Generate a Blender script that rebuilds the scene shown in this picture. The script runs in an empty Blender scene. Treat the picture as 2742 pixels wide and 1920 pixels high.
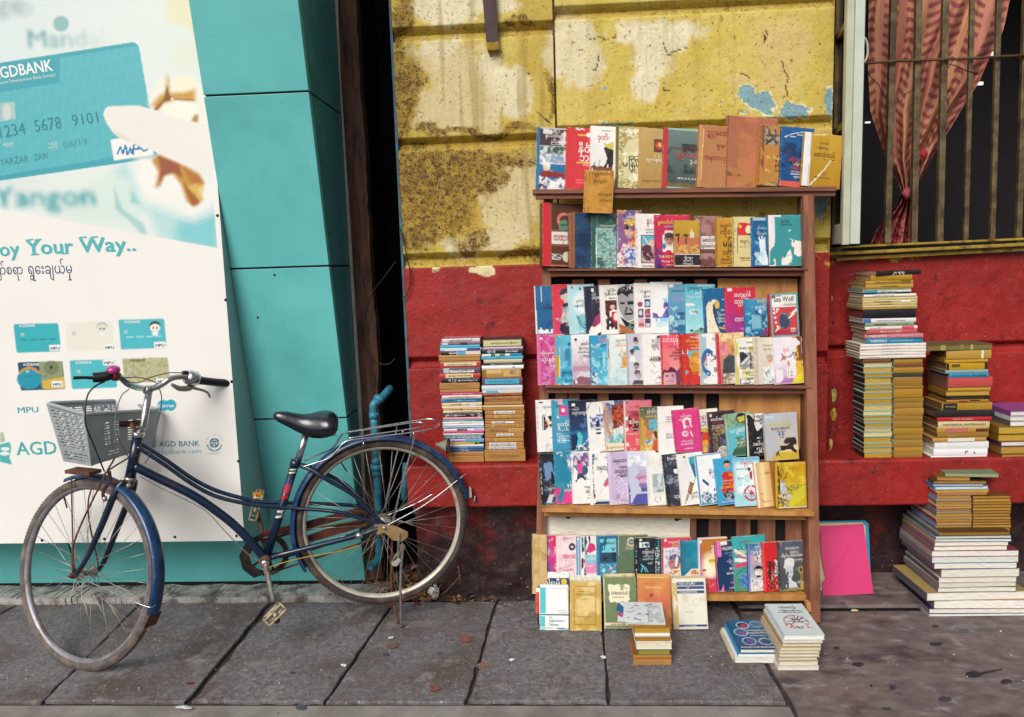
import bpy, math, random
import numpy as np
from mathutils import Vector, Matrix
random.seed(7)
rnd = random.Random(11)
SC = bpy.context.scene
# ------------------------------------------------------------------ camera, sky, sun, exposure
H_CAM = 1.38
PSI, THETA, ROLL = math.radians(3.2), math.radians(7.0), math.radians(1.8)
FW = Vector((-math.sin(PSI) * math.cos(THETA), math.cos(PSI) * math.cos(THETA), -math.sin(THETA)))
R0 = Vector((math.cos(PSI), math.sin(PSI), 0)); U0 = R0.cross(FW)
RV = R0 * math.cos(ROLL) - U0 * math.sin(ROLL)
UV = R0 * math.sin(ROLL) + U0 * math.cos(ROLL)
cam_d = bpy.data.cameras.new('camera'); cam = bpy.data.objects.new('camera', cam_d)
SC.collection.objects.link(cam); SC.camera = cam
cam_d.sensor_width = 36.0; cam_d.lens = 27.0; cam_d.clip_start = 0.05; cam_d.clip_end = 500
M3 = Matrix((RV, UV, -FW)).transposed()
cam.matrix_world = Matrix.Translation((0, 0, H_CAM)) @ M3.to_4x4()
SUN_EL, SUN_AZ = math.radians(38), math.radians(-22)      # azimuth measured from straight behind the camera, to the left
world = bpy.data.worlds.new('World'); SC.world = world; world.use_nodes = True
wn = world.node_tree; wn.nodes.clear()
wo = wn.nodes.new('ShaderNodeOutputWorld'); wb = wn.nodes.new('ShaderNodeBackground')
wh = wn.nodes.new('ShaderNodeHueSaturation'); ws = wn.nodes.new('ShaderNodeTexSky')
ws.sky_type = 'NISHITA'; ws.sun_disc = False; ws.sun_elevation = SUN_EL
ws.sun_rotation = math.radians(180) - SUN_AZ; ws.dust_density = 4.0; ws.air_density = 1.0
wh.inputs['Saturation'].default_value = 0.4
wb.inputs['Strength'].default_value = 0.088
wn.links.new(ws.outputs[0], wh.inputs['Color']); wn.links.new(wh.outputs[0], wb.inputs['Color'])
wn.links.new(wb.outputs[0], wo.inputs['Surface'])
sun_d = bpy.data.lights.new('sun', 'SUN'); sun = bpy.data.objects.new('sun', sun_d); SC.collection.objects.link(sun)
sun_d.energy = 2.3; sun_d.angle = math.radians(32); sun_d.color = (1.0, 0.955, 0.89)
sdir = Vector((math.sin(SUN_AZ) * math.cos(SUN_EL), -math.cos(SUN_AZ) * math.cos(SUN_EL), math.sin(SUN_EL)))
sun.rotation_euler = sdir.to_track_quat('Z', 'Y').to_euler()
SC.view_settings.view_transform = 'Standard'; SC.view_settings.look = 'None'
SC.view_settings.gamma = 1.0; SC.view_settings.exposure = 0.04
SC.view_settings.use_curve_mapping = False
try:
    SC.cycles.max_bounces = 6; SC.cycles.diffuse_bounces = 3; SC.cycles.glossy_bounces = 3
except Exception: pass

# ------------------------------------------------------------------ surveying helpers: photo point -> point on a real plane
CAMP = Vector((0, 0, H_CAM))
def ray(x, y): return FW * 2057.0 + RV * (x - 1371.0) + UV * (960.0 - y)
def onY(x, y, Y):
    d = ray(x, y); return CAMP + d * (Y / d.y)
def onZ(x, y, Z=0.0):
    d = ray(x, y); return CAMP + d * ((Z - H_CAM) / d.z)
def onX(x, y, X):
    d = ray(x, y); return CAMP + d * (X / d.x)
def onP(x, y, p, n):
    d = ray(x, y); n = Vector(n); return CAMP + d * ((Vector(p) - CAMP).dot(n) / d.dot(n))
def projn(P):
    """numpy (n,3) -> photo pixels, used to place wear and stains on walls where they are"""
    V = P - np.array(CAMP); z = V @ np.array(FW)
    return 1371 + 2057 * (V @ np.array(RV)) / z, 960 - 2057 * (V @ np.array(UV)) / z

# ------------------------------------------------------------------ colour helpers
NAM = dict(w='#e9e6e0', k='#15131a', r='#c8202c', b='#1d5f8c', c='#4fb2cc', y='#d9b42c', o='#c8862c', m='#d8317c',
           n='#16284c', g='#5c7a5c', a='#9a9a9c', t='#c39a5e', d='#3a3338', p='#8a4a9c', l='#c8b8d0', e='#e6dcc0',
           s='#b9d6dc', u='#6b3a20', v='#2e7f8f', q='#d8d4cc', z='#5a4a48', h='#d9a074', i='#b23038', j='#e9a0ac', x='#7ecbd4')
_cc = {}
def lin(c):
    if isinstance(c, (tuple, list)): return tuple(c[:3])
    if c in _cc: return _cc[c]
    h = NAM.get(c, c).lstrip('#')
    if len(h) == 3: h = ''.join(a * 2 for a in h)
    v = [int(h[i:i + 2], 16) / 255 for i in (0, 2, 4)]
    r = tuple(((a + 0.055) / 1.055) ** 2.4 if a > 0.04045 else a / 12.92 for a in v)
    _cc[c] = r; return r
def vn(x, y, s=0):
    """smooth value noise, numpy, 0..1"""
    x = np.asarray(x, float); y = np.asarray(y, float)
    xi = np.floor(x).astype(np.int64); yi = np.floor(y).astype(np.int64); fx = x - xi; fy = y - yi
    fx = fx * fx * (3 - 2 * fx); fy = fy * fy * (3 - 2 * fy)
    def h(a, b):
        n = (a * 374761393 + b * 668265263 + s * 982451653) & 0x7fffffff
        n = ((n ^ (n >> 13)) * 1274126177) & 0x7fffffff
        return ((n ^ (n >> 16)) & 0xffff) / 65535.0
    return (h(xi, yi) * (1 - fx) + h(xi + 1, yi) * fx) * (1 - fy) + (h(xi, yi + 1) * (1 - fx) + h(xi + 1, yi + 1) * fx) * fy
def fbm(x, y, s=0, o=4):
    v = 0; a = 0.5; t = 0
    for i in range(o):
        v = v + a * vn(x * 2 ** i, y * 2 ** i, s + i * 17); t += a; a *= 0.55
    return v / t
def sst(a, b, x): 
    t = np.clip((x - a) / (b - a), 0, 1); return t * t * (3 - 2 * t)

# ------------------------------------------------------------------ materials (all node based)
MATS = {}
def mat(name, col=None, rough=0.6, metal=0.0, var=0.15, scale=12.0, bump=0.0, bscale=60.0, col2=None, c2=0.5, c2w=0.1,
        attr=False, coat=0.0, spec=0.5, speck=None, patch=(), stretch=(1, 1, 1), emit=None):
    if name in MATS: return MATS[name]
    m = bpy.data.materials.new(name); m.use_nodes = True; nt = m.node_tree; N = nt.nodes; L = nt.links
    bs = N['Principled BSDF']; bs.inputs['Roughness'].default_value = rough; bs.inputs['Metallic'].default_value = metal
    bs.inputs['Specular IOR Level'].default_value = spec
    if coat: bs.inputs['Coat Weight'].default_value = coat; bs.inputs['Coat Roughness'].default_value = 0.12
    tc = N.new('ShaderNodeTexCoord'); mp = N.new('ShaderNodeMapping'); mp.inputs['Scale'].default_value = stretch
    L.new(tc.outputs['Object'], mp.inputs['Vector'])
    nz = N.new('ShaderNodeTexNoise'); nz.inputs['Scale'].default_value = scale; nz.inputs['Detail'].default_value = 6
    L.new(mp.outputs[0], nz.inputs['Vector'])
    if attr:
        at = N.new('ShaderNodeAttribute'); at.attribute_name = 'Col'; base = at.outputs['Color']
    else:
        rg = N.new('ShaderNodeRGB'); rg.outputs[0].default_value = (*lin(col), 1); base = rg.outputs[0]
    if col2 is not None:
        n2 = N.new('ShaderNodeTexNoise'); n2.inputs['Scale'].default_value = scale * 0.6; n2.inputs['Detail'].default_value = 8
        n2.inputs['Roughness'].default_value = 0.65
        L.new(mp.outputs[0], n2.inputs['Vector'])
        mr = N.new('ShaderNodeMapRange'); mr.inputs[1].default_value = c2 - c2w; mr.inputs[2].default_value = c2 + c2w
        L.new(n2.outputs['Fac'], mr.inputs[0])
        mx = N.new('ShaderNodeMix'); mx.data_type = 'RGBA'; L.new(mr.outputs[0], mx.inputs[0]); L.new(base, mx.inputs[6])
        mx.inputs[7].default_value = (*lin(col2), 1); base = mx.outputs[2]
    for pc, ps, pt, pw in patch:
        vz = N.new('ShaderNodeTexNoise'); vz.inputs['Scale'].default_value = ps; vz.inputs['Detail'].default_value = 7; vz.inputs['Roughness'].default_value = .6
        L.new(mp.outputs[0], vz.inputs['Vector'])
        mr = N.new('ShaderNodeMapRange'); mr.inputs[1].default_value = pt - pw; mr.inputs[2].default_value = pt + pw; L.new(vz.outputs['Fac'], mr.inputs[0])
        mx = N.new('ShaderNodeMix'); mx.data_type = 'RGBA'; L.new(mr.outputs[0], mx.inputs[0]); L.new(base, mx.inputs[6]); mx.inputs[7].default_value = (*lin(pc), 1); base = mx.outputs[2]
    if speck is not None:
        vz = N.new('ShaderNodeTexNoise'); vz.inputs['Scale'].default_value = speck[1]; vz.inputs['Detail'].default_value = 3
        L.new(tc.outputs['Object'], vz.inputs['Vector'])
        mr = N.new('ShaderNodeMapRange'); mr.inputs[1].default_value = speck[2]; mr.inputs[2].default_value = speck[2] + 0.03
        L.new(vz.outputs['Fac'], mr.inputs[0])
        mx = N.new('ShaderNodeMix'); mx.data_type = 'RGBA'; L.new(mr.outputs[0], mx.inputs[0]); L.new(base, mx.inputs[6])
        mx.inputs[7].default_value = (*lin(speck[0]), 1); base = mx.outputs[2]
    if var:
        mr = N.new('ShaderNodeMapRange'); mr.inputs[1].default_value = 0.3; mr.inputs[2].default_value = 0.7
        mr.inputs[3].default_value = 1 - var; mr.inputs[4].default_value = 1 + var
        L.new(nz.outputs['Fac'], mr.inputs[0])
        vm = N.new('ShaderNodeVectorMath'); vm.operation = 'SCALE'; L.new(base, vm.inputs[0]); L.new(mr.outputs[0], vm.inputs['Scale'])
        base = vm.outputs[0]
        m2 = N.new('ShaderNodeMapRange'); m2.inputs[1].default_value = 0.3; m2.inputs[2].default_value = 0.7
        m2.inputs[3].default_value = max(0.02, rough - 0.1); m2.inputs[4].default_value = min(1, rough + 0.12)
        L.new(nz.outputs['Fac'], m2.inputs[0]); L.new(m2.outputs[0], bs.inputs['Roughness'])
    L.new(base, bs.inputs['Base Color'])
    if bump:
        bn = N.new('ShaderNodeTexNoise'); bn.inputs['Scale'].default_value = bscale; bn.inputs['Detail'].default_value = 7
        bn.inputs['Roughness'].default_value = 0.6
        L.new(mp.outputs[0], bn.inputs['Vector'])
        bp = N.new('ShaderNodeBump'); bp.inputs['Strength'].default_value = 1.0; bp.inputs['Distance'].default_value = bump
        L.new(bn.outputs['Fac'], bp.inputs['Height']); L.new(bp.outputs[0], bs.inputs['Normal'])
    MATS[name] = m; return m

# ------------------------------------------------------------------ mesh builder
class MB:
    def __init__(s): s.v = []; s.f = []; s.c = []; s.sm = []
    def add(s, vs, fs, col=(1, 1, 1), smooth=False):
        b = len(s.v); s.v += [tuple(v) for v in vs]
        col = lin(col) if not isinstance(col, list) else col
        if isinstance(col, list): s.c += col
        else: s.c += [col] * len(vs)
        for f in fs: s.f.append(tuple(b + i for i in f)); s.sm.append(smooth)
        return s
    def hexa(s, p, col=(1, 1, 1)):
        """8 corners: bottom 0-3 ccw, top 4-7"""
        return s.add(p, [(0, 3, 2, 1), (4, 5, 6, 7), (0, 1, 5, 4), (1, 2, 6, 5), (2, 3, 7, 6), (3, 0, 4, 7)], col)
    def box(s, o, a, b, c, col=(1, 1, 1)):
        """origin corner and three edge vectors (right-handed)"""
        o, a, b, c = map(Vector, (o, a, b, c))
        if a.cross(b).dot(c) < 0: o = o + a; a = -a
        return s.hexa([o, o + a, o + a + b, o + b, o + c, o + a + c, o + a + b + c, o + b + c], col)
    def abox(s, x0, x1, y0, y1, z0, z1, col=(1, 1, 1)):
        return s.box((x0, y0, z0), (x1 - x0, 0, 0), (0, y1 - y0, 0), (0, 0, z1 - z0), col)
    def tube(s, pts, r, n=8, cap=True, col=(1, 1, 1), closed=False, flat=1.0, up=None):
        pts = [Vector(p) for p in pts]; m = len(pts)
        rs = r if isinstance(r, (list, tuple)) else [r] * m
        vs = []; prev = None
        for i, p in enumerate(pts):
            if closed: t = pts[(i + 1) % m] - pts[i - 1]
            elif i == 0: t = pts[1] - pts[0]
            elif i == m - 1: t = pts[-1] - pts[-2]
            else: t = (pts[i + 1] - p).normalized() + (p - pts[i - 1]).normalized()
            if t.length < 1e-9: t = Vector((0, 0, 1))
            t.normalize()
            if up is not None: a = Vector(up) - t * t.dot(Vector(up))
            elif prev is None:
                a = Vector((0, 0, 1)) - t * t.z
                if a.length < 0.1: a = Vector((0, 1, 0)) - t * t.y
            else: a = prev - t * t.dot(prev)
            a.normalize(); prev = a; b = t.cross(a)
            for k in range(n):
                w = 2 * math.pi * k / n
                vs.append(p + (a * math.cos(w) + b * math.sin(w) * flat) * rs[i])
        fs = []
        for i in range(m if closed else m - 1):
            j = (i + 1) % m
            for k in range(n): fs.append((i * n + k, i * n + (k + 1) % n, j * n + (k + 1) % n, j * n + k))
        if cap and not closed: fs.append(tuple(range(n - 1, -1, -1))); fs.append(tuple((m - 1) * n + k for k in range(n)))
        return s.add(vs, fs, col, True)
    def lathe(s, o, ax, prof, n=24, col=(1, 1, 1), smooth=True):
        """prof = [(r, h)] along the axis"""
        o = Vector(o); ax = Vector(ax).normalized(); a = ax.orthogonal().normalized(); b = ax.cross(a); vs = []
        for r, h in prof:
            for k in range(n):
                w = 2 * math.pi * k / n; vs.append(o + ax * h + (a * math.cos(w) + b * math.sin(w)) * r)
        fs = [(i * n + k, i * n + (k + 1) % n, (i + 1) * n + (k + 1) % n, (i + 1) * n + k) for i in range(len(prof) - 1) for k in range(n)]
        return s.add(vs, fs, col, smooth)
    def prism(s, poly, d, col=(1, 1, 1)):
        """planar polygon (list of points) extruded by vector d"""
        poly = [Vector(p) for p in poly]; d = Vector(d); n = len(poly)
        nn = Vector((0, 0, 0))
        for i in range(n): nn += poly[i].cross(poly[(i + 1) % n])
        if nn.dot(d) > 0: poly = poly[::-1]
        vs = poly + [p + d for p in poly]
        return s.add(vs, [tuple(range(n)), tuple(range(2 * n - 1, n - 1, -1))] + [(i, n + i, n + (i + 1) % n, (i + 1) % n) for i in range(n)], col)
    def build(s, name, m, parent=None, loc=None, bevel=0, autosmooth=False):
        me = bpy.data.meshes.new(name)
        base = Vector(loc) if loc is not None else (Vector(parent['_b']) if parent is not None else Vector((0, 0, 0)))
        V = np.array(s.v, dtype=float) - np.array(base)
        me.from_pydata(V.tolist(), [], s.f); me.materials.append(m)
        me.polygons.foreach_set('use_smooth', s.sm)
        at = me.color_attributes.new('Col', 'FLOAT_COLOR', 'POINT')
        C = np.ones((len(s.v), 4)); C[:, :3] = np.array(s.c).reshape(-1, 3); at.data.foreach_set('color', C.ravel())
        if getattr(s, 'mld', None) is not None:
            a2 = me.attributes.new('Mld', 'FLOAT', 'POINT'); a2.data.foreach_set('value', np.asarray(s.mld, dtype=np.float32))
        o = bpy.data.objects.new(name, me); SC.collection.objects.link(o)
        if parent is not None:
            o.parent = parent
            if loc is not None: o.location = base - Vector(parent['_b'])
            o['_b'] = tuple(base)
        else: o.location = base; o['_b'] = tuple(base)
        if bevel:
            bv = o.modifiers.new('bevel', 'BEVEL'); bv.width = bevel; bv.segments = 2; bv.limit_method = 'ANGLE'; bv.angle_limit = 0.7
        return o
def thing(name, label, cat, loc, group=None):
    o = bpy.data.objects.new(name, None); SC.collection.objects.link(o); o.location = loc; o.empty_display_size = 0.05
    o['_b'] = tuple(loc); tag(o, label, cat, group); return o
LABELS = {}
def tag(o, label=None, cat=None, group=None, kind=None):
    if label: o['label'] = label; LABELS[label] = LABELS.get(label, 0) + 1
    if label and len(label.split()) > 16: print('LONG', label)
    if label and LABELS[label] > 1: print('DUP', label)
    if cat: o['category'] = cat
    if group: o['group'] = group
    if kind: o['kind'] = kind
    return o

# text as flat mesh: outline cached, 1 unit = em
_tx = {}
def text_geo(s):
    if s in _tx: return _tx[s]
    cu = bpy.data.curves.new('lettering', 'FONT'); cu.body = s; cu.resolution_u = 2
    ob = bpy.data.objects.new('lettering', cu)
    me = bpy.data.meshes.new_from_object(ob)
    V = np.array([v.co[:] for v in me.vertices]) if len(me.vertices) else np.zeros((0, 3))
    F = [tuple(p.vertices) for p in me.polygons]
    bpy.data.meshes.remove(me); bpy.data.objects.remove(ob); bpy.data.curves.remove(cu)
    _tx[s] = (V, F); return _tx[s]
def put_text(mb, s, o, r, u, size, col, n=None, w=None, bold=0.0):
    """text with baseline origin o, right vector r, up vector u (unit), size in metres; w = wanted width"""
    V, F = text_geo(s)
    if not len(V): return
    x0, x1 = V[:, 0].min(), V[:, 0].max(); k = size
    kx = k if w is None else w / max(1e-6, x1 - x0)
    o = np.array(o); r = np.array(r); u = np.array(u)
    offs = [(0, 0)] if not bold else [(0, 0), (bold, 0), (0, bold * 0.6)]
    nn = np.cross(r, u)
    for q, (dx, dy) in enumerate(offs):
        P = o + np.outer((V[:, 0] - x0) * kx + dx * size, r) + np.outer(V[:, 1] * k + dy * size, u) + nn * 0.00012 * q
        mb.add([tuple(p) for p in P], F, col)

# ------------------------------------------------------------------ flat print: a small painter for covers, posters, cloth
def paint(X, Y, ops, S=1.0, base='w', seed=1):
    """X,Y arrays in the print's own units; ops = ';' separated drawing commands; returns (n,3) linear colours"""
    n = X.size; C = np.tile(np.array(lin(base)), (n, 1)).astype(float)
    def mixc(m, c):
        nonlocal C
        m = np.clip(m, 0, 1)[:, None]; C = C * (1 - m) + np.array(c) * m
    H = max(1e-6, Y.max()); W_ = max(1e-6, X.max()); k = 0
    for op in ops.split(';'):
        t = op.split()
        if not t: continue
        k += 1; c0 = t[0]
        if c0 == 'g':   # vertical gradient
            f = np.clip(Y / H, 0, 1)[:, None]; C = np.array(lin(t[1])) * (1 - f) + np.array(lin(t[2])) * f
        elif c0 == 'r':
            x0, y0, x1, y1 = map(float, t[1:5]); m = (X >= x0) & (X <= x1) & (Y >= y0) & (Y <= y1); mixc(m.astype(float), lin(t[5]))
        elif c0 == 'R':  # soft rect
            x0, y0, x1, y1, s = map(float, t[1:6]); m = sst(-s, s, X - x0) * sst(-s, s, x1 - X) * sst(-s, s, Y - y0) * sst(-s, s, y1 - Y); mixc(m, lin(t[6]))
        elif c0 == 'e':
            cx, cy, rx, ry = map(float, t[1:5]); d = np.sqrt(((X - cx) / rx) ** 2 + ((Y - cy) / ry) ** 2)
            s = float(t[6]) if len(t) > 6 else 0.08; mixc(1 - sst(1 - s, 1 + s, d), lin(t[5]))
        elif c0 == 'o':  # ring
            cx, cy, rr, w = map(float, t[1:5]); d = np.abs(np.hypot(X - cx, Y - cy) - rr); mixc((d < w).astype(float), lin(t[5]))
        elif c0 == 'p':
            P = list(map(float, t[2:])); P = list(zip(P[::2], P[1::2])); ins = np.zeros(n, bool); j = len(P) - 1
            for i in range(len(P)):
                (xi, yi), (xj, yj) = P[i], P[j]
                if yi != yj:
                    ins ^= ((yi > Y) != (yj > Y)) & (X < (xj - xi) * (Y - yi) / (yj - yi) + xi)
                j = i
            mixc(ins.astype(float), lin(t[1]))
        elif c0 == 'l':
            x0, y0, x1, y1, w = map(float, t[1:6]); dx, dy = x1 - x0, y1 - y0; q = np.clip(((X - x0) * dx + (Y - y0) * dy) / (dx * dx + dy * dy + 1e-9), 0, 1)
            d = np.hypot(X - x0 - q * dx, Y - y0 - q * dy); mixc((d < w).astype(float), lin(t[6]))
        elif c0 == 'n':  # picture-like mottle inside a box
            x0, y0, x1, y1 = map(float, t[1:5]); sc = float(t[7]) if len(t) > 7 else 9.0
            m = (X >= x0) & (X <= x1) & (Y >= y0) & (Y <= y1)
            f = fbm(X / sc + seed * 3.1 + k, Y / sc + seed * 1.7, seed + k); f = sst(0.36, 0.62, f)[:, None]
            cc = np.array(lin(t[5])) * (1 - f) + np.array(lin(t[6])) * f
            C = np.where(m[:, None], cc, C)
        elif c0 == 'N':  # noise blots over everything in a box, one colour
            x0, y0, x1, y1 = map(float, t[1:5]); sc = float(t[6]); th = float(t[7])
            m = (X >= x0) & (X <= x1) & (Y >= y0) & (Y <= y1)
            f = fbm(X / sc + seed * 2.3 + k, Y / sc, seed + k); mixc(m * sst(th - .03, th + 0.10, f) * .9, lin(t[5]))
        elif c0 == 'f':  # a head with hair, brow, eyes, nose, mouth
            cx, cy, rr = map(float, t[1:4]); sk = t[4]; hr = t[5]
            for a in ((0, -.28, 1.0, .95, hr), (0, .08, .82, 1.02, sk)):
                d = np.sqrt(((X - cx - a[0] * rr) / (a[2] * rr)) ** 2 + ((Y - cy - a[1] * rr) / (a[3] * rr)) ** 2); mixc(1 - sst(.94, 1.06, d), lin(a[4]))
            mixc(((np.hypot((X - cx) / .95, Y - cy) < rr) & (Y < cy - .48 * rr)).astype(float), lin(hr))
            for a in ((-.36, -.05, .2, .07), (.36, -.05, .2, .07), (0.05, .38, .12, .05), (0, .62, .3, .07), (-.36, -.22, .26, .05), (.36, -.22, .26, .05)):
                d = np.sqrt(((X - cx - a[0] * rr) / (a[2] * rr)) ** 2 + ((Y - cy - a[1] * rr) / (a[3] * rr)) ** 2); mixc(.8 * (1 - sst(.9, 1.1, d)), np.array(lin(hr)) * .6)
            mixc(.35 * ((np.hypot((X - cx) / .8, (Y - cy)) < rr) & (X > cx + .3 * rr) & (Y > cy - .4 * rr)).astype(float), np.array(lin(sk)) * .35)
        elif c0 == 'q':  # lines of small print
            x0, y0, x1, y1, st = map(float, t[1:6])
            m = (X >= x0) & (X <= x1 - 8 * vn(np.floor(Y / st), Y * 0, k)) & (Y >= y0) & (Y <= y1) & (np.mod(Y - y0, st) < st * .5) & (vn(X / 1.6, np.floor((Y - y0) / st), k) > .34)
            mixc(m * .9, lin(t[6]))
    return C
# ------------------------------------------------------------------ main planes of the place (metres)
YW = 3.10; YL = 2.95; YLOW = 3.06; YR = 3.24
# materials
m_wall = mat('old_wall_paint', attr=True, rough=0.75, var=0.10, scale=30, bump=0.003, bscale=70)
m_wallred = mat('old_red_wall_paint', attr=True, rough=0.6, var=0.12, scale=30, bump=0.003, bscale=70)
MY = ((30, .13, .64, .07, '#84641c', .7), (75, .11, .665, .05, '#5a4016', .62), (190, .09, .675, .03, '#1d130a', .5), (120, .04, .735, .01, '#d8cfb0', .5))
MR = ((24, .10, .66, .07, '#3c1216', .7), (80, .10, .69, .03, '#2a1012', .6), (130, .03, .71, .01, '#b88a80', .5))
def mould_shade(m, T_):
    nt = m.node_tree; N = nt.nodes; L = nt.links; bs = N['Principled BSDF']; base = bs.inputs['Base Color'].links[0].from_socket
    at = N.new('ShaderNodeAttribute'); at.attribute_name = 'Mld'; tc = N.new('ShaderNodeTexCoord')
    for sc, k, th, w, c, rg in T_:
        n = N.new('ShaderNodeTexNoise'); n.inputs['Scale'].default_value = sc; n.inputs['Detail'].default_value = 8; n.inputs['Roughness'].default_value = rg; L.new(tc.outputs['Object'], n.inputs['Vector'])
        a = N.new('ShaderNodeMath'); a.operation = 'MULTIPLY_ADD'; L.new(at.outputs['Fac'], a.inputs[0]); a.inputs[1].default_value = k; L.new(n.outputs['Fac'], a.inputs[2])
        r = N.new('ShaderNodeMapRange'); r.inputs[1].default_value = th - w; r.inputs[2].default_value = th + w; L.new(a.outputs[0], r.inputs[0])
        x = N.new('ShaderNodeMix'); x.data_type = 'RGBA'; L.new(r.outputs[0], x.inputs[0]); L.new(base, x.inputs[6]); x.inputs[7].default_value = (*lin(c), 1); base = x.outputs[2]
    L.new(base, bs.inputs['Base Color'])
mould_shade(m_wall, MY); mould_shade(m_wallred, MR)
m_dark = mat('sooty_plaster', '#2c2230', rough=0.95, var=0.3, bump=0.002)  # dark purple tone stands in for the shade of the gap
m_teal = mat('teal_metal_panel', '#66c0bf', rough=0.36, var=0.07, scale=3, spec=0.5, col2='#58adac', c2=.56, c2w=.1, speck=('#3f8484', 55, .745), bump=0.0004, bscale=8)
m_tealshade = mat('teal_side_panel', '#3c8689', rough=0.35, var=0.12, scale=6)  # darker copy of the teal: the side face's shade put into the colour
m_joint = mat('black_joint', '#17151d', rough=0.8, var=0.2)
m_silver = mat('silver_flashing', '#a9b9b6', rough=0.38, metal=0.35, var=0.06, scale=5)
m_trim = mat('white_trim', '#cfccc4', rough=0.5, var=0.15, scale=25)
m_timber = mat('weathered_timber', '#5d3d2e', rough=0.8, var=0.35, scale=18, stretch=(3, 3, 0.5), col2='#2c1c1a', c2=0.55, bump=0.004, bscale=40)
m_slab = mat('paving_concrete', '#7b7a7d', rough=0.88, var=0.28, scale=70, col2='#5d5556', c2=0.52, c2w=0.16, bump=0.003, bscale=150, speck=('#b9b6b2', 130, 0.675), patch=(('#574c4b', 4.5, .55, .07), ('#807c7a', 9, .60, .06), ('#6b4a40', 14, .70, .04), ('#39343a', 24, .70, .02)))
m_slab2 = mat('paving_concrete_brown', '#7c7675', rough=0.88, var=0.28, scale=60, col2='#5e5d66', c2=0.5, c2w=0.16, bump=0.003, bscale=150, speck=('#b5ada6', 120, 0.675), patch=(('#5a4f4a', 4.0, .52, .08), ('#7e7a7c', 8, .60, .06), ('#75503f', 12, .71, .04), ('#39343a', 26, .70, .02)))
m_cement = mat('smooth_cement', '#796f6c', rough=0.75, var=0.22, scale=22, col2='#5c4f52', c2=0.52, c2w=0.14, bump=0.0016, bscale=90, stretch=(0.8, 1.2, 1), speck=('#50525a', 14, 0.66), patch=(('#7a6a60', 3.0, .54, .1), ('#4f4347', 6, .58, .07), ('#847f82', 11, .64, .06), ('#2f2a30', 16, .735, .012)))
m_kerb = mat('kerb_concrete', '#8a8682', rough=0.85, var=0.2, scale=8, col2='#736b64', c2=0.55, bump=0.001, bscale=60)
m_soil = mat('joint_dirt', '#3c3230', rough=1.0, var=0.4, scale=40, bump=0.003)
m_print = mat('printed_paper', attr=True, rough=0.42, var=0.04, scale=40, spec=0.4)
m_vinyl = mat('printed_vinyl', attr=True, rough=0.45, var=0.015, scale=6, spec=0.4)
m_gloss = mat('glossy_print', attr=True, rough=0.22, var=0.05, scale=30, spec=0.5, bump=0.0008, bscale=14)
m_ink = mat('printed_ink', attr=True, rough=0.5, var=0.0)
m_page = mat('page_paper', attr=True, rough=0.85, var=0.22, scale=26, stretch=(1, 1, 16), bump=0.0012, bscale=50)
m_wood = mat('shelf_wood', '#7a4a36', rough=0.65, var=0.3, scale=14, stretch=(0.5, 3, 3), col2='#4f2a24', c2=0.58, bump=0.0012, bscale=50)
m_woodv = mat('post_wood', '#8f5c42', rough=0.65, var=0.25, scale=14, stretch=(3, 3, 0.4), col2='#6a3d2e', c2=0.56, bump=0.0012, bscale=50)
m_ply = mat('plywood', '#b98445', rough=0.6, var=0.18, scale=8, stretch=(3, 3, 0.6), col2='#96602f', c2=0.58, bump=0.0006)
m_slat = mat('crate_slat_wood', '#9c6a4c', rough=0.7, var=0.25, scale=10, stretch=(4, 4, 0.5), col2='#7a4a3a', c2=0.55, bump=0.001)

# ---- ground
g = MB(); g.add([(-60, -60, -0.16), (60, -60, -0.16), (60, 60, -0.16), (-60, 60, -0.16)], [(0, 1, 2, 3)])
m_road = mat('street_asphalt', '#3c3b3e', rough=0.9, var=0.2, scale=6, bump=0.004, bscale=60)
tag(g.build('ground', m_road), kind='structure')
def gz(x, y, z=0.0): return onZ(x, y, z)
YK = (gz(400, 1885).y + gz(1400, 1884).y) / 2
# pavement bed under the slabs, the kerb and the cement area on the right
bed = MB(); bed.abox(-5, 5.5, 1.9, 6.0, -0.159, -0.011)
pav = bed.build('pavement', m_soil); tag(pav, kind='structure')
def slab(poly, m, name='paving_slab', z=0.0, th=0.009, jit=0.004, n=14):
    """paving slab with worn, slightly wandering edges; poly = ground points, ccw"""
    pts = []
    for i in range(len(poly)):
        a, b = Vector(poly[i]), Vector(poly[(i + 1) % len(poly)])
        for k in range(n):
            p = a.lerp(b, k / n); t = (b - a).normalized(); nn = Vector((t.y, -t.x, 0))
            pts.append(p + nn * (-abs(rnd.gauss(0, jit)) + (0 if k else -0.004)))
    q = MB(); N = len(pts); c = sum((Vector(p) for p in pts), Vector()) / N
    top = [(p.x, p.y, z) for p in pts]; inn = [tuple(Vector((p.x, p.y, z)).lerp(Vector((c.x, c.y, z)), 0.012) + Vector((0, 0, 0.003))) for p in pts]
    bot = [(p.x, p.y, z - th) for p in pts]
    fs = [tuple(range(2 * N, 3 * N))]
    fs = [tuple(N + i for i in range(N))] + [(i, (i + 1) % N, N + (i + 1) % N, N + i) for i in range(N)] + [((i + 1) % N, i, 2 * N + i, 2 * N + (i + 1) % N) for i in range(N)]
    q.add(top + inn + bot, fs); return q.build(name, m, pav)
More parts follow.
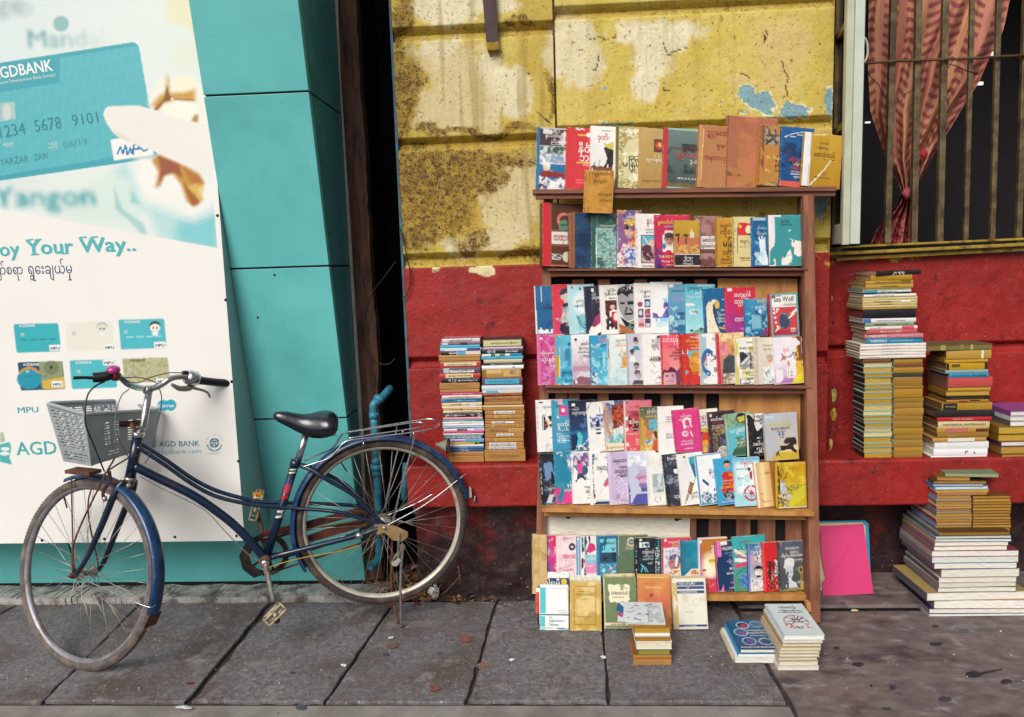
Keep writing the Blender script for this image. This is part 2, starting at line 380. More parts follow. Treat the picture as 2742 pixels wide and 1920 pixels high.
# joints between the slabs, as surveyed: (front x, back x) in the photo
J = [(-420, 10), (112, 352), (504, 705), (870, 1035), (1251, 1322), (1632, 1608), (2112, 1975)]
YB = 3.02
def jp(i, back): 
    a = gz(J[i][0], 1883); b = gz(J[i][1], 1640 if i < 5 else 1640); t = ((YB if back else YK + 0.006) - a.y) / (b.y - a.y)
    p = a.lerp(b, t); return Vector((p.x, p.y, 0))
gap = [0.002, 0.002, 0.008, 0.0015, 0.003, 0.002, 0.003]
for i in range(len(J) - 1):
    a, b, c, d = jp(i, 0), jp(i + 1, 0), jp(i + 1, 1), jp(i, 1)
    a.x += gap[i]; d.x += gap[i]; b.x -= gap[i + 1]; c.x -= gap[i + 1]
    slab([a, b, c, d], m_slab if i % 2 == 0 else m_slab2, z=[-.002, .001, 0, -.003, .001, -.001][i])
a, d = jp(0, 0), jp(0, 1); slab([Vector((a.x - 1.1, a.y, 0)), a - Vector((.006, 0, 0)), d - Vector((.006, 0, 0)), Vector((d.x - 1.1, d.y, 0))], m_slab2)
a, d = jp(6, 0), jp(6, 1)
YT = gz(2400, 1634).y
slab([Vector((a.x + .009, YK - 0.9, 0)), Vector((5.0, YK - 0.9, 0)), Vector((5.0, YT - .004, 0)), Vector((d.x + .009, YT - .004, 0)), Vector((a.x + .009, a.y, 0))], m_cement, 'cement_paving', z=-0.001, jit=0.0015)
slab([Vector((d.x + .01, YT + .003, 0)), Vector((5, YT + .003, 0)), Vector((5, YR + .02, 0)), Vector((d.x + .01, YR + .02, 0))], m_cement, 'threshold_strip', z=0.016, jit=0.002)
slab([Vector((d.x + .01, gz(2300, 1604).y, 0)), Vector((5, gz(2300, 1604).y, 0)), Vector((5, YR + .018, 0)), Vector((d.x + .01, YR + .018, 0))], m_cement, 'threshold_strip', z=0.026, th=.008, jit=0.002)
slab([Vector((-4.2, YK - 0.62, 0)), Vector((a.x - .002, YK - 0.62, 0)), Vector((a.x - .002, YK - .006, 0)), Vector((-4.2, YK - .006, 0))], m_kerb, 'kerb_stone', z=-0.004, jit=0.0012, n=20)

# ---- the old wall: blocks of plaster with V joints, paint that peels and stains where the photo shows it
BLUE = [[(1983, 232), (2006, 226), (2027, 250), (2057, 243), (2076, 279), (2063, 292), (2073, 306), (2050, 306), (2023, 292), (1990, 272), (1979, 258)],
        [(2086, 312), (2091, 292), (2108, 270), (2171, 290), (2159, 311), (2120, 322)], [(2207, 268), (2215, 238), (2232, 240), (2230, 300), (2218, 312)],
        [(2182, 528), (2218, 527), (2212, 560), (2196, 590), (2184, 566)], [(1922, 276), (1940, 270), (1936, 278)], [(1983, 300), (2010, 298), (2012, 306), (1985, 307)],
        [(1610, 328), (1700, 326), (1692, 334), (1612, 335)], [(1616, 236), (1626, 234), (1627, 243), (1619, 244)], [(2138, 548), (2145, 552), (2143, 558)]]
def seg(PX, PY, x0, y0, x1, y1):
    dx, dy = x1 - x0, y1 - y0; q = np.clip(((PX - x0) * dx + (PY - y0) * dy) / (dx * dx + dy * dy), 0, 1); return np.hypot(PX - x0 - q * dx, PY - y0 - q * dy)
def inpoly(X, Y, P):
    ins = np.zeros(X.shape, bool); j = len(P) - 1
    for i in range(len(P)):
        (xi, yi), (xj, yj) = P[i], P[j]
        if yi != yj: ins ^= ((yi > Y) != (yj > Y)) & (X < (xj - xi) * (Y - yi) / (yj - yi) + xi)
        j = i
    return ins
def bl(PX, PY, cx, cy, rx, ry):   # soft blob, 1 inside
    return 1.25 - np.sqrt(((PX - cx) / rx) ** 2 + ((PY - cy) / ry) ** 2)
def wall_paint(P, red, side=0):
    PX, PY = projn(P); wx = P[:, 0]; wz = P[:, 2]
    n1 = fbm(wx * 9, wz * 9, 3, 5); n2 = fbm(wx * 40, wz * 40, 5, 4); n3 = fbm(wx * 130, wz * 130, 8, 3); n4 = fbm(wx * 3, wz * 3, 21, 3)
    A = lambda c: np.array(lin(c))
    M = lambda m, c: None
    C = np.zeros((len(P), 3)); D = np.zeros(len(P))
    def mix(m, c):
        nonlocal C; m = np.clip(m, 0, 1)[:, None]; C = C * (1 - m) + A(c) * m
    ML = np.zeros(len(P))
    jx = (n1 - .5) * 70; jy = (fbm(wx * 9 + 40, wz * 9, 4, 5) - .5) * 70
    QX, QY = PX + jx, PY + jy
    if not red:
        C[:] = A('#cdb650'); mix(sst(.42, .62, n4) * .5, '#c9ad5a'); mix(sst(.4, .6, n1) * .4, '#d9c877')
        left = PX < 1486
        # pale plaster where paint has washed out
        f = np.full(len(P), -9.0)
        for b in ((1190, 20, 105, 50), (1330, 10, 60, 30), (1200, 180, 90, 85), (1215, 290, 100, 75), (1290, 240, 70, 110), (1390, 260, 42, 70), (1360, 560, 80, 95), (1330, 640, 90, 40), (1225, 655, 65, 26), (1400, 480, 50, 70),
                  (1535, 130, 60, 85), (1570, 175, 45, 55), (1760, 95, 120, 50), (1745, 165, 58, 60), (1728, 225, 28, 45)):
            f = np.maximum(f, bl(QX, QY, *b))
        mix(left * sst(-.5, .3, f) * 0 + left * sst(.35, .75, n4 + .15) * .45, '#b99a38'); m = sst(.0, .48, f + (n2 - .5) * .5 + (n1 - .5) * .6); D += -m * .0012; mix(m * .93, '#e6dcba'); mix(m * sst(.5, .65, n4) * .3, '#d2c290')
        f = np.maximum(bl(QX, QY, 2100, 120, 70, 90), bl(QX, QY, 2090, 200, 60, 60)); f = np.maximum(f, bl(QX, QY, 1990, 225, 55, 25)); mix(sst(0, .7, f) * .55, '#d8bd84')
        # lichen and black mould on the left blocks
        f = np.full(len(P), -9.0)
        for b in ((1075, 250, 32, 130), (1105, 230, 24, 60), (1075, 40, 26, 60), (1150, 520, 115, 120), (1240, 430, 190, 26), (1290, 480, 70, 55), (1120, 620, 60, 50), (1270, 640, 30, 30), (1150, 345, 24, 16), (1250, 352, 80, 12), (1380, 350, 60, 12), (1400, 60, 40, 10), (1478, 250, 12, 60), (1400, 690, 70, 12)):
            f = np.maximum(f, bl(QX, QY, *b))
        f = np.where(left, f, -9)
        m = sst(-.1, .5, f + (n2 - .5) * .5); mix(m * .75, '#a5841f'); mix(left * sst(.35, .6, n4) * .35, '#b4942c'); m2 = m * sst(.45, .65, n1 * .5 + n2 * .5); mix(m2 * .35, '#7a5c1a'); ML = m * .85 + m2 * .25 + .05
        jo = sst(YW + .008, YW + .02, P[:, 1]); mix(jo * .45, '#94771f'); ML = ML + jo * .35 * (n1 + .2) + (PX > 1486) * .05 * sst(.5, .7, n1)
        # joints: ochre dirt, with the groove shade also put into the colour
        # peel to old blue paint
        for p in BLUE:
            ins = inpoly(PX + (n3 - .5) * 16 + (n2 - .5) * 12, PY + (n2 - .5) * 18, p); C[ins] = A('#7fa5ae') * (0.85 + .3 * n2[ins][:, None]); D[ins] -= .002
            cx = sum(a for a, b in p) / len(p); cy = sum(b for a, b in p) / len(p)
            big = inpoly((PX - cx) * .90 + cx + (n3 - .5) * 16 + (n2 - .5) * 12, (PY - cy) * .86 + cy + (n2 - .5) * 18, p) & ~ins; C[big] = A('#e6dcae')
        # drips
        dr = fbm(wx * 38, wz * 2.2, 71, 3); mix(sst(.56, .74, dr) * .4 * left, '#94762a'); mix(sst(.60, .78, dr) * .22, '#a08a3e')
        for x in (1637, 1698, 1720): mix((np.abs(PX - x - (n1 - .5) * 6) < 1.6) * (PY > 230) * .35, '#b8963c')
        # cracks
        for p in ([(1579, 104), (1610, 101), (1620, 106), (1647, 101)], [(2094, 163), (2100, 185), (2112, 207), (2105, 232), (2107, 258)], [(1586, 190), (1600, 180), (1602, 150)], [(1775, 112), (1790, 150), (1800, 140), (1840, 130)], [(1976, 194), (1990, 196), (2008, 208)], [(1776, 222), (1776, 240), (1795, 242)], [(1440, 300), (1460, 318), (1475, 332)], [(2050, 80), (2048, 115), (2056, 90)]):
            for a, b in zip(p, p[1:]):
                m = seg(PX + (n2 - .5) * 9, PY + (n2 - .5) * 9, *a, *b) < 1.5; C[m] = A('#4a3c22'); D[m] -= .0015
    else:
        low = red == 2  # lower wall: shade below the ledge and grime both put into the colour
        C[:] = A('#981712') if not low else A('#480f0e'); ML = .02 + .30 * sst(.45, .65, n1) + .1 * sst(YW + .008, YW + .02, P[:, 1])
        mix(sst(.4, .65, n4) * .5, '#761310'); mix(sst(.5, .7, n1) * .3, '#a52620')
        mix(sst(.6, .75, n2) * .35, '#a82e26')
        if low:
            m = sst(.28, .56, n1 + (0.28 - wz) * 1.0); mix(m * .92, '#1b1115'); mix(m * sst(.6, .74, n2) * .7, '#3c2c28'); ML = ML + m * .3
        if side:
            m = sst(.55, .68, n1 * .5 + n2 * .5); mix(m, '#c7a650'); D -= m * .004
        f = np.maximum(bl(QX, QY, 1290, 714, 26, 10), bl(QX, QY, 1175, 716, 14, 18)); mix(sst(.1, .3, f), '#dccf9e')
        f = bl(PX, QY, 2330, 692, 120, 8); mix(sst(.2, .5, f + (n2 - .5)), '#c8a838')
    # mould field, with the groove shade added in, goes to the mesh
    global _ML; _ML = ML
    return C, D
def surf(name, x0, x1, prof, red, parent, step=0.0055, side=0, m=None, amp=0.0035):
    """horizontal run x0..x1 swept along prof [(z, y)], finely meshed"""
    pr = []
    for (z0, y0), (z1, y1) in zip(prof, prof[1:]):
        k = max(1, int(math.hypot(z1 - z0, y1 - y0) / step)); pr += [(z0 + (z1 - z0) * i / k, y0 + (y1 - y0) * i / k) for i in range(k)]
    pr.append(prof[-1]); nx = max(2, int((x1 - x0) / step)); xs = np.linspace(x0, x1, nx + 1); pr = np.array(pr)
    X, I = np.meshgrid(xs, np.arange(len(pr))); Z = pr[I, 0]; Y = pr[I, 1]
    P = np.stack([X.ravel(), Y.ravel(), Z.ravel()], 1); C, D = wall_paint(P, red, side)
    rel = (fbm(P[:, 0] * 14, P[:, 2] * 14, 41, 4) - .5) * 2 * amp
    P[:, 1] += -D - rel * (1 if side == 0 else 1.5)
    w = nx + 1; q = MB()
    q.v = [tuple(p) for p in P]; q.c = [tuple(c) for c in C]; q.mld = _ML
    q.f = [(i * w + j, (i + 1) * w + j, (i + 1) * w + j + 1, i * w + j + 1) for i in range(len(pr) - 1) for j in range(nx)]; q.sm = [True] * len(q.f)
    return q.build(name, m or (m_wallred if red else m_wall), parent)
XL = onY(1068, 480, YW).x; XM = onY(1486, 200, YW).x; XR = onY(2229, 330, YW).x
wall = thing('old_wall', 'old yellow and red painted plaster wall with peeling block courses behind the bookcase', 'wall', ((XL + XR) / 2, YW + .1, 0))
def zc(x, y, Y=YW): return onY(x, y, Y).z
V = 0.034
def course(x0, x1, tops, red, px):
    """tops: list of (upper apex, face top, face bottom, lower apex) heights"""
    for (za, zt, zb, zl) in tops:
        surf('plaster_block', x0, x1, [(za, YW + V), (zt + .004, YW + .012), (zt, YW), (zb, YW), (zb - .003, YW + .006), (zl, YW + V)], red, wall)
def J3(px, ys): return [zc(px, y) for y in ys]
# left column
a0 = J3(1250, (64, 82, 106)); a1 = J3(1250, (363, 378, 398)); a2 = J3(1250, (674, 690, 713)); a3 = J3(1250, (953, 966, 985)); zled = onY(1300, 1245, YL).z
ztop = 2.75
course(XL, XM - .004, [(ztop, ztop - .01, a0[0], a0[1]), (a0[1], a0[2], a1[0], a1[1]), (a1[1], a1[2], a2[0], a2[1])], 0, 1250)
surf('plaster_block', XL, XM - .004, [(a2[1], YW + V), (a2[2] + .004, YW + .012), (a2[2], YW + .004)], 0, wall)
course(XL, XM + .3, [(a2[2] - .0005, a2[2] - .002, a3[0], a3[1]), (a3[1], a3[2], zled - .05, zled - .1)], 1, 1250)
# right column
b0 = J3(1860, (-2, 14, 38)); b1 = J3(1860, (322, 337, 358)); b2 = J3(2210, (636, 652, 676))
course(XM + .004, XR, [(ztop, ztop - .01, b0[0], b0[1]), (b0[1], b0[2], b1[0], b1[1]), (b1[1], b1[2], b2[0], b2[1])], 0, 1860)
surf('plaster_block', XM + .004, XR, [(b2[1], YW + V), (b2[2] + .004, YW + .012), (b2[2], YW + .004)], 0, wall)
b3 = J3(2205, (940, 958, 975))
course(XM + .301, XR, [(b2[2] - .0005, b2[2] - .002, b3[0], b3[1]), (b3[1], b3[2], zled - .05, zled - .1)], 1, 2200)
q = MB(); q.abox(XL + .004, XR - .001, YW + V + .002, YW + .5, -.05, ztop + .05); q.build('wall_core', m_dark, wall)
q = MB(); q.abox(XM - .006, XM + .006, YW + .014, YW + V, zled, ztop, lin('#5a4a20')); q.build('block_seam', m_wall, wall)
q = MB(); q.abox(XL - .006, XL + .0035, YW - .002, YW + .3, .35, ztop, lin('#2f5f73')); q.build('blue_edge_strip', mat('flaking_blue_paint', '#34667a', rough=.7, var=.3, scale=30, col2='#4a4f58', c2=.5, c2w=.05, bump=.002), wall)
# pilaster side, turning back to the window bay
def sidesurf(name, x, y0, y1, z0, z1, red, parent, step=.008):
    ny = max(2, int((y1 - y0) / step)); nz = int((z1 - z0) / step); ys = np.linspace(y0, y1, ny + 1); zs = np.linspace(z0, z1, nz + 1)
    Yg, Zg = np.meshgrid(ys, zs); P = np.stack([np.full(Yg.size, x), Yg.ravel(), Zg.ravel()], 1); C, D = wall_paint(P + np.array([0, 0, 0]), red, 1 if red else 0)
    P[:, 0] += (fbm(P[:, 1] * 25, P[:, 2] * 25, 61, 4) - .5) * .012
    w = ny + 1; q = MB(); q.mld = _ML; q.v = [tuple(p) for p in P]; q.c = [tuple(c) for c in C]; q.f = [(i * w + j, i * w + j + 1, (i + 1) * w + j + 1, (i + 1) * w + j) for i in range(nz) for j in range(ny)]; q.sm = [True] * len(q.f)
    return q.build(name, m_wallred if red else m_wall, parent)
sidesurf('pilaster_side', XR, YW + .002, YR + .02, b2[2], ztop, 0, wall)
sidesurf('pilaster_side', XR - .001, YW + .002, YR + .02, zled - .05, b2[2] - .001, 1, wall)
# chipped plaster lumps down the pilaster's corner
for i, (px, py, r) in enumerate(((2228, 800, .008), (2231, 860, .010), (2236, 1000, .014), (2233, 1060, .022), (2232, 1110, .020), (2230, 1150, .02), (2226, 905, .008), (2224, 1190, .016), (2222, 1215, .014))):
    p = onY(px, py, YW + .035); q = MB(); n = 7
    vs = []
    for a in range(n):
        for b in range(5):
            th = b / 4 * math.pi; ph = a / n * 2 * math.pi; rr = r * rnd.uniform(.6, 1.15)
            vs.append((p.x + rr * .5 * math.sin(th) * math.cos(ph), p.y + rr * math.sin(th) * math.sin(ph), p.z + rr * 1.5 * math.cos(th)))
    q.add(vs, [(a * 5 + b, a * 5 + b + 1, ((a + 1) % n) * 5 + b + 1, ((a + 1) % n) * 5 + b) for a in range(n) for b in range(4)], lin(['#a8892f', '#7d1f24', '#8f3034', '#b09a5a'][i % 4]))
    q.build('plaster_chip', m_wall, wall)
# window bay wall: red panels under the sill
XE = 3.3
s0 = zc(2486, 684, YR); g0 = zc(2486, 918, YR); g1 = zc(2486, 926, YR); g2 = zc(2486, 948, YR); zledR = onY(2500, 1228, YL + .02).z
surf('plaster_block', XR + .001, XE, [(s0, YR), (g0, YR), (g0 - .002, YR + .006), (g1, YR + V)], 1, wall, step=.009)
surf('plaster_block', XR + .001, XE, [(g1, YR + V), (g2 + .003, YR + .008), (g2, YR), (zledR - .05, YR)], 1, wall, step=.009)
q = MB(); q.abox(XR + .002, XE, YR + V + .003, YR + .4, -.05, s0 - .01); q.build('wall_core', m_dark, wall)
# ledges
def ledge(x0, x1, z1, zb, yf, yb, parent):
    surf('ledge', x0, x1, [(z1, yb), (z1, yf + .008), (z1 - .006, yf), (zb, yf), (zb - .004, yf + .01), (zb - .006, yb)], 1, parent, step=.007)
zlb = onY(1261, 1357, YL).z; zlbR = onY(2500, 1350, YL + .02).z
XS = onY(2165, 1240, YL).x
ledge(XL + .004, XS, zled, zlb, YL, YW + .03, wall)
ledge(XS + .001, XE, zledR, zlbR, YL + .02, YR + .03, wall)
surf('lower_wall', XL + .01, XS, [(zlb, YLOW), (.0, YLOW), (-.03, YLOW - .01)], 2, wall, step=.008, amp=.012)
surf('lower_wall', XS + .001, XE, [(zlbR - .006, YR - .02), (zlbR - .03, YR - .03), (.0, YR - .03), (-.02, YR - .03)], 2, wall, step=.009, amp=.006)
q = MB(); q.abox(XS - .1, XS, YLOW + .01, YR, 0, zlb, lin('#4a1a1c')); q.build('lower_wall', m_wall, wall)

# ---- dark gap with the timber post
gp = thing('passage', 'dark gap between the teal booth and the yellow wall', 'passage', (-.75, 3.6, 0))
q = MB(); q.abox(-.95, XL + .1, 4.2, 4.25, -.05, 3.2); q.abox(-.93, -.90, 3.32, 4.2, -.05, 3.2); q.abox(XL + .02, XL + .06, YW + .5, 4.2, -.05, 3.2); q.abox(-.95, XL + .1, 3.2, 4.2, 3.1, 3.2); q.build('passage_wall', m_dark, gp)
YP = 3.19
def edgex(pts, Y):  # pts in the photo -> world points on plane Y
    return [onY(x, y, Y) for x, y in pts]
tp = thing('timber_post', 'tall weathered brown timber post beside the teal booth', 'post', onY(990, 1500, YP + .03))
le = [(903, -60), (905, 0), (912, 200), (925, 400), (938, 600), (948, 760), (960, 960), (972, 1150), (978, 1300), (982, 1550)]
re = [(952, -60), (952, 0), (958, 110), (966, 240), (972, 330), (977, 430), (984, 560), (990, 640), (993, 740), (1003, 830), (1006, 900), (1011, 990), (1014, 1080), (1018, 1150), (1021, 1300), (1023, 1550)]
def interp(pts, y): 
    for (x0, y0), (x1, y1) in zip(pts, pts[1:]):
        if y0 <= y <= y1: return x0 + (x1 - x0) * (y - y0) / (y1 - y0)
    return pts[-1][0]
vs = []; fs = []; K = 60
for i in range(K + 1):
    y = -60 + 1610 * i / K; xl = interp(le, y); xr = interp(re, y) + rnd.uniform(-2.5, 2.5)
    a, b = onY(xl, y, YP), onY(xr, y, YP)
    mid = a.lerp(b, .45 + rnd.uniform(-.03, .03)) - Vector((0, .008, 0))
    vs += [a + Vector((0, .06, 0)), a, mid, b + Vector((0, .006, 0)), b + Vector((0, .07, 0))]
for i in range(K):
    for j in range(4): fs.append((i * 5 + j, (i + 1) * 5 + j, (i + 1) * 5 + j + 1, i * 5 + j + 1))
q = MB(); q.add(vs, fs); q.build('post_timber', m_timber, tp)

# ---- hanging iron bracket in front of the yellow wall
br = thing('iron_bracket', 'dark brown flat iron strap hanging from above on the yellow wall', 'bracket', onY(1305, 100, YW - .04))
p = [onY(1290, -30, YW - .03), onY(1326, -30, YW - .03), onY(1334, 110, YW - .03), onY(1302, 113, YW - .03)]
q = MB(); q.prism(p, (0, .012, 0)); q.build('strap', mat('rusty_brown_iron', '#3a1c1e', rough=.6, var=.2, scale=20), br)
p = [onY(1302, 113.5, YW - .035), onY(1335, 110.5, YW - .035), onY(1337, 132, YW - .035), onY(1305, 134, YW - .035)]
q = MB(); q.prism(p, (0, .03, 0)); q.build('strap_end', mat('yellow_smeared_end', '#96742a', rough=.8, var=.4, scale=60, bump=.003), br)

# ---- teal bank booth: facade leans out towards the top
XB = -.849
def FY(z): return 3.179 - .197 * z
def onF(x, y, off=0.0): return onP(x, y, (0, 3.179 - off, 0), (0, 1, .197))
booth = thing('bank_booth', 'teal metal clad bank booth leaning outwards beside the wall', 'booth', (-2.0, 3.4, 0))
XBL = -3.4; YTR = 3.215
zj = [onF(690, 250).z, onF(750, 716).z, onF(800, 1121).z]
XBR = onY(655, 1445, 2.845).x; YBD = 2.845; ZBD = (3.179 - YBD) / .197
levels = [.026] + zj[::-1] + [3.0]
q = MB()
for z0, z1 in zip(levels, levels[1:]):
    for (xa, xb) in ((XBL, -2.15), (-2.143, XBR), (XBR + .0005, XB)) if z0 < .1 else ((XBL, XBR), (XBR + .0005, XB)):
        t = .0035
        q2 = MB(); za, zb = z0 + t, z1 - t
        if xb == XBR: zb = min(zb, ZBD - .03)
        if zb < za: continue
        pts = [(xa, FY(za), za), (xb, FY(za), za), (xb, FY(zb), zb), (xa, FY(zb), zb)]
        q2.prism(pts, (0, .03, 0)); q2.build('cladding_panel', m_teal, booth, bevel=.0015)
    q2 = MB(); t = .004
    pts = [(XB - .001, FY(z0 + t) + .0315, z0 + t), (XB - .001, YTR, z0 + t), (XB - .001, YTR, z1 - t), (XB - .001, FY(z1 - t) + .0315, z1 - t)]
    q2.prism(pts, (-.02, 0, 0)); q2.build('side_panel', m_tealshade, booth)
q = MB(); z0, z1 = .0, 3.02
q.hexa([(XBR + .006, FY(z0) + .006, z0), (XB - .006, FY(z0) + .006, z0), (XB - .006, YTR + .1, z0), (XBR + .006, YTR + .1, z0), (XBR + .006, FY(z1) + .006, z1), (XB - .006, FY(z1) + .006, z1), (XB - .006, YTR + .1, z1), (XBR + .006, YTR + .1, z1)])
z1 = ZBD - .05; q.hexa([(XBL, FY(z0) + .006, z0), (XBR, FY(z0) + .006, z0), (XBR, YTR + .1, z0), (XBL, YTR + .1, z0), (XBL, FY(z1) + .006, z1), (XBR, FY(z1) + .006, z1), (XBR, YTR + .1, z1), (XBL, YTR + .1, z1)]); q.abox(XBL, XBR, YBD + .03, YTR, z1, 3.02)
q.build('booth_core', m_joint, booth)
q = MB(); q.abox(XB - .004, XB + .0, YTR + .001, YTR + .02, .3, 3.0); q.abox(XB + .0005, XB + .016, YTR - .004, YTR + .02, .0, 3.0); q.build('corner_trim', m_trim, booth)
q = MB(); q.abox(XBL, XB + .01, 3.04, 3.24, -.03, .034); 
strip = MB()
nx = 120
for k in range(nx):
    x0 = XBL + (XB + .1 - XBL) * k / nx; x1 = XBL + (XB + .1 - XBL) * (k + 1) / nx; yf = 3.03 + .02 * vn(k * .3, 0.0, 3); zt = .014 + .010 * float(vn(k * .5, 1.0, 5))
    strip.abox(x0, x1, float(yf), 3.165, -.03, zt)
strip.build('footing_strip', mat('old_mortar', '#a3a09c', rough=.95, var=.35, scale=18, col2='#5e5a5a', c2=.56, c2w=.05, bump=.008, bscale=45), booth)
# vertical joint in the plinth and screws on the side face
for i, (x, y) in enumerate(((857, 342), (882, 627), (905, 415), (690, 850), (735, 736))):
    p = onX(x, y, XB) if i < 3 else onF(x, y)
    q = MB(); ax = (1, 0, 0) if i < 3 else (0, -1, -.197)
    q.lathe(p, ax, [(0, .002), (.004, .0018), (.005, 0)], 8); q.build('rivet', m_joint, booth)

# ---- white advertising board, screwed to the booth; it hangs plumb below and follows the facade above
ZB0 = onY(400, 1451, YBD).z
def onB(x, y, off=0.0):
    p = onY(x, y, YBD - off)
    return p
board = thing('advertising_board', 'large white bank advertising board with printed card and hand on the teal booth', 'advertising board', (-1.8, YBD, ZB0))
step = 3.6
xs = np.arange(-330, 700, step); ys = np.arange(-60, 1470, step)
def bx_right(y): return onB  # edge of the board is a straight vertical line at XBR
# build the sheet in world space: x from -3.1 to XBR, z from ZB0 up
wxs = np.linspace(-2.75, XBR, 430); wzs = np.linspace(ZB0, 2.75, 700)
GX, GZ = np.meshgrid(wxs, wzs); GY = np.full(GX.shape, YBD)
GX2 = GX
P = np.stack([GX2.ravel(), GY.ravel(), GZ.ravel()], 1)
PX, PY = projn(P)
WB = '#eceae6'
poster = []
C = np.tile(np.array(lin(WB)), (len(P), 1)).astype(float)
def pm(m, c):
    global C
    m = np.clip(m, 0, 1)[:, None]; C = C * (1 - m) + np.array(lin(c)) * m
def el(cx, cy, rx, ry, s=.25): return 1 - sst(1 - s, 1 + s, np.sqrt(((PX - cx) / rx) ** 2 + ((PY - cy) / ry) ** 2))
def pol(*p): return inpoly(PX, PY, list(zip(p[::2], p[1::2]))).astype(float)
def blurpoly(p, s):   # soft polygon: average of jittered copies
    m = 0; K = 9
    for k in range(K):
        a = k * 2.4; r = s * math.sqrt((k + .5) / K); m = m + inpoly(PX + r * math.cos(a), PY + r * math.sin(a), p)
    return m / K
edge_x = 518 + (PY) * (583 - 518) / 664.
inside = (PX < edge_x) & (PY < 559 + (PX / 583.) * 105)
pm(inside * 1., '#dfe8e4'); pm(inside * sst(430, 40, PX + PY * .4) * .5, '#cfdfe2')
pm(inside * blurpoly([(462, -70), (530, -70), (540, 125), (500, 70), (450, 62), (442, 40)], 12) * .8, '#e6e2b8')
pm(inside * el(500, 150, 40, 40, .6) * .35, '#dfe0b0')
pm(inside * blurpoly([(300, 470), (345, 480), (360, 545), (400, 570), (430, 640), (583, 664), (583, 540), (520, 520), (440, 540), (380, 500), (330, 430)], 16) * .55, '#8ed0d6')
pm(inside * blurpoly([(470, 600), (590, 560), (590, 680), (470, 650)], 22) * .8, '#6cc4cc')
pm(inside * blurpoly([(395, 545), (372, 600), (230, 590), (140, 575), (260, 480), (310, 470)], 20) * .25, '#a8dccc')
pm(inside * blurpoly([(305, 500), (330, 560), (385, 600), (395, 630), (380, 628), (345, 590), (308, 560)], 5) * .5, '#63b4b8')
pm(inside * blurpoly([(352, 505), (378, 545), (350, 545)], 6) * .5, '#58b4c0')
pm(inside * el(163, 63, 21, 21, .22) * .9, '#7fb3b2'); pm(inside * el(60, 25, 30, 22, .5) * .4, '#9fb8b4')
# card
card = blurpoly([(-200, 203), (0, 168), (352, 113), (362, 114), (370, 122), (373, 132), (421, 405), (418, 418), (405, 425), (0, 484), (-200, 515)], 1.2)
pm(card, '#3ba3b0')
m2 = card * ((PY > 247 - (PX) * .158 - 0) | (PX > 160)) * (PY > 180 - PX * .158) * (PY < 470 - PX * .16)
pm(m2 * .8, '#4fb4bd'); ca = math.radians(-9); u = PX * math.cos(ca) + PY * math.sin(ca) * 1; v = -PX * math.sin(ca) + PY * math.cos(ca)
pm(m2 * sst(.1, .7, np.sin(u * .62) * np.sin(v * .62)) * .45, '#8fd0d4')
pm(blurpoly([(0, 276), (38, 272), (42, 318), (0, 325)], 2), '#a9c4c4'); pm(el(18, 300, 11, 22, .1), '#c8d4d0')
pm(blurpoly([(296, 374), (400, 357), (411, 414), (305, 430)], 1.5), '#f0efec')
# hand: palm and finger shading, then the pale thumb
def hand(p, c, s, k=1.0): pm(blurpoly(p, s * (1 if s < 2 else 1.7)) * k, c)
hand([(405, 250), (440, 200), (470, 225), (520, 215), (560, 240), (566, 330), (540, 360), (430, 300), (402, 285)], '#efece0', 8)
hand([(404, 284), (424, 258), (444, 245), (446, 200), (452, 205), (455, 250), (523, 235), (524, 272), (470, 265), (430, 296)], '#c99a30', 5)
hand([(447, 225), (454, 254), (462, 262), (520, 266), (520, 270), (458, 266), (438, 280), (420, 296), (410, 296), (440, 262)], '#8a5016', 2)
hand([(462, 205), (520, 205), (518, 238), (490, 247), (465, 240)], '#f3ead0', 5)
hand([(455, 262), (465, 262), (462, 268)], '#fbfaf4', 1)
hand([(440, 275), (520, 275), (530, 330), (470, 315), (425, 298)], '#f4f0e0', 4)
hand([(520, 308), (532, 305), (530, 330), (512, 324)], '#a8883a', 3)
hand([(370, 410), (420, 420), (560, 480), (580, 560), (520, 590), (440, 560), (380, 540), (360, 480)], '#f0efe8', 12, .9)
hand([(405, 428), (425, 412), (490, 440), (535, 465), (550, 492), (530, 510), (545, 535), (520, 555), (500, 540), (485, 495), (462, 465), (440, 470), (428, 500), (415, 505), (424, 460)], '#c0903a', 4)
hand([(420, 415), (480, 440), (490, 478), (465, 462), (440, 470), (426, 498), (430, 450)], '#9a5238', 3)
hand([(488, 445), (530, 470), (545, 490), (512, 492)], '#b4702a', 3)
hand([(490, 486), (525, 520), (535, 545), (515, 552), (505, 530)], '#a05c20', 3)
hand([(500, 500), (522, 492), (548, 500), (540, 540)], '#e0bc60', 3, .7)
for a_, b_ in (((314, 412), (322, 393)), ((322, 393), (329, 412)), ((329, 412), (336, 389)), ((336, 389), (341, 414)), ((341, 414), (349, 395)), ((349, 395), (352, 410)), ((357, 412), (357, 388)), ((357, 388), (372, 386)), ((372, 386), (371, 398)), ((371, 398), (358, 400)), ((376, 396), (384, 405)), ((384, 405), (395, 400)), ((395, 400), (396, 388))): pm((seg(PX, PY, *a_, *b_) < 2.4) * 1., '#1f80b0')
th = [(276, 305), (281, 292), (290, 285), (330, 283), (370, 282), (418, 296), (470, 317), (566, 336), (580, 400), (590, 452), (562, 463), (530, 455), (492, 440), (413, 405), (348, 382), (318, 368), (303, 355), (285, 330)]
hand(th, '#eae6df', 1.5)
hand([(303, 345), (330, 360), (352, 378), (345, 380), (315, 366)], '#d4cdbe', 3, .6)
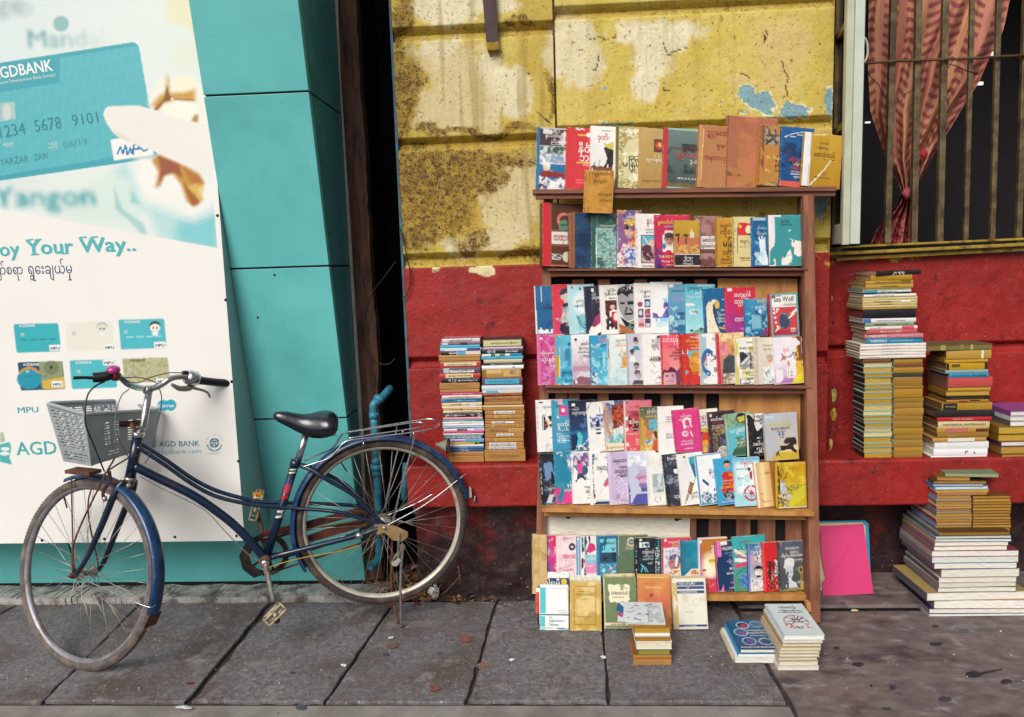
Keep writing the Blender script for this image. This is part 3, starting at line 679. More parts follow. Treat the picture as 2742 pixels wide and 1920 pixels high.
def blurtext(s, x, y, x2, h, c, rad, alpha, fade=None):
    V_, F_ = text_geo(s); a, b = onB(x, y), onB(x2, y - 6); k = h / 2057 * YBD; kx = (b.x - a.x) / (V_[:, 0].max() - V_[:, 0].min()); M = np.zeros(GX.shape); X0 = V_[:, 0].min()
    for f in F_:
        p = [(a.x + (V_[i, 0] - X0) * kx, a.z + V_[i, 1] * k + (V_[i, 0] - X0) * kx * (b.z - a.z) / (b.x - a.x)) for i in f]
        i0, i1 = np.searchsorted(wxs, min(q_[0] for q_ in p)) , np.searchsorted(wxs, max(q_[0] for q_ in p)) + 1; j0, j1 = np.searchsorted(wzs, min(q_[1] for q_ in p)), np.searchsorted(wzs, max(q_[1] for q_ in p)) + 1
        sl_ = (slice(j0, j1), slice(i0, i1))
        if M[sl_].size: M[sl_] = np.maximum(M[sl_], inpoly(GX[sl_], GZ[sl_], p))
    for _ in range(2):
        for ax in (0, 1): M = sum(np.roll(M, k_, ax) for k_ in range(-rad, rad + 1)) / (2 * rad + 1)
    m = M.ravel() * alpha
    if fade: m = m * sst(fade[1], fade[0], PX)
    pm(np.clip(m, 0, 1) * (1 - card), c)
blurtext('Mandalay', 78, 128, 350, 64, '#7fb0b4', 2, 1.5, (90, 330)); blurtext('ge', -8, 36, 60, 66, '#93aaa8', 3, 1.2); blurtext('Yangon', -14, 555, 255, 78, '#6db2b5', 3, 1.9)
# six little cards
def lcard(x0, y0, x1, y1, dx, c):
    p = [(x0 + 3, y0 + 3), (x1 - 4, y0), (x1, y0 + 4), (x1 + dx, y1 - 4), (x1 + dx - 4, y1), (x0 + dx + 3, y1 + 4), (x0 + dx, y1), (x0, y0 + 6)]
    pm(blurpoly(p, 1.3), c); return p
lcard(36, 865, 156, 941, 8, '#37aeb9'); lcard(176, 860, 302, 937, 3, '#e4e3d6'); lcard(317, 853, 440, 932, 6, '#4db7c2')
lcard(47, 967, 167, 1042, 8, '#1d5268'); lcard(186, 962, 308, 1038, 6, '#4db7c2'); lcard(327, 957, 449, 1022, 6, '#b9b690')
pm(pol(102, 968, 166, 966, 172, 1036, 112, 1040) * 1., '#8c9670'); pm(el(137, 984, 20, 19, .05) * .6, '#5f6c50'); pm(el(137, 984, 4, 4), '#22281c')
pm(el(78, 1015, 33, 27, .05) * (PX < 112), '#1f93ad'); pm(((np.abs(np.hypot(PX - 78, PY - 1015) - 30) < 3) & (PX < 112) & (PY < 1000)) * 1., '#d08a3c'); pm(pol(112, 1020, 172, 1008, 175, 1040, 116, 1042) * .9, '#d8b040')
pm(inpoly(PX, PY, [(327, 957), (449, 957), (455, 1022), (333, 1025)]) * sst(.5, .6, fbm(PX / 7, PY / 7, 9)) * .5, '#8f8c62')
for (x, y) in ((131, 924), (277, 922), (412, 916), (137, 1021), (275, 963), (418, 1013)): pm(blurpoly([(x, y), (x + 31, y - 1), (x + 33, y + 15), (x + 2, y + 16)], 1), '#efeee8')
for cx, cy, hc, sc in ((273, 880, '#b8c4c4', '#e2dfd2'), (415, 878, '#3a3230', '#ece6da')):
    pm(el(cx, cy - 5, 15, 13, .12), hc); pm(el(cx, cy, 14, 11, .12), sc); pm(el(cx, cy + 15, 9, 6, .2), '#e6eceb'); pm(el(cx - 5, cy, 2.3, 3), '#6a5a48'); pm(el(cx + 5, cy, 2.3, 3), '#6a5a48')
for (x, y) in ((55, 892), (192, 888), (332, 884), (68, 990), (205, 990), (341, 985)): pm(pol(x, y, x + 10, y, x + 10, y + 9, x, y + 9) * .8, '#b7c2bc')
for (x, y, w) in ((54, 910, 96), (338, 902, 94), (66, 1008, 60)):
    pm(((PX > x) & (PX < x + w) & (np.abs(PY - y + (PX - x) * .02) < 2.6) & (np.mod(PX - x, 26) < 20)) * .7, '#2a7f92' if y != 902 else '#a8dde2')
# logos and emblems
pm(blurpoly([(0, 1190), (26, 1183), (30, 1200), (25, 1225), (33, 1245), (0, 1237)], 1), '#4db0ad'); pm(blurpoly([(0, 1158), (9, 1157), (14, 1182), (0, 1186)], 1), '#a8bf9e')
pm(blurpoly([(-40, 1190), (0, 1190), (0, 1237), (-40, 1230)], 1), '#4db0ad'); pm(el(12, 1215, 13, 5, .1), '#e6ece8')
pm(el(14, 1202, 12, 5, .1), '#e6ece8')
pm(el(437, 1086, 16, 15, .05), '#2fa6bd'); pm(el(457, 1085, 15, 15, .05), '#2fa6bd'); pm(el(472 - 25, 1086, 14, 9, .05), '#2fa6bd')
pm(el(574, 1186, 13, 13, .08), '#1f5a78'); pm((np.abs(np.hypot(PX - 574, PY - 1188) - 19) < 1.8) * (PY > 1190) * .9, '#3c7a90')
pm(((np.abs(PY - 1186) < 1) | (np.abs(PX - 574) < 1) | (np.abs(np.hypot(PX - 574, PY - 1186) - 7) < 1)) * (np.hypot(PX - 574, PY - 1186) < 12) * .9, '#cfe0e4')
pm((np.abs(np.hypot(PX - 574, PY - 1186) - 22) < 1.5) * (PY < 1182) * (np.mod(PX, 5) < 3) * .6, '#8fa8b0')
pm(blurpoly([(405, 1172), (415, 1170), (417, 1198), (407, 1200)], 1), '#3ba9ad')
pm(blurpoly([(248, 1082), (296, 1079), (297, 1094), (249, 1097)], 1) * .0, '#2a5c9c')
q = MB(); q.v = [tuple(p) for p in P]; q.c = [tuple(c) for c in C]; w = len(wxs)
q.f = [(i * w + j, i * w + j + 1, (i + 1) * w + j + 1, (i + 1) * w + j) for i in range(len(wzs) - 1) for j in range(w - 1)]; q.sm = [True] * len(q.f)
q.build('printed_sheet', m_vinyl, board)
# board backing with its silver return on the right and below
q = MB()
zz = [ZB0, .8, 1.2, ZBD - .01]
for z0, z1 in zip(zz, zz[1:]):
    q.hexa([(-2.76, YBD + .003, z0), (XBR, YBD + .003, z0), (XBR, FY(z0) - .001, z0), (-2.76, FY(z0) - .001, z0), (-2.76, YBD + .003, z1), (XBR, YBD + .003, z1), (XBR, FY(z1) - .001, z1), (-2.76, FY(z1) - .001, z1)])
q.build('board_return', m_silver, board)
# lettering
def btext(s, x, y, x2, y2, h, col, bold=0.0, off=.0006):
    """baseline from (x,y) to (x2,y2) in the photo, h = em height in photo pixels"""
    a, b = onB(x, y, off), onB(x2, y2, off); r = (b - a); w = r.length; r = r / w; up = onB(x, y - 50, off) - a; k = up.length / 50; up = (up - r * up.dot(r)).normalized()
    lt = MB(); put_text(lt, s, a, r, up, h * k, lin(col), w=w, bold=bold); lt.build('lettering', m_ink, board)
btext('AGDBANK', -22, 214, 142, 189, 44, '#eef0ee', .03); btext('Asia Green Development Bank Limited', -30, 230, 148, 204, 13, '#dbe6e6')
btext('1234', 2, 370, 70, 358, 46, '#1f7f95'); btext('5678', 95, 353, 166, 343, 46, '#1f7f95'); btext('9101', 195, 338, 264, 328, 44, '#1f7f95')
btext('9509', 10, 394, 36, 391, 15, '#d7e6e6'); btext('06/19', 170, 396, 235, 386, 24, '#3a95a4'); btext('VALID', 130, 390, 154, 387, 12, '#d7e6e6'); btext('DATE', 131, 399, 154, 396, 9, '#d7e6e6')
btext('YARZAR', 0, 443, 78, 433, 26, '#2d8798'); btext('ZAW', 94, 430, 130, 424, 25, '#2d8798')
btext('Enj', -105, 690, -4, 687, 54, '#4bb3b7', .05); btext('oy', 0, 687, 52, 684, 54, '#4bb3b7', .05); btext('Your', 72, 683, 195, 678, 56, '#4bb3b7', .06); btext('Way..', 214, 677, 362, 672, 56, '#4bb3b7', .06)
btext('စိတ်ကြိုက်စရာ', -90, 736, 61, 734, 36, '#2c3f60'); btext('ရွေးချယ်မှု', 76, 734, 193, 732, 40, '#2c3f60')
for (x, y, c) in ((39, 876, '#f2f4f2'), (320, 866, '#f2f4f2'), (50, 980, '#f2f4f2'), (190, 975, '#f2f4f2'), (334, 969, '#6d6a48')): btext('AGDBANK', x + 12, y, x + 56, y - 1, 10, c, .03)
for (x, y) in ((131, 924), (277, 922), (412, 916), (137, 1021), (275, 963), (418, 1013)): btext('MPU', x + 5, y + 13, x + 28, y + 12, 11, '#2a5f86', .04)
btext('MPU', 48, 1106, 103, 1104, 22, '#2496aa', .02); btext('VISA', 240, 1098, 292, 1096, 20, '#2a5c9c', .06); btext('Cirrus', 424, 1092, 466, 1090, 14, '#f2f4f2', .03)
btext('AGD', 45, 1219, 152, 1216, 50, '#3ba9ad', .02); btext('AGD BANK', 426, 1197, 535, 1194, 21, '#2f8f9b', .02); btext('www.agdbank.com', 383, 1217, 539, 1213, 17, '#6fb5bc')
btext('WE SUPPORT', 560, 1217, 590, 1216, 6, '#9fb4b8')
# slab serifs that turn the headline into a bookish face
def bbar(x0, y0, x1, y1, h, col, off=.0008):
    a, b, c, d = onB(x0, y0, off), onB(x1, y1, off), onB(x1, y1 - h, off), onB(x0, y0 - h, off); q = MB(); q.add([a, b, c, d], [(0, 1, 2, 3)], lin(col)); q.build('letter_serif', m_ink, board)
for x in (72, 94): bbar(x - 2, 644 + 1, x + 17, 643, 4, '#4bb3b7')
bbar(82, 684, 104, 683, 4, '#4bb3b7'); bbar(212, 638, 232, 637, 4, '#4bb3b7'); bbar(244, 637, 262, 636, 4, '#4bb3b7'); bbar(165, 681, 184, 680, 4, '#4bb3b7')
for (x, y) in ((563, 342), (582, 577), (604, 803), (620, 1022), (638, 1235), (112, 1451 - 4), (279, 1447 - 4), (468, 1442 - 4), (633, 1439 - 4), (549, 140)):
    p = onB(x, y, .0005); q = MB(); q.lathe(p, (0, -1, 0), [(0, .004), (.004, .003), (.0058, 0)], 10); q.build('screw', m_joint, board)
# ------------------------------------------------------------------ window bay
win = thing('window', 'barred window with open white casement and yellow sill above the red wall', 'window', onY(2500, 670, YR))
m_yel = mat('yellow_gloss_paint', '#9c8228', rough=.5, var=.25, scale=25, col2='#5f4420', c2=.58, c2w=.06, bump=.001)
m_yeld = mat('brown_window_frame', '#6b5326', rough=.5, var=.3, scale=20, col2='#3a2a18', c2=.55)
m_bar = mat('olive_painted_bar', '#665a3a', rough=.5, var=.3, scale=30, col2='#4a3526', c2=.52, c2w=.08, bump=.0006)
m_white = mat('chalky_white_paint', '#b7b9a4', rough=.55, var=.1, scale=15, bump=.0004)
sl, sr = onY(2205, 676, YR - .05), onY(2800, 650, YR - .05)
def bar3(a, b, hpx, Y, dep, mb):
    """board between two photo points (its top edge), hpx tall, dep deep"""
    A, B = onY(*a, Y), onY(*b, Y); C = onY(a[0], a[1] + hpx, Y); mb.box(A, B - A, (0, dep, 0), (0, 0, C.z - A.z)); return mb
q = bar3((2212, 676), (2800, 647), 9, YR - .06, .10, MB()); q.build('sill_board', m_yel, win, bevel=.003)
q = bar3((2240, 689), (2800, 659), 10, YR - .035, .06, MB()); q.build('sill_board', m_yel, win, bevel=.003)
q = bar3((2216, 660), (2800, 634), 6, YR - .02, .09, MB()); q.build('sill_board', m_yel, win, bevel=.002)
# jamb behind the casement
hx = onY(2236, 400, YR - .02)
q = MB(); q.abox(XR + .001, hx.x + .03, YR - .04, YR + .06, s0, ztop); q.build('jamb', m_yeld, win, bevel=.003)
# casement swung out towards the street
ca0 = onY(2247, 400, YR - .05); fr = onY(2283, 400, 2.93)
zb = onY(2262, 652, 2.93).z; zt = 2.75
dv = Vector((fr.x - ca0.x, fr.y - ca0.y, 0)); wl = dv.length; dv /= wl; nv = Vector((dv.y, -dv.x, 0))
o0 = Vector((ca0.x, ca0.y, 0)); th = .030
def cas(u0, u1, z0, z1, name, m, t0=0, t1=1, bev=.002):
    q = MB(); q.box(o0 + dv * (wl * u0) + nv * (th * t0) + Vector((0, 0, z0)), dv * (wl * (u1 - u0)), nv * (th * (t1 - t0)), (0, 0, z1 - z0)); return q.build(name, m, win, bevel=bev)
zr = [zb, onY(2262, 608, 2.98).z, 1.60]
cas(0, .16, zb, zt, 'casement_stile', m_yeld); cas(.84, 1, zb, zt, 'casement_stile', m_white); cas(.161, .839, zb, zb + .075, 'casement_rail', m_white)
z1 = onY(2250, 345, 3.05).z; z2 = onY(2250, 85, 3.05).z
cas(.161, .839, z1 - .012, z1 + .014, 'glazing_bar', m_yeld); cas(.161, .839, z2 - .012, z2 + .014, 'glazing_bar', m_yeld)
m_glass = mat('dusty_dark_glass', '#1c1717', rough=.12, var=.3, scale=8, spec=.6)
for a, b in ((zb + .076, z1 - .013), (z1 + .015, z2 - .013), (z2 + .015, zt)): cas(.162, .838, a, b, 'pane', m_glass, .4, .55, 0)
# white front post of the casement seen nearly edge on
A = onY(2262, 400, 2.925).x; B = onY(2306, 400, 2.925).x
q = MB(); q.abox(A, A + (B - A) * .42, 2.925, 2.945, zb - .005, zt); q.build('casement_edge', m_white, win, bevel=.002)
q = MB(); q.abox(A + (B - A) * .43, B, 2.915, 2.95, zb - .003, zt); q.build('casement_edge', mat('pale_green_white', '#c3cdbc', rough=.5, var=.08), win, bevel=.002)
q = MB(); q.abox(B + .001, B + .02, 2.96, 3.2, zb - .01, zt); q.build('casement_side', m_dark, win)
ring = [onY(2311 + 13 * math.sin(t) , 133 - 34 * math.cos(t), 2.94) for t in np.linspace(0, math.pi * 1.02, 14)]
q = MB(); q.tube(ring, .004, 8); q.build('catch_ring', m_white, win)
# bars and cross rod
YBAR = YR - .0
for i, (xt, xb, w) in enumerate(((2393, 2375, 15), (2460, 2446, 15), (2532, 2515, 15), (2604, 2585, 11), (2675, 2656, 12), (2748, 2726, 13))):
    a, b = onY(xt, -30, YBAR), onY(xb, 652, YBAR); hw = w * .5 * YBAR / 2057
    q = MB(); q.box(Vector((b.x - hw, YBAR - hw, b.z)), (2 * hw, 0, 0), (0, 2 * hw, 0), Vector((a.x - b.x, 0, a.z - b.z))); q.build('window_bar', m_bar, win, bevel=.002)
rod = [onY(2308, 170, YBAR - .035), onY(2400, 163, YBAR - .025), onY(2560, 158, YBAR - .022), onY(2760, 147, YBAR - .02)]
q = MB(); q.tube(rod, .0055, 8); q.build('cross_rod', mat('rusty_rod', '#5b4028', rough=.6, var=.3, scale=40), win)
m_wire = mat('black_wire', '#15131a', rough=.5, var=.1)
wires = thing('wire', 'thin black wire twisted round the window cross rod', 'wire', onY(2540, 165, YBAR - .03))
q = MB(); q.tube([onY(x, y, YBAR - .04) for x, y in ((2520, 178), (2528, 160), (2552, 152), (2554, 158), (2540, 182), (2532, 170), (2560, 176), (2590, 190), (2622, 199))], .0022, 6); q.build('wire_strand', m_wire, wires)
q = MB(); q.tube([onY(x, y, YBAR + .03) for x, y in ((2322, 185), (2330, 205), (2352, 225), (2370, 262), (2382, 278), (2400, 276), (2415, 270), (2422, 252), (2445, 240))], .0016, 6); q.build('wire_strand', m_wire, wires)
# the dark room behind, and slots of daylight in its far shutter
rm = thing('dark_room', 'unlit room interior seen through the barred window', 'room', (2.1, 4.4, s0))
q = MB()
q.abox(XR + .05, 4.0, 4.6, 4.65, s0 - .3, 3.2); q.abox(XR + .02, XR + .06, YR + .08, 4.6, s0 - .3, 3.2); q.abox(XR + .06, 4.0, YR + .1, 4.6, s0 - .35, s0 - .3); q.abox(XR + .06, 4.0, YR + .1, 4.6, 3.2, 3.25); q.abox(4.0, 4.05, YR + .1, 4.6, s0 - .3, 3.25)
q.build('room_wall', mat('dark_room_wall', '#120d12', rough=.95, var=.3), rm)
em = bpy.data.materials.new('daylight_slot'); em.use_nodes = True; b_ = em.node_tree.nodes['Principled BSDF']; b_.inputs['Emission Color'].default_value = (.8, .84, .84, 1); b_.inputs['Emission Strength'].default_value = .8
for (x0, x1, y, hh) in ((2648, 2668, 145, 11), (2614, 2632, 224, 8), (2317, 2330, 328, 4)):
    a, b = onY(x0, y, 4.59), onY(x1, y, 4.59); q = MB(); q.abox(a.x, b.x, 4.585, 4.595, a.z - hh * .0011, a.z + hh * .0011); q.build('light_slot', em, rm)
# ---- curtain: gathered, tied in a knot, tail below
cu = thing('curtain', 'pink checked curtain gathered and tied in a knot behind the bars', 'curtain', onY(2500, 100, 3.33))
LE = [(-40, 2322), (0, 2323), (180, 2322), (300, 2330), (365, 2352), (430, 2372), (480, 2400), (512, 2413), (530, 2416)]
RE = [(-40, 2712), (0, 2705), (80, 2685), (150, 2650), (220, 2622), (270, 2590), (340, 2548), (400, 2508), (450, 2482), (500, 2455), (530, 2446)]
def ip(T, y): return float(np.interp(y, [a for a, b in T], [b for a, b in T]))
def cloth(LE, RE, y0, y1, ny, nx, name, folds, tail=False):
    V = []; C = []
    for i in range(ny + 1):
        y = y0 + (y1 - y0) * i / ny; l, r = ip(LE, y), ip(RE, y); wd = (r - l) / 380.
        for j in range(nx + 1):
            u = j / nx; uu = u + .03 * math.sin(y / 60 + u * 9) * wd
            ph = uu * folds * 2 * math.pi
            dep = (.013 + .02 * (1 - wd)) * math.sin(ph + .9 * math.sin(y / 130)) + .012 * math.sin(ph * 1.7 + y / 70) + .02 * (float(vn(u * 5 + y / 300, y / 160, 9)) - .5) 
            x = l + (r - l) * u + 3 * math.sin(ph + 1.2) * wd
            p = onY(x, y, 3.35 + dep + (0.02 if tail else 0)); V.append(tuple(p))
            s = .5 + .5 * math.sin(y / (27 / 6.283) + 2.0 * math.sin(ph) ); col_ = math.sin(u * folds * 1.5 * 2 * math.pi + 1) > -.35
            sh = uu * 20
            a = np.array(lin('#bd7c66' if not tail else '#c85a60')); b = np.array(lin('#84433f' if not tail else '#8a2434')); c2 = np.array(lin('#c89c62' if not tail else '#b88070'))  # c2 is a highlight tone put into the cloth colour
            base = a * .6 + c2 * .4 if math.sin(u * 17 + 1.5) > 0 else a
            k = 1.0 if (s > .55 and col_) else (.25 if col_ else .12)
            c = base * (1 - k) + b * k
            if tail:
                f = float(vn(u * 24, y / 4.0, 5)); c = c * (1 - .75 * (f > .62)) + np.array(lin('#1c1014')) * .75 * (f > .62)
            C.append(tuple(c))
    q = MB(); w = nx + 1; q.v = V; q.c = C; q.f = [(i * w + j, i * w + j + 1, (i + 1) * w + j + 1, (i + 1) * w + j) for i in range(ny) for j in range(nx)]; q.sm = [True] * len(q.f)
    return q.build(name, mat('curtain_cloth', attr=True, rough=.85, var=.08, scale=60), cu)
cloth(LE, RE, -40, 530, 190, 190, 'drape', 4.3)
cloth([(518, 2415), (545, 2404), (580, 2372), (620, 2345), (656, 2330)], [(518, 2447), (540, 2440), (580, 2440), (656, 2441)], 518, 656, 40, 60, 'tail', 4, True)
q = MB(); c = onY(2430, 518, 3.30); n = 12; vs = []
for a in range(n):
    for b in range(7):
        t_, f_ = b / 6 * math.pi, a / n * 2 * math.pi; r = .019 * (1 + .35 * math.sin(3 * f_ + b * 1.7)); vs.append((c.x + r * math.sin(t_) * math.cos(f_), c.y + r * .8 * math.sin(t_) * math.sin(f_), c.z + r * 1.1 * math.cos(t_)))
q.add(vs, [(a * 7 + b, a * 7 + b + 1, ((a + 1) % n) * 7 + b + 1, ((a + 1) % n) * 7 + b) for a in range(n) for b in range(6)], lin('#a04850'), True); q.build('knot', MATS['curtain_cloth'], cu)
c = onY(2477, 410, 3.30); q = MB(); q.lathe(c, (0, -1, 0), [(0, -.006), (.015, -.007), (.018, -.012)], 9, lin('#a82432')); q.build('flower_patch', MATS['curtain_cloth'], cu)

# ------------------------------------------------------------------ the bookcase, leaning back against the wall
LN = .09
def S(x, y, off=0.0): return onP(x, y, (0, 2.78 + off, 0), (0, 1, -LN))
case = thing('bookcase', 'leaning open wooden bookcase of four long shelves holding upright books', 'bookcase', S(1820, 1640))
BK = Vector((0, 1, 0)); UPL = Vector((0, LN, 1)).normalized()
def shelf(x0, y0, x1, y1, h, off, dep, name, m, bev=.0015):
    A, B, C = S(x0, y0, off), S(x1, y1, off), S(x0, y0 + h, off); q = MB(); q.box(A, B - A, (0, dep, .0), C - A); return q.build(name, m, case, bevel=bev)
shelf(1426, 507, 2240, 499, 12, 0, .085, 'top_board', m_wood); shelf(1434, 520, 2238, 511.5, 13, .012, .03, 'batten', m_wood)
shelf(1467, 719.5, 2164, 718, 6, -.004, .10, 'shelf_board', m_wood); shelf(1470, 726, 2160, 724.5, 14, .02, .03, 'batten', m_wood)
shelf(1460, 1033, 2173, 1035, 6, -.004, .10, 'shelf_board', m_wood); shelf(1464, 1039.5, 2170, 1041.5, 13, .02, .03, 'batten', m_wood)
shelf(1450, 1361, 2181, 1372, 11, -.035, .135, 'shelf_board', m_ply); shelf(1458, 1373, 2160, 1383, 10, .03, .02, 'batten', m_ply)
shelf(1442, 1596, 2174, 1594, 15, .045, .085, 'shelf_board', m_ply)
def post(a, b, w, off, dep, name, m):
    A, B = S(*a, off), S(*b, off); hw = w * .5 * A.y / 2057; q = MB(); q.box(B - Vector((hw, 0, 0)), (2 * hw, 0, 0), (0, dep, 0), A - B); return q.build(name, m, case, bevel=.0015)
post((1468, 534), (1444, 1640), 25, .070, .03, 'post', m_woodv); post((2166, 522), (2184, 1668), 27, .0, .035, 'post', m_woodv)
post((2151, 520), (2166, 1655), 10, .04, .05, 'post', m_wood)
post((2166, 1615), (2168, 1640), 12, -.01, .03, 'foot_block', m_ply)
BO = .078
for y0, y1, xs in ((748, 1030, [(1548, 32), (1617, 32), (1716, 32), (1792, 33), (1877, 33)]), (1048, 1350, [(1503, 32), (1538, 30), (1615, 30), (1710, 31), (1786, 33), (1875, 33)]), (1384, 1590, [(1914, 32), (1991, 38), (2053, 47), (2126, 44)])):
    for x, w in xs: post((x, y0), (x, y1), w, BO + (.035 if y0 > 1300 else 0), .012, 'back_slat', m_slat)
shelf(1922, 745, 2136, 746, 150, BO, .008, 'back_panel', m_ply); shelf(1926, 1050, 2144, 1052, 150, BO, .008, 'back_panel', m_ply)
post((1857, 1384), (1857, 1590), 17, .10, .03, 'upright', m_woodv)
# hidden risers that lift the rear rows
shelf(1470, 900, 2150, 905, 10, .04, .05, 'riser', m_slat); shelf(1450, 1217, 2150, 1240, 10, .04, .05, 'riser', m_slat)
# added dark sheets that stand in for the shade behind the slats
q = MB(); A, B, C = S(1476, 742, BO + .018), S(2150, 742, BO + .018), S(1450, 1350, BO + .018); q.box(A, B - A, (0, .002, 0), C - A)
q.build('back_cloth', mat('black_sacking', '#1a1216', rough=.95, var=.3), case)
q = MB(); A, B, C = S(1866, 1384, BO + .05), S(2160, 1384, BO + .05), S(1866, 1590, BO + .05); q.box(A, B - A, (0, .002, 0), C - A); q.build('back_cloth', MATS['black_sacking'], case)
wbd = thing('white_panel', 'plain white board with torn edge standing behind the lowest row of books', 'board', S(1655, 1580, .045))
A, B, C = S(1458, 1384, .100), S(1848, 1388, .100), S(1455, 1575, .100); q = MB(); q.box(A, B - A, (0, .006, 0), C - A, lin('#e4e0d2')); q.build('panel_sheet', m_page, wbd)
for x, y in ((1515, 1385), (1806, 1391)):
    a = S(x, y - 3, .0985); q = MB(); k = .00135; q.add([a, a + Vector((22 * k, 0, -.002)), a + Vector((20 * k, 0, -.006)), a + Vector((12 * k, 0, -.007)), a + Vector((10 * k, 0, -.012)), a + Vector((1 * k, 0, -.010))], [(0, 5, 4, 3, 2, 1)], lin('k')); q.build('tear', m_ink, wbd)

# ------------------------------------------------------------------ upright books
def book(bl_, tl, wpx, tmm, label, base, art, off=0.0, lean=.12, yaw=9.0, spine=None, back=None, gloss=0, P=None, hard=0, plane=None, edge='#d9cda8', group='books standing face out on the bookcase', loc0=None):
    P0 = S(bl_[0], bl_[1], off) if plane is None else plane(*bl_)
    TL = onP(tl[0], tl[1], P0, (0, 1, -lean)); up = TL - P0; h = up.length; up = up / h
    hpx = math.hypot(tl[0] - bl_[0], tl[1] - bl_[1]); s = h / hpx; W = wpx * s; t = tmm / 1000
    ya = math.radians(yaw); r = Vector((math.cos(ya), math.sin(ya), 0)); r = (r - up * r.dot(up)).normalized(); n = r.cross(up); bk = -n
    o = thing('book', label, 'book', P0, group)
    sd = int(bl_[0] * 7 + bl_[1]) % 997
    nx = max(6, int(W / .0026)); ny = max(8, int(h / .0026)); U, Vv = np.meshgrid(np.linspace(0, wpx, nx + 1), np.linspace(0, hpx, ny + 1)); U = U.ravel(); Vv = Vv.ravel()
    C = paint(U, Vv, ';'.join(a for a in art.split(';') if not a.strip().startswith('t ')), base=base, seed=sd)
    # wear: pale scuffs on the edges
    ed = np.minimum(np.minimum(U, wpx - U), np.minimum(Vv, hpx - Vv)); wr = (sst(2.2, 0, ed) * sst(.5, .65, fbm(U / 3, Vv / 3, sd)))[:, None] * .6; C = C * (1 - wr) + np.array(lin('#d8d0bc')) * wr
    dirt = sst(.6, .8, fbm(U / 22, Vv / 22, sd + 5))[:, None] * .12; C = C * (1 - dirt) + np.array(lin('#8a7350')) * dirt
    u = U / wpx; vv = Vv / hpx; tc = .0022 if hard else .0006
    curl = (.0025 * (rnd.random() * .8 + .2)) * (0 if hard else 1); bul = (u ** 2) * curl * (1 + .8 * np.sin(vv * 3 + sd)) + (fbm(u * 2, vv * 2, sd + 9) - .5) * (.0012 if hard else .0028)
    bul = bul * np.minimum(1, ed / 6)
    R_, UP_, N_ = np.array(r), np.array(up), np.array(n); A0 = np.array(TL)
    Pp = A0 + np.outer(U * s, R_) - np.outer(Vv * s, UP_) + np.outer(bul, N_)
    q = MB(); q.v = [tuple(p) for p in Pp]; q.c = [tuple(c) for c in C]; w = nx + 1
    q.f = [(i * w + j, (i + 1) * w + j, (i + 1) * w + j + 1, i * w + j + 1) for i in range(ny) for j in range(nx)]; q.sm = [True] * len(q.f)
    spc = spine or base; b_ = P0 + bk * .0003
    q.box(b_, r * W, bk * tc, up * h, lin(spc)); q.box(P0 + bk * (t - tc), r * W, bk * tc, up * h, lin(back or spc)); q.box(P0 + bk * (tc + .0004), r * (.0012 if not hard else .003), bk * (t - 2 * tc - .0005), up * h, lin(spc))
    q.build('cover', m_gloss if gloss else m_print, o)
    ins = .004 if hard else .0007; q = MB(); q.box(P0 + r * (.0014 if not hard else .0035) + up * ins + bk * (tc + .0005), r * (W - ins - .002), bk * (t - 2 * tc - .001), up * (h - 2 * ins), lin(edge)); q.build('page_block', m_page, o)
    tb = MB()
    for a in art.split(';'):
        t_ = a.split(None, 6)
        if len(t_) < 7 or t_[0] != 't': continue
        x, y, em, wd = map(float, t_[1:5]); org = TL + r * (x * s) - up * (y * s) + n * .0016
        put_text(tb, t_[6].strip(), org, r, up, em * s, lin(t_[5]), w=(wd * s if wd else None), bold=.012)
    if tb.v: tb.build('cover_lettering', m_ink, o)['kind'] = 'stuff'
    return o
ROW = 'books standing face out on the bookcase'
def T(*a): return ' ;'.join(a)
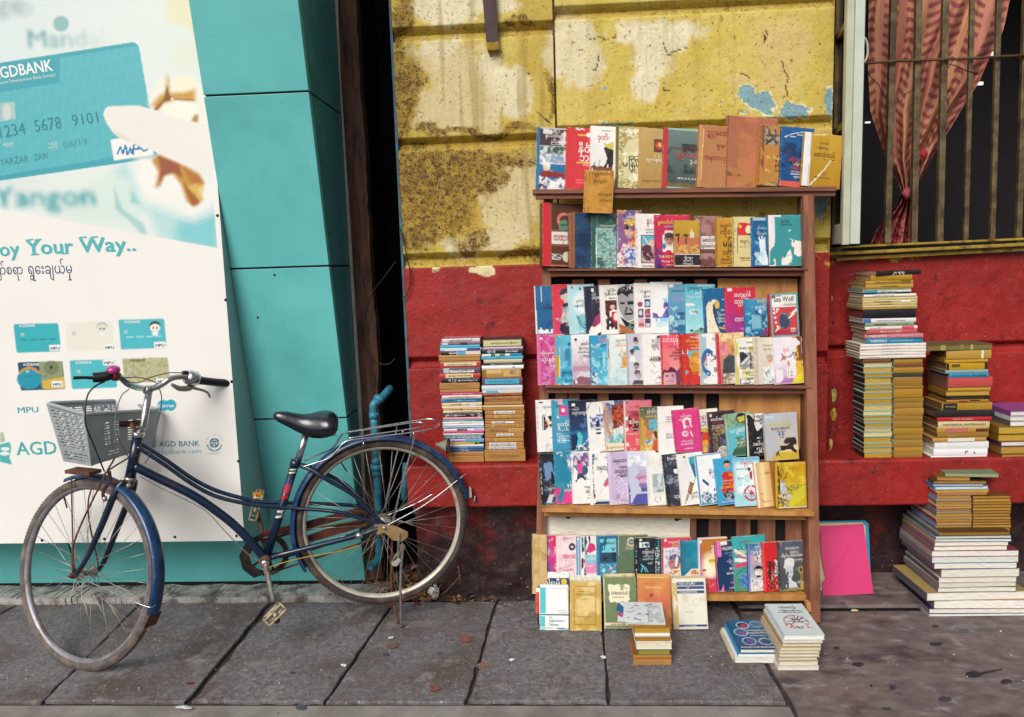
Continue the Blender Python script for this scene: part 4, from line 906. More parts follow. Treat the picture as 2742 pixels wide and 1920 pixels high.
# --- row 1, on the top board : (bottom-left, top-left, full width px, thickness mm, label, base, art, kw)
R1 = [
 ((1434,506),(1439,339),82,14,'blue-spined glossy magazine with photo collage, first on the top board','#b9b4b0','r 0 0 8 170 #1f6f9c;r 9 4 80 48 #4a3338;r 15 6 40 17 #d8d4cc;n 9 50 80 85 #3c5a48 #cfd4d4 9;n 9 70 80 100 #d8d8da #7fa0b8 8;r 9 98 80 130 #2a6f9c;e 28 106 9 12 #e0c8b4;p #8a2c2c 10 132 14 118 40 116 78 122 80 134;n 9 134 80 168 #e8e4e2 #2f5f94 7;n 9 134 30 168 #e6e6e4 #4a3a4c 5;N 9 4 80 168 #eceae6 26 .66;t 22 26 12 52 w နှင်းဆီဖြူ;t 38 41 11 40 w ညီညွတ်',dict(gloss=1,hard=0)),
 ((1514,506),(1518,340),92,20,'red cloth book with white Burmese title and yellow stripes, top board','#cf2f38','r 30 18 66 21 #d8c040;r 30 21 66 23 #3a6a4a;e 59 18 6 6 w;r 28 92 66 95 #d8c040;e 58 120 9 8 #1c1a22;l 28 140 62 140 .5 #e88;l 28 148 62 148 .5 #e88888;N 0 0 90 6 w 6 .5;t 52 52 24 30 w မှာ;t 32 66 28 58 w နီလာ;t 36 90 30 55 w ဘဝင်;t 45 102 9 0 w ဇော်',dict()),
 ((1579,505),(1582,336),78,14,'white book with black dog silhouette and yellow leaf, top board','#e6e3df','g #eeebe6 #d8d5d0;p #17141c 36 60 42 54 52 56 58 62 62 62 62 100 58 118 50 118 48 98 44 110 40 118 30 118 36 108 44 98 45 84 40 70;p #cdbb4e 34 44 46 48 62 40 62 62 50 60 42 56;p #7a4a2c 0 112 10 104 20 110 30 106 40 112 60 108 62 170 0 170;l 6 112 14 98 .7 k;l 12 114 10 96 .7 k;l 20 114 27 92 .7 k;t 30 14 5 30 #555555 The Secret;t 18 36 17 48 r ဒုတိယ',dict()),
 ((1648,502),(1650,337),84,18,'olive and gold ornamental book with Burmese lettering and thick worn spine','#b0a060','r 0 0 6 170 #6a5a34;n 8 4 62 30 #9c8c50 #e0d8a8 4;n 8 30 24 162 #8f8048 #d8cf9c 4;n 8 140 62 166 #9c8c50 #d8cf9c 4;p #d9cf9f 22 60 34 36 62 30 62 140 22 140;e 24 74 8 4 #efe8c8;r 48 136 58 150 #8f7a3c;r 50 138 56 148 #e0d8b0;N 8 0 62 170 #efe9cf 14 .66;t 34 88 17 60 #3a3420 တွင်း;t 18 108 22 60 #3a3420 မြန်မာ;t 40 124 8 0 #6a5a30 ဓာတု',dict(gloss=1)),
 ((1709,503),(1713,341),76,16,'plain tan book with small framed fruit emblem, top board','#b9975a','g #bf9e62 #ab8747;r 40 28 62 64 #5f3a2c;e 54 45 10 11 #c8452c;e 56 44 5 6 #e8b05c;t 38 76 9 26 #e0cc60 နန်း;t 20 88 11 46 w ရတနာပုံ;t 10 144 7 50 #8a6a38 စာအုပ်တိုက်',dict()),
 ((1773,503),(1778,341),106,22,'dark grey-green hardback with red spine and red Burmese title','#4d5f5a','g #6d7f7c #3c4a44;N 0 40 106 120 #2c3836 40 .5;r 0 0 13 165 #c23038;r 13 0 104 4 #8fc0bc;r 13 158 104 162 #8fc0bc;n 14 146 104 158 #8a6a3c #5c5a40 4;t 16 56 10 84 #8a2420 ဘဝသရုပ်ဖော်;t 30 76 18 62 #d03a34 သူ့ဘဝ;t 74 92 9 26 w ဦးသိန်း;t 40 136 8 60 w စာပေ',dict(gloss=1,hard=1)),
 ((1867,500),(1874,333),92,24,'brown paper covered book with red handwriting, top board','#b27a4e','r 0 0 8 170 #c08c54;l 11 10 9 146 1 #e0c080;t 22 26 20 54 #9c2430 ဋ္ဌဒ္ဓေဏ;t 48 58 18 0 #9c2430 မ္မ;t 16 92 18 58 #9c2430 ကမ္ဘာလှ',dict()),
 ((1943,503),(1950,308),138,24,'large plain brown paper covered book, tallest on the top board','#a8664a','g #a9624c #b07a3e;N 0 0 138 195 #b8744e 34 .5;N 0 150 138 195 #7a4230 16 .62;r 0 0 3 195 #7a4636',dict(off=.02)),
 ((2030,495),(2035,334),66,22,'worn tan book with torn dark photo at its top, beside the blue book','#b9803a','r 0 0 14 165 #8a5234;r 3 0 5 165 #b87a48;n 14 2 58 52 #3a2e28 #a89c80 6;N 14 54 58 158 #d8b058 12 .6;n 14 150 58 162 #5a5a34 #b89850 4;t 48 84 9 0 #3a2a1c ဓ;t 44 96 9 14 #3a2a1c ယာယီ;t 44 108 9 14 #3a2a1c နှင်း;t 44 122 9 14 #3a2a1c သတိ',dict(gloss=1)),
 ((2087,497),(2093,337),92,12,'blue book with white wave drawing and red band at its foot','#1b5488','g #1d5c92 #16497c;N 0 20 92 140 #123058 30 .55;r 0 146 92 162 #d8584c;l 10 28 34 18 .8 w;l 34 18 60 12 .8 w;l 60 12 76 20 .8 w;l 10 28 40 26 .6 w;l 34 22 66 20 .6 w;e 62 42 6 7 #3a58b8;t 18 92 12 50 #d83848 သမိုင်းမှတ်;t 36 102 7 24 #e8d860 မြန်မာ;t 30 112 10 34 #d83848 ပြည်သူ;t 30 122 7 30 #e8c8c0 အတွေး;l 30 126 58 126 .6 w;t 38 136 8 26 w တူမောင်',dict()),
 ((2146,496),(2156,352),106,16,'ochre book in cellophane with white taped spine, last on the top board','#bb9224','g #c49c34 #ad7f18;r 0 0 20 150 #e6e4e2;l 19 0 17 150 .8 #b0a890;l 24 140 60 96 1.6 #f0e8d0;l 60 96 78 68 1.2 #f0e8d0;l 26 6 60 2 1.2 #e8dcb0;e 50 40 20 .8 #8a6a20;e 60 108 7 6 #a8742c 0.4;t 28 62 16 58 #5c4218 ယောသုံးသည်;t 42 40 7 24 #6c5220 ဦးလှ;t 34 120 6 44 #6c5220 စာပေလောက;t 44 28 6 24 #7c6228 တော်',dict(gloss=1,off=-.005)),
]
R2 = [
 ((1453,712),(1453,542),130,40,'large brown hardback with thick red spine, first on the second shelf','#5f3626','r 0 0 22 175 #d42d3c;r 22 0 25 175 #8a5a3a;r 25 0 130 2 #3a1e16;o 60 45 16 4 #d87a6a;e 60 62 15 18 #5f8a70;r 26 76 130 110 #e6ded6;r 26 72 130 75 #8a5a3c;r 26 112 130 115 #8a5a3c;n 26 136 54 152 #e8e4dc #3a2018 2;e 68 144 12 14 #d8cfae;r 25 166 130 170 #a06a44;t 30 100 26 60 #c2504a တဏှာဘဝ;t 50 60 8 20 #2c3a30 မောင်',dict(yaw=17,hard=1)),
 ((1523,716),(1523,569),70,22,'dark blue plain book with tan cracked spine on the second shelf','#163f66','r 0 0 17 150 #9c5a34;r 8 0 10 150 #6c3420;N 0 0 7 150 #3c2018 5 .6;N 17 0 90 150 #123050 26 .5;e 36 128 14 12 #10294a .5;t 26 62 9 30 #0f2a4c ဓမ္မ;t 26 74 9 30 #0f2a4c ပညာ;t 26 86 9 30 #0f2a4c လောက',dict(hard=1)),
 ((1583,718),(1584,570),86,28,'green crinkled leathery book on the second shelf','#4f7a70','r 0 0 12 150 #2f5650;n 12 40 86 148 #5d8a80 #9fc4ba 5;N 12 0 86 150 #2a4a46 22 .6;l 13 60 15 140 1.2 #dfe8e0;t 22 36 8 42 #c8dcd0 အတွေးအခေါ်;t 22 44 7 40 #c8dcd0 ရသစာတမ်း;t 30 128 7 30 #c8dcd0 စာပေ',dict(gloss=1,hard=1)),
 ((1652,715),(1652,562),68,12,'colourful painted cover of a long-haired woman with raised arms','#8a5a8c','g #6a5aa0 #a8b4c8;n 0 0 68 50 #5a4a90 #c88a60 12;r 0 24 68 40 #b89a50;l 18 70 20 34 3 #d8a888;l 34 70 30 34 3 #d8a888;e 25 58 8 10 #d8a888;e 25 46 9 8 #2a1a1a;l 18 50 14 86 3 #2a1a1a;n 6 76 50 110 #b8405a #e8e0e0 5;n 0 100 30 153 #e8e4e8 #b0406a 6;n 24 104 68 153 #3a5aa0 #d8dce8 6;n 40 40 68 100 #c87a4a #7a3a30 8;N 0 0 68 153 #e8d8a0 9 .66;t 26 22 13 26 w တစ်ကောင်;t 30 34 8 20 #e8d840 နှစ်',dict()),
 ((1703,717),(1702,572),68,14,'white book with framed photo of elephants on the second shelf','#e8e4de','r 15 57 52 132 #3a2a3a;r 16 58 52 84 #58b0c4;n 16 80 52 131 #4a2230 #c8a8a8 9;e 30 94 13 11 #5a2c3c;l 22 62 36 84 1.4 #e0d0c8;e 44 78 8 9 #d8b8a8;N 0 40 4 145 #888888 3 .55;t 30 28 14 24 #9c3040 နိုင်ငံ;t 26 44 6 28 #555555 ယဉ်ကျေးမှု;t 28 52 6 26 #555555 စာတမ်း;t 16 142 6 40 #333333 Medical Ethics and',dict()),
 ((1754,717),(1752,575),98,16,'red and purple book titled THE ROYAL with portrait of boy in cap','#c22a50','g #d03048 #5a2a80;N 0 70 98 145 #3a1f58 20 .55;r 22 42 52 104 #dcd4cc;f 40 68 13 #b89078 #3a2c30;e 40 54 13 6 #4a3a40;p w 24 103 28 88 40 84 52 88 52 103;e 26 84 5 8 #2a7ab0;e 10 8 4 3 w;t 9 24 11 42 #e8d848 ရွှေတော်ဝင်;t 26 34 7 26 #a8d8e0 တော်ဝင်;t 10 116 10 86 #efe4a0 THE ROYAL ADVISER;t 18 127 7 60 w Maung Than Swe;t 32 136 5 30 w စာပေ',dict(gloss=1)),
 ((1807,715),(1806,590),70,14,'ochre book with palace under palm trees on the second shelf','#b98a24','g #c09a30 #a8701c;r 0 44 70 70 #c07050;r 8 50 34 66 #c86a50;n 0 66 70 88 #a8642c #d8a860 4;r 0 90 70 122 #221c28;r 0 90 70 91.5 w;r 0 121 70 122.5 w;p #3a2a18 0 42 4 34 10 38 16 34 14 42;l 10 36 10 60 1.4 #4a3018;p #3a2a18 22 42 28 34 34 38 40 36 36 44;l 32 38 31 62 1.4 #4a3018;r 42 32 54 46 #d8d0c0;r 44 24 50 32 #e0c060;t 26 102 7 24 w ရိုးရာ;t 24 110 7 26 w မှုခင်း;t 22 118 7 28 w ဝတ္ထုရှည်',dict(off=-.01)),
 ((1861,715),(1859,578),78,22,'glossy brown hardback with white title label on the second shelf','#7d4e4a','g #8a5a56 #6a3a3a;R 6 24 44 44 10 #b89490;N 0 0 60 140 #a87a74 22 .58;r 14 51 60 91 #4a2a2a;r 16 53 60 89 #dcd2cc;N 4 100 50 137 #b08a84 16 .55;t 5 12 6 0 w Pyi;t 22 69 14 40 #2a1c20 မောင်ဝင်း;t 18 84 10 44 #2a1c20 တွင်းထောင်စော',dict(gloss=1,hard=1)),
 ((1919,715),(1916,583),66,14,'ochre book with large dark Burmese title about colonial policy','#c08e2c','r 0 0 2 135 #8a5a1c;t 12 24 9 34 #5a2a20 ၅လုအတိမ်း;t 12 44 18 50 #6a2420 ကိုလိုနီ;t 19 78 26 46 #2c1c1c မြန်မာ;t 18 98 16 34 #5a2a20 (၁၉၄၈-;t 12 116 13 50 #5a2a20 တတ္ထုံ;t 8 124 7 60 #6a3424 COLONIAL POLICY;t 30 131 6 30 #6a3424 J.S.FURN',dict()),
 ((1963,714),(1962,580),64,14,'cream book with red flag corner titled WHERE CHINA on the second shelf','#d8c78c','r 0 0 3 135 #a8905c;N 0 0 10 130 #6a5a3c 3 .55;l 14 8 14 134 1 #5a4a40;e 14 9 3 3 #4a3a3a;r 15 16 40 50 #cc2c34;r 40 18 64 50 #cc2c34;p #e8c840 18 24 20 19 22 24 27 24 23 27 25 32 20 29 16 32 18 27 14 24;e 45 35 10 12 #e6dca8;r 40 44 64 50 #2a4a44;t 20 70 12 34 #3a3020 တရုတ်နှင့်;t 18 82 5 34 #8a7a50 ဗဟုဝါဒ;t 18 113 6 42 #2a2420 WHERE CHINA MEETS;t 22 118 3 32 #5a5040 BURMA AND INDIA',dict()),
 ((2014,713),(2011,582),60,12,'blue book with white hand turning into a dove','#1d679c','N 0 0 60 130 #16507e 24 .5;p #dfe9ee 20 52 22 50 26 62 28 50 31 49 32 62 36 52 38 54 38 80 40 96 44 110 44 128 28 128 18 116 12 104 6 100 10 96 20 100 24 92 22 76;N 8 60 46 128 #a8d0e0 14 .6;r 4 1 40 8 #a8bcc8;t 16 32 8 26 #cfe0e8 တိုင်းတပါးသား;t 14 46 8 28 #cfe0e8 ငြိမ်းချမ်း',dict(gloss=1)),
 ((2060,713),(2056,576),96,18,'teal book with white spine lettered CALENDAR and peeled white patches','#3c9298','r 0 0 18 137 #e6e4e4;l 18.5 0 18.5 137 .8 #9aa;l 0 2 0 137 1.2 #a8306a;p w 22 80 26 72 34 78 44 76 50 88 60 92 66 112 60 134 34 134 36 118 44 104;p w 58 62 66 66 74 68 92 72 92 110 80 112 70 104 72 88 64 84 60 72;p w 26 64 34 60 32 66;p w 52 42 64 40 60 44;N 54 40 92 134 #3c9298 9 .66;r 14 0 36 4 w;t 34 20 8 26 #2c5a60 ဂျီသိန်း;t 36 28 7 30 #2c5a60 ဘဝ',dict()),
]
R3A = [
 ((1435,895),(1430,766),76,10,'blue book with white title label, first of the third shelf rear row','#20608e','r 0 0 4 130 #dfe4e8;r 3 0 46 66 #1f5c8c;r 5 4 46 46 #2a6898;r 20 48 76 68 #e8e6e2;r 18 2 20 64 #dfe4e8;N 4 68 76 120 #174c78 16 .5;r 6 118 76 128 #e2e6e8;r 12 112 18 122 #e2e6e8;t 22 61 11 46 #2a2a30 သင်္ချာပေါ်',{}),
 ((1482,896),(1477,762),76,10,'red book with man in military beret, third shelf rear row','#d23850','g #d82e3c #cc4066;p #2a3540 19 26 28 12 40 10 46 14 46 22 36 24 24 30;p #c8b8ac 24 30 40 24 46 28 46 52 34 52 30 42 24 38;p #20222c 30 52 46 48 46 58 36 66 26 64;p #a09aa0 28 66 46 56 46 110 34 108 6 92 4 78 20 80;N 24 56 46 110 #c8c0c0 7 .5;p #d8ccc4 4 76 18 78 28 84 26 92 8 90;p #281c30 20 108 34 102 46 112 46 134 24 134 18 120;r 6 7 14 14 w;t 36 100 9 30 w ကျွန်တော့;t 34 112 9 30 w ဘဝ',{}),
 ((1526,895),(1519,763),72,10,'pale sky blue book with curved dark tube drawing','#b8dce2','g #b4dce4 #a8d4dc;e 44 50 30 34 #e4eeee .25;R 28 80 72 132 5 #7cc4d0;l 22 84 30 110 1.4 #3a6a7c;l 30 110 46 120 1.4 #3a6a7c;l 26 86 34 106 1 #3a6a7c;l 34 106 50 112 1 #3a6a7c;e 12 8 3 3 #3a8aa0;e 34 12 4 4 #3a8aa0;t 20 47 8 32 #555555 ဒေါက်တာ;t 16 60 11 36 #2a2a30 ပန်းပေါ်တ',{}),
 ((1571,896),(1563,767),70,12,'dark navy book with figure in magenta shirt and white skirt','#221f38','g #262340 #1c2444;p #a03468 16 106 26 84 40 72 46 74 44 100 26 106;p w 6 124 14 108 24 110 40 100 50 104 50 118 28 130 10 130;p #c8a090 38 62 46 58 46 72 40 72;l -10 -2 60 -2 1 w;r 20 7 27 16 w;t 20 26 9 12 w ကိုယ်;t 20 36 13 30 w ဝတ္ထုရှ;t 30 46 7 14 #d85a8c ဟန်',{}),
 ((1611,896),(1604,764),70,10,'white book with dark red picture of seated woman','#e7e3dd','r 14 42 62 120 #4a1e28;n 14 42 62 120 #3a1820 #6a3038 8;f 34 58 8 #dcb8a8 #5a2820;p w 24 72 36 66 52 72 52 92 24 92;r 30 72 52 100 #c03038;e 44 86 9 11 #e0d4cc;p #2a1420 18 94 30 84 34 116 18 116;t 22 18 9 36 #333333 ရှင်မိုးကုန်;t 14 28 9 44 #333333 ဂိုဏ်းလောက;t 24 38 7 26 #333333 အောင်',{}),
 ((1656,893),(1650,763),74,12,'white book filled with bold grey and black man\'s face','#dedbd8','p #9c9a9c 2 26 10 20 40 18 50 20 50 84 40 96 28 98 16 90 6 70 2 44;p #1c1a20 0 24 4 12 16 4 32 0 46 6 50 14 50 44 44 24 34 26 30 34 14 22 4 30;N 4 2 48 18 #a8a4a8 4 .5;r 8 46 22 52 #1c1a20;r 28 44 50 54 #1c1a20;r 20 76 42 82 #1c1a20;l 22 74 26 62 2 #1c1a20;l 34 64 42 74 2 #1c1a20;p #1c1a20 6 84 16 92 30 102 44 96 50 88 50 116 38 124 20 112;p #a8682c 2 104 10 106 30 118 50 126 50 132 2 132;t 30 106 9 24 #efe2c0 ဒေါင်;t 22 118 10 30 #8fd0c8 ကိုယ်',{}),
 ((1700,893),(1697,758),72,10,'white book with six small pictures in a grid','#e8e5e0','r 8 44 24 64 #dfe2e2;e 16 57 7 7 #a84058;r 28 44 44 66 #1f4468;e 36 56 6 7 #b8c4d0;r 10 70 24 93 #5a4a6a;e 17 80 5 7 #d8ccd0;r 28 70 44 93 #8a3454;N 28 70 44 93 #d89ab0 4 .5;r 10 96 26 120 #d8a8b0;r 12 108 24 116 #c04a5c;r 28 96 44 120 #4a3a68;r 30 108 42 118 #cfc4cc;t 18 27 13 50 #333333 ဂန္ထဝင်;t 26 40 13 40 #333333 မောင်',{}),
 ((1744,893),(1742,755),88,8,'white paper book with blue nebula and red star burst','#edecea','p #cfe2ea 10 50 24 30 36 44 46 34 46 120 14 120;r 12 46 44 106 #8fd0da;n 4 54 50 96 #3a4a9c #6a7ac8 8;e 24 74 15 17 #d03a50 .5;e 25 75 7 8 #f4dcd8 .5;e 9 9 7 7 #d8d8d8;e 9 9 5 5 #4a4a54',{}),
 ((1793,894),(1790,761),70,10,'slate blue book with balanced stones and water, third shelf','#5c98b4','g #6ca4c0 #3c80a4;r 10 32 46 48 #8a8ab8;N 10 32 46 48 #6ca4c0 3 .5;e 34 80 12 5 #2a5a84;e 32 92 14 6 #3a6a94;e 32 104 16 8 #7ab0c8;e 32 118 18 9 #2a6490;e 4 92 10 9 #bcd8e2;r 1 1 14 8 w;p #b86a9c 4 134 10 120 18 126 14 134;N 0 60 50 134 #a8d0dc 7 .62;t 8 20 8 36 #3a6a80 Sustainab',{}),
 ((1837,893),(1835,761),82,10,'bright cyan book with white clouds and small birds','#56b8cc','g #52b4ca #a8dce0;e 12 55 14 4 w;e 24 74 15 7 #e4f0f0;p #6a9a8c 14 132 30 122 48 118 60 132;e 16 124 5 3 #333333;e 42 120 5 3 #333333;r 33 1 82 6 #a8dce0;N 24 40 48 120 #8fd4dc 12 .58;t 5 14 12 42 #2a6a78 ငွေမှုံများ;t 26 26 7 20 #e8f4f4 စုစည်း;t 6 36 7 40 #e8f4f4 ပန်းဥယျာဉ်;t 14 76 9 20 #2a4a54 ဝတ္ထု',{}),
 ((1888,892),(1882,773),82,10,'blue book with woman in long white headscarf','#1b6294','g #1c6496 #155080;r 3 6 28 12 #2a88b0;r 0 92 82 104 #124a78;p #e8e2c8 6 50 14 36 26 30 36 30 32 44 26 60 30 90 42 120 6 120;p #3a2420 26 44 36 32 38 34 30 48 30 72 34 86 28 80 24 60;e 37 44 7 11 #d8b050;p #7a8a90 36 62 44 64 50 92 40 92;l 42 106 62 112 2.4 #c89850;e 12 56 1.2 1 #666666;e 20 70 1.2 1 #666666;e 14 88 1.2 1 #666666;e 24 104 1.2 1 #666666;l 52 32 62 30 .8 w;t 46 62 10 0 w ဘဝ;t 44 74 7 22 w အတွေး;t 34 84 7 34 w ကလေးများ;t 36 92 7 30 w ပုံပြင်;t 50 104 8 14 w ချို',{}),
 ((1946,892),(1941,770),84,12,'red to magenta gradient book with white Burmese title and sticker','#d02c48','g #d82c38 #96308c;N 0 80 84 122 #b83890 14 .5;r 6 3 19 11 w;t 24 26 15 46 w အာဇာနည်စိ;t 24 44 17 46 w အညွန့်တလု;t 24 92 18 40 w တက်ဇ;t 38 113 6 20 w ကျော်',dict(gloss=0)),
 ((1997,902),(1994,801),62,14,'blue underwater scene book in front of a red one','#2a80ac','g #3a94bc #1c5c8c;N 0 20 62 100 #8ac4d8 10 .58;N 30 30 62 100 #164a74 12 .55;e 42 34 5 5 #c8d8dc;e 36 60 5 5 #dfe8ea;e 28 64 4 4 #dfe8ea;R 20 44 44 80 4 #7ab4c8;p #7a3a68 42 100 52 80 62 74 62 100;t 34 10 12 24 #e8d840 တတိုး;t 28 24 9 30 w ရွှေကြာ',dict(off=.035)),
 ((2067,904),(2061,787),78,22,'red Sea Wolf book with white lightning and dark rock, brown page edge','#cc3c44','r 0 0 78 117 #4fa8b4;r 4 4 74 37 #ebe7e2;r 4 37 74 113 #cc4046;r 4 100 74 113 #a83040;e 10 42 3 3 w;e 10 52 3.4 3.4 w;e 12 64 3.4 3.4 w;e 14 78 3 3 w;e 18 88 3 3 w;e 17 48 3 3 w;e 20 42 3.4 3.4 w;e 38 74 16 22 #3a4a60 .12;N 22 52 54 98 #7a98a8 5 .62;p w 48 66 58 56 56 54 74 40 74 48 64 56 66 58 50 70;p w 8 104 18 90 20 92 28 86 22 94 14 100;r 54 94 68 105 #e0c0b8;t 10 22 20 56 #2a2428 Sea Wolf;t 7 8 5 24 #333333 JACK LONDON;t 36 33 8 38 #444444 ပင်လယ်ဝံပုလွေ;t 55 103 9 13 #a03038 ဆရာ',dict(off=.03,edge='#a8742c')),
]
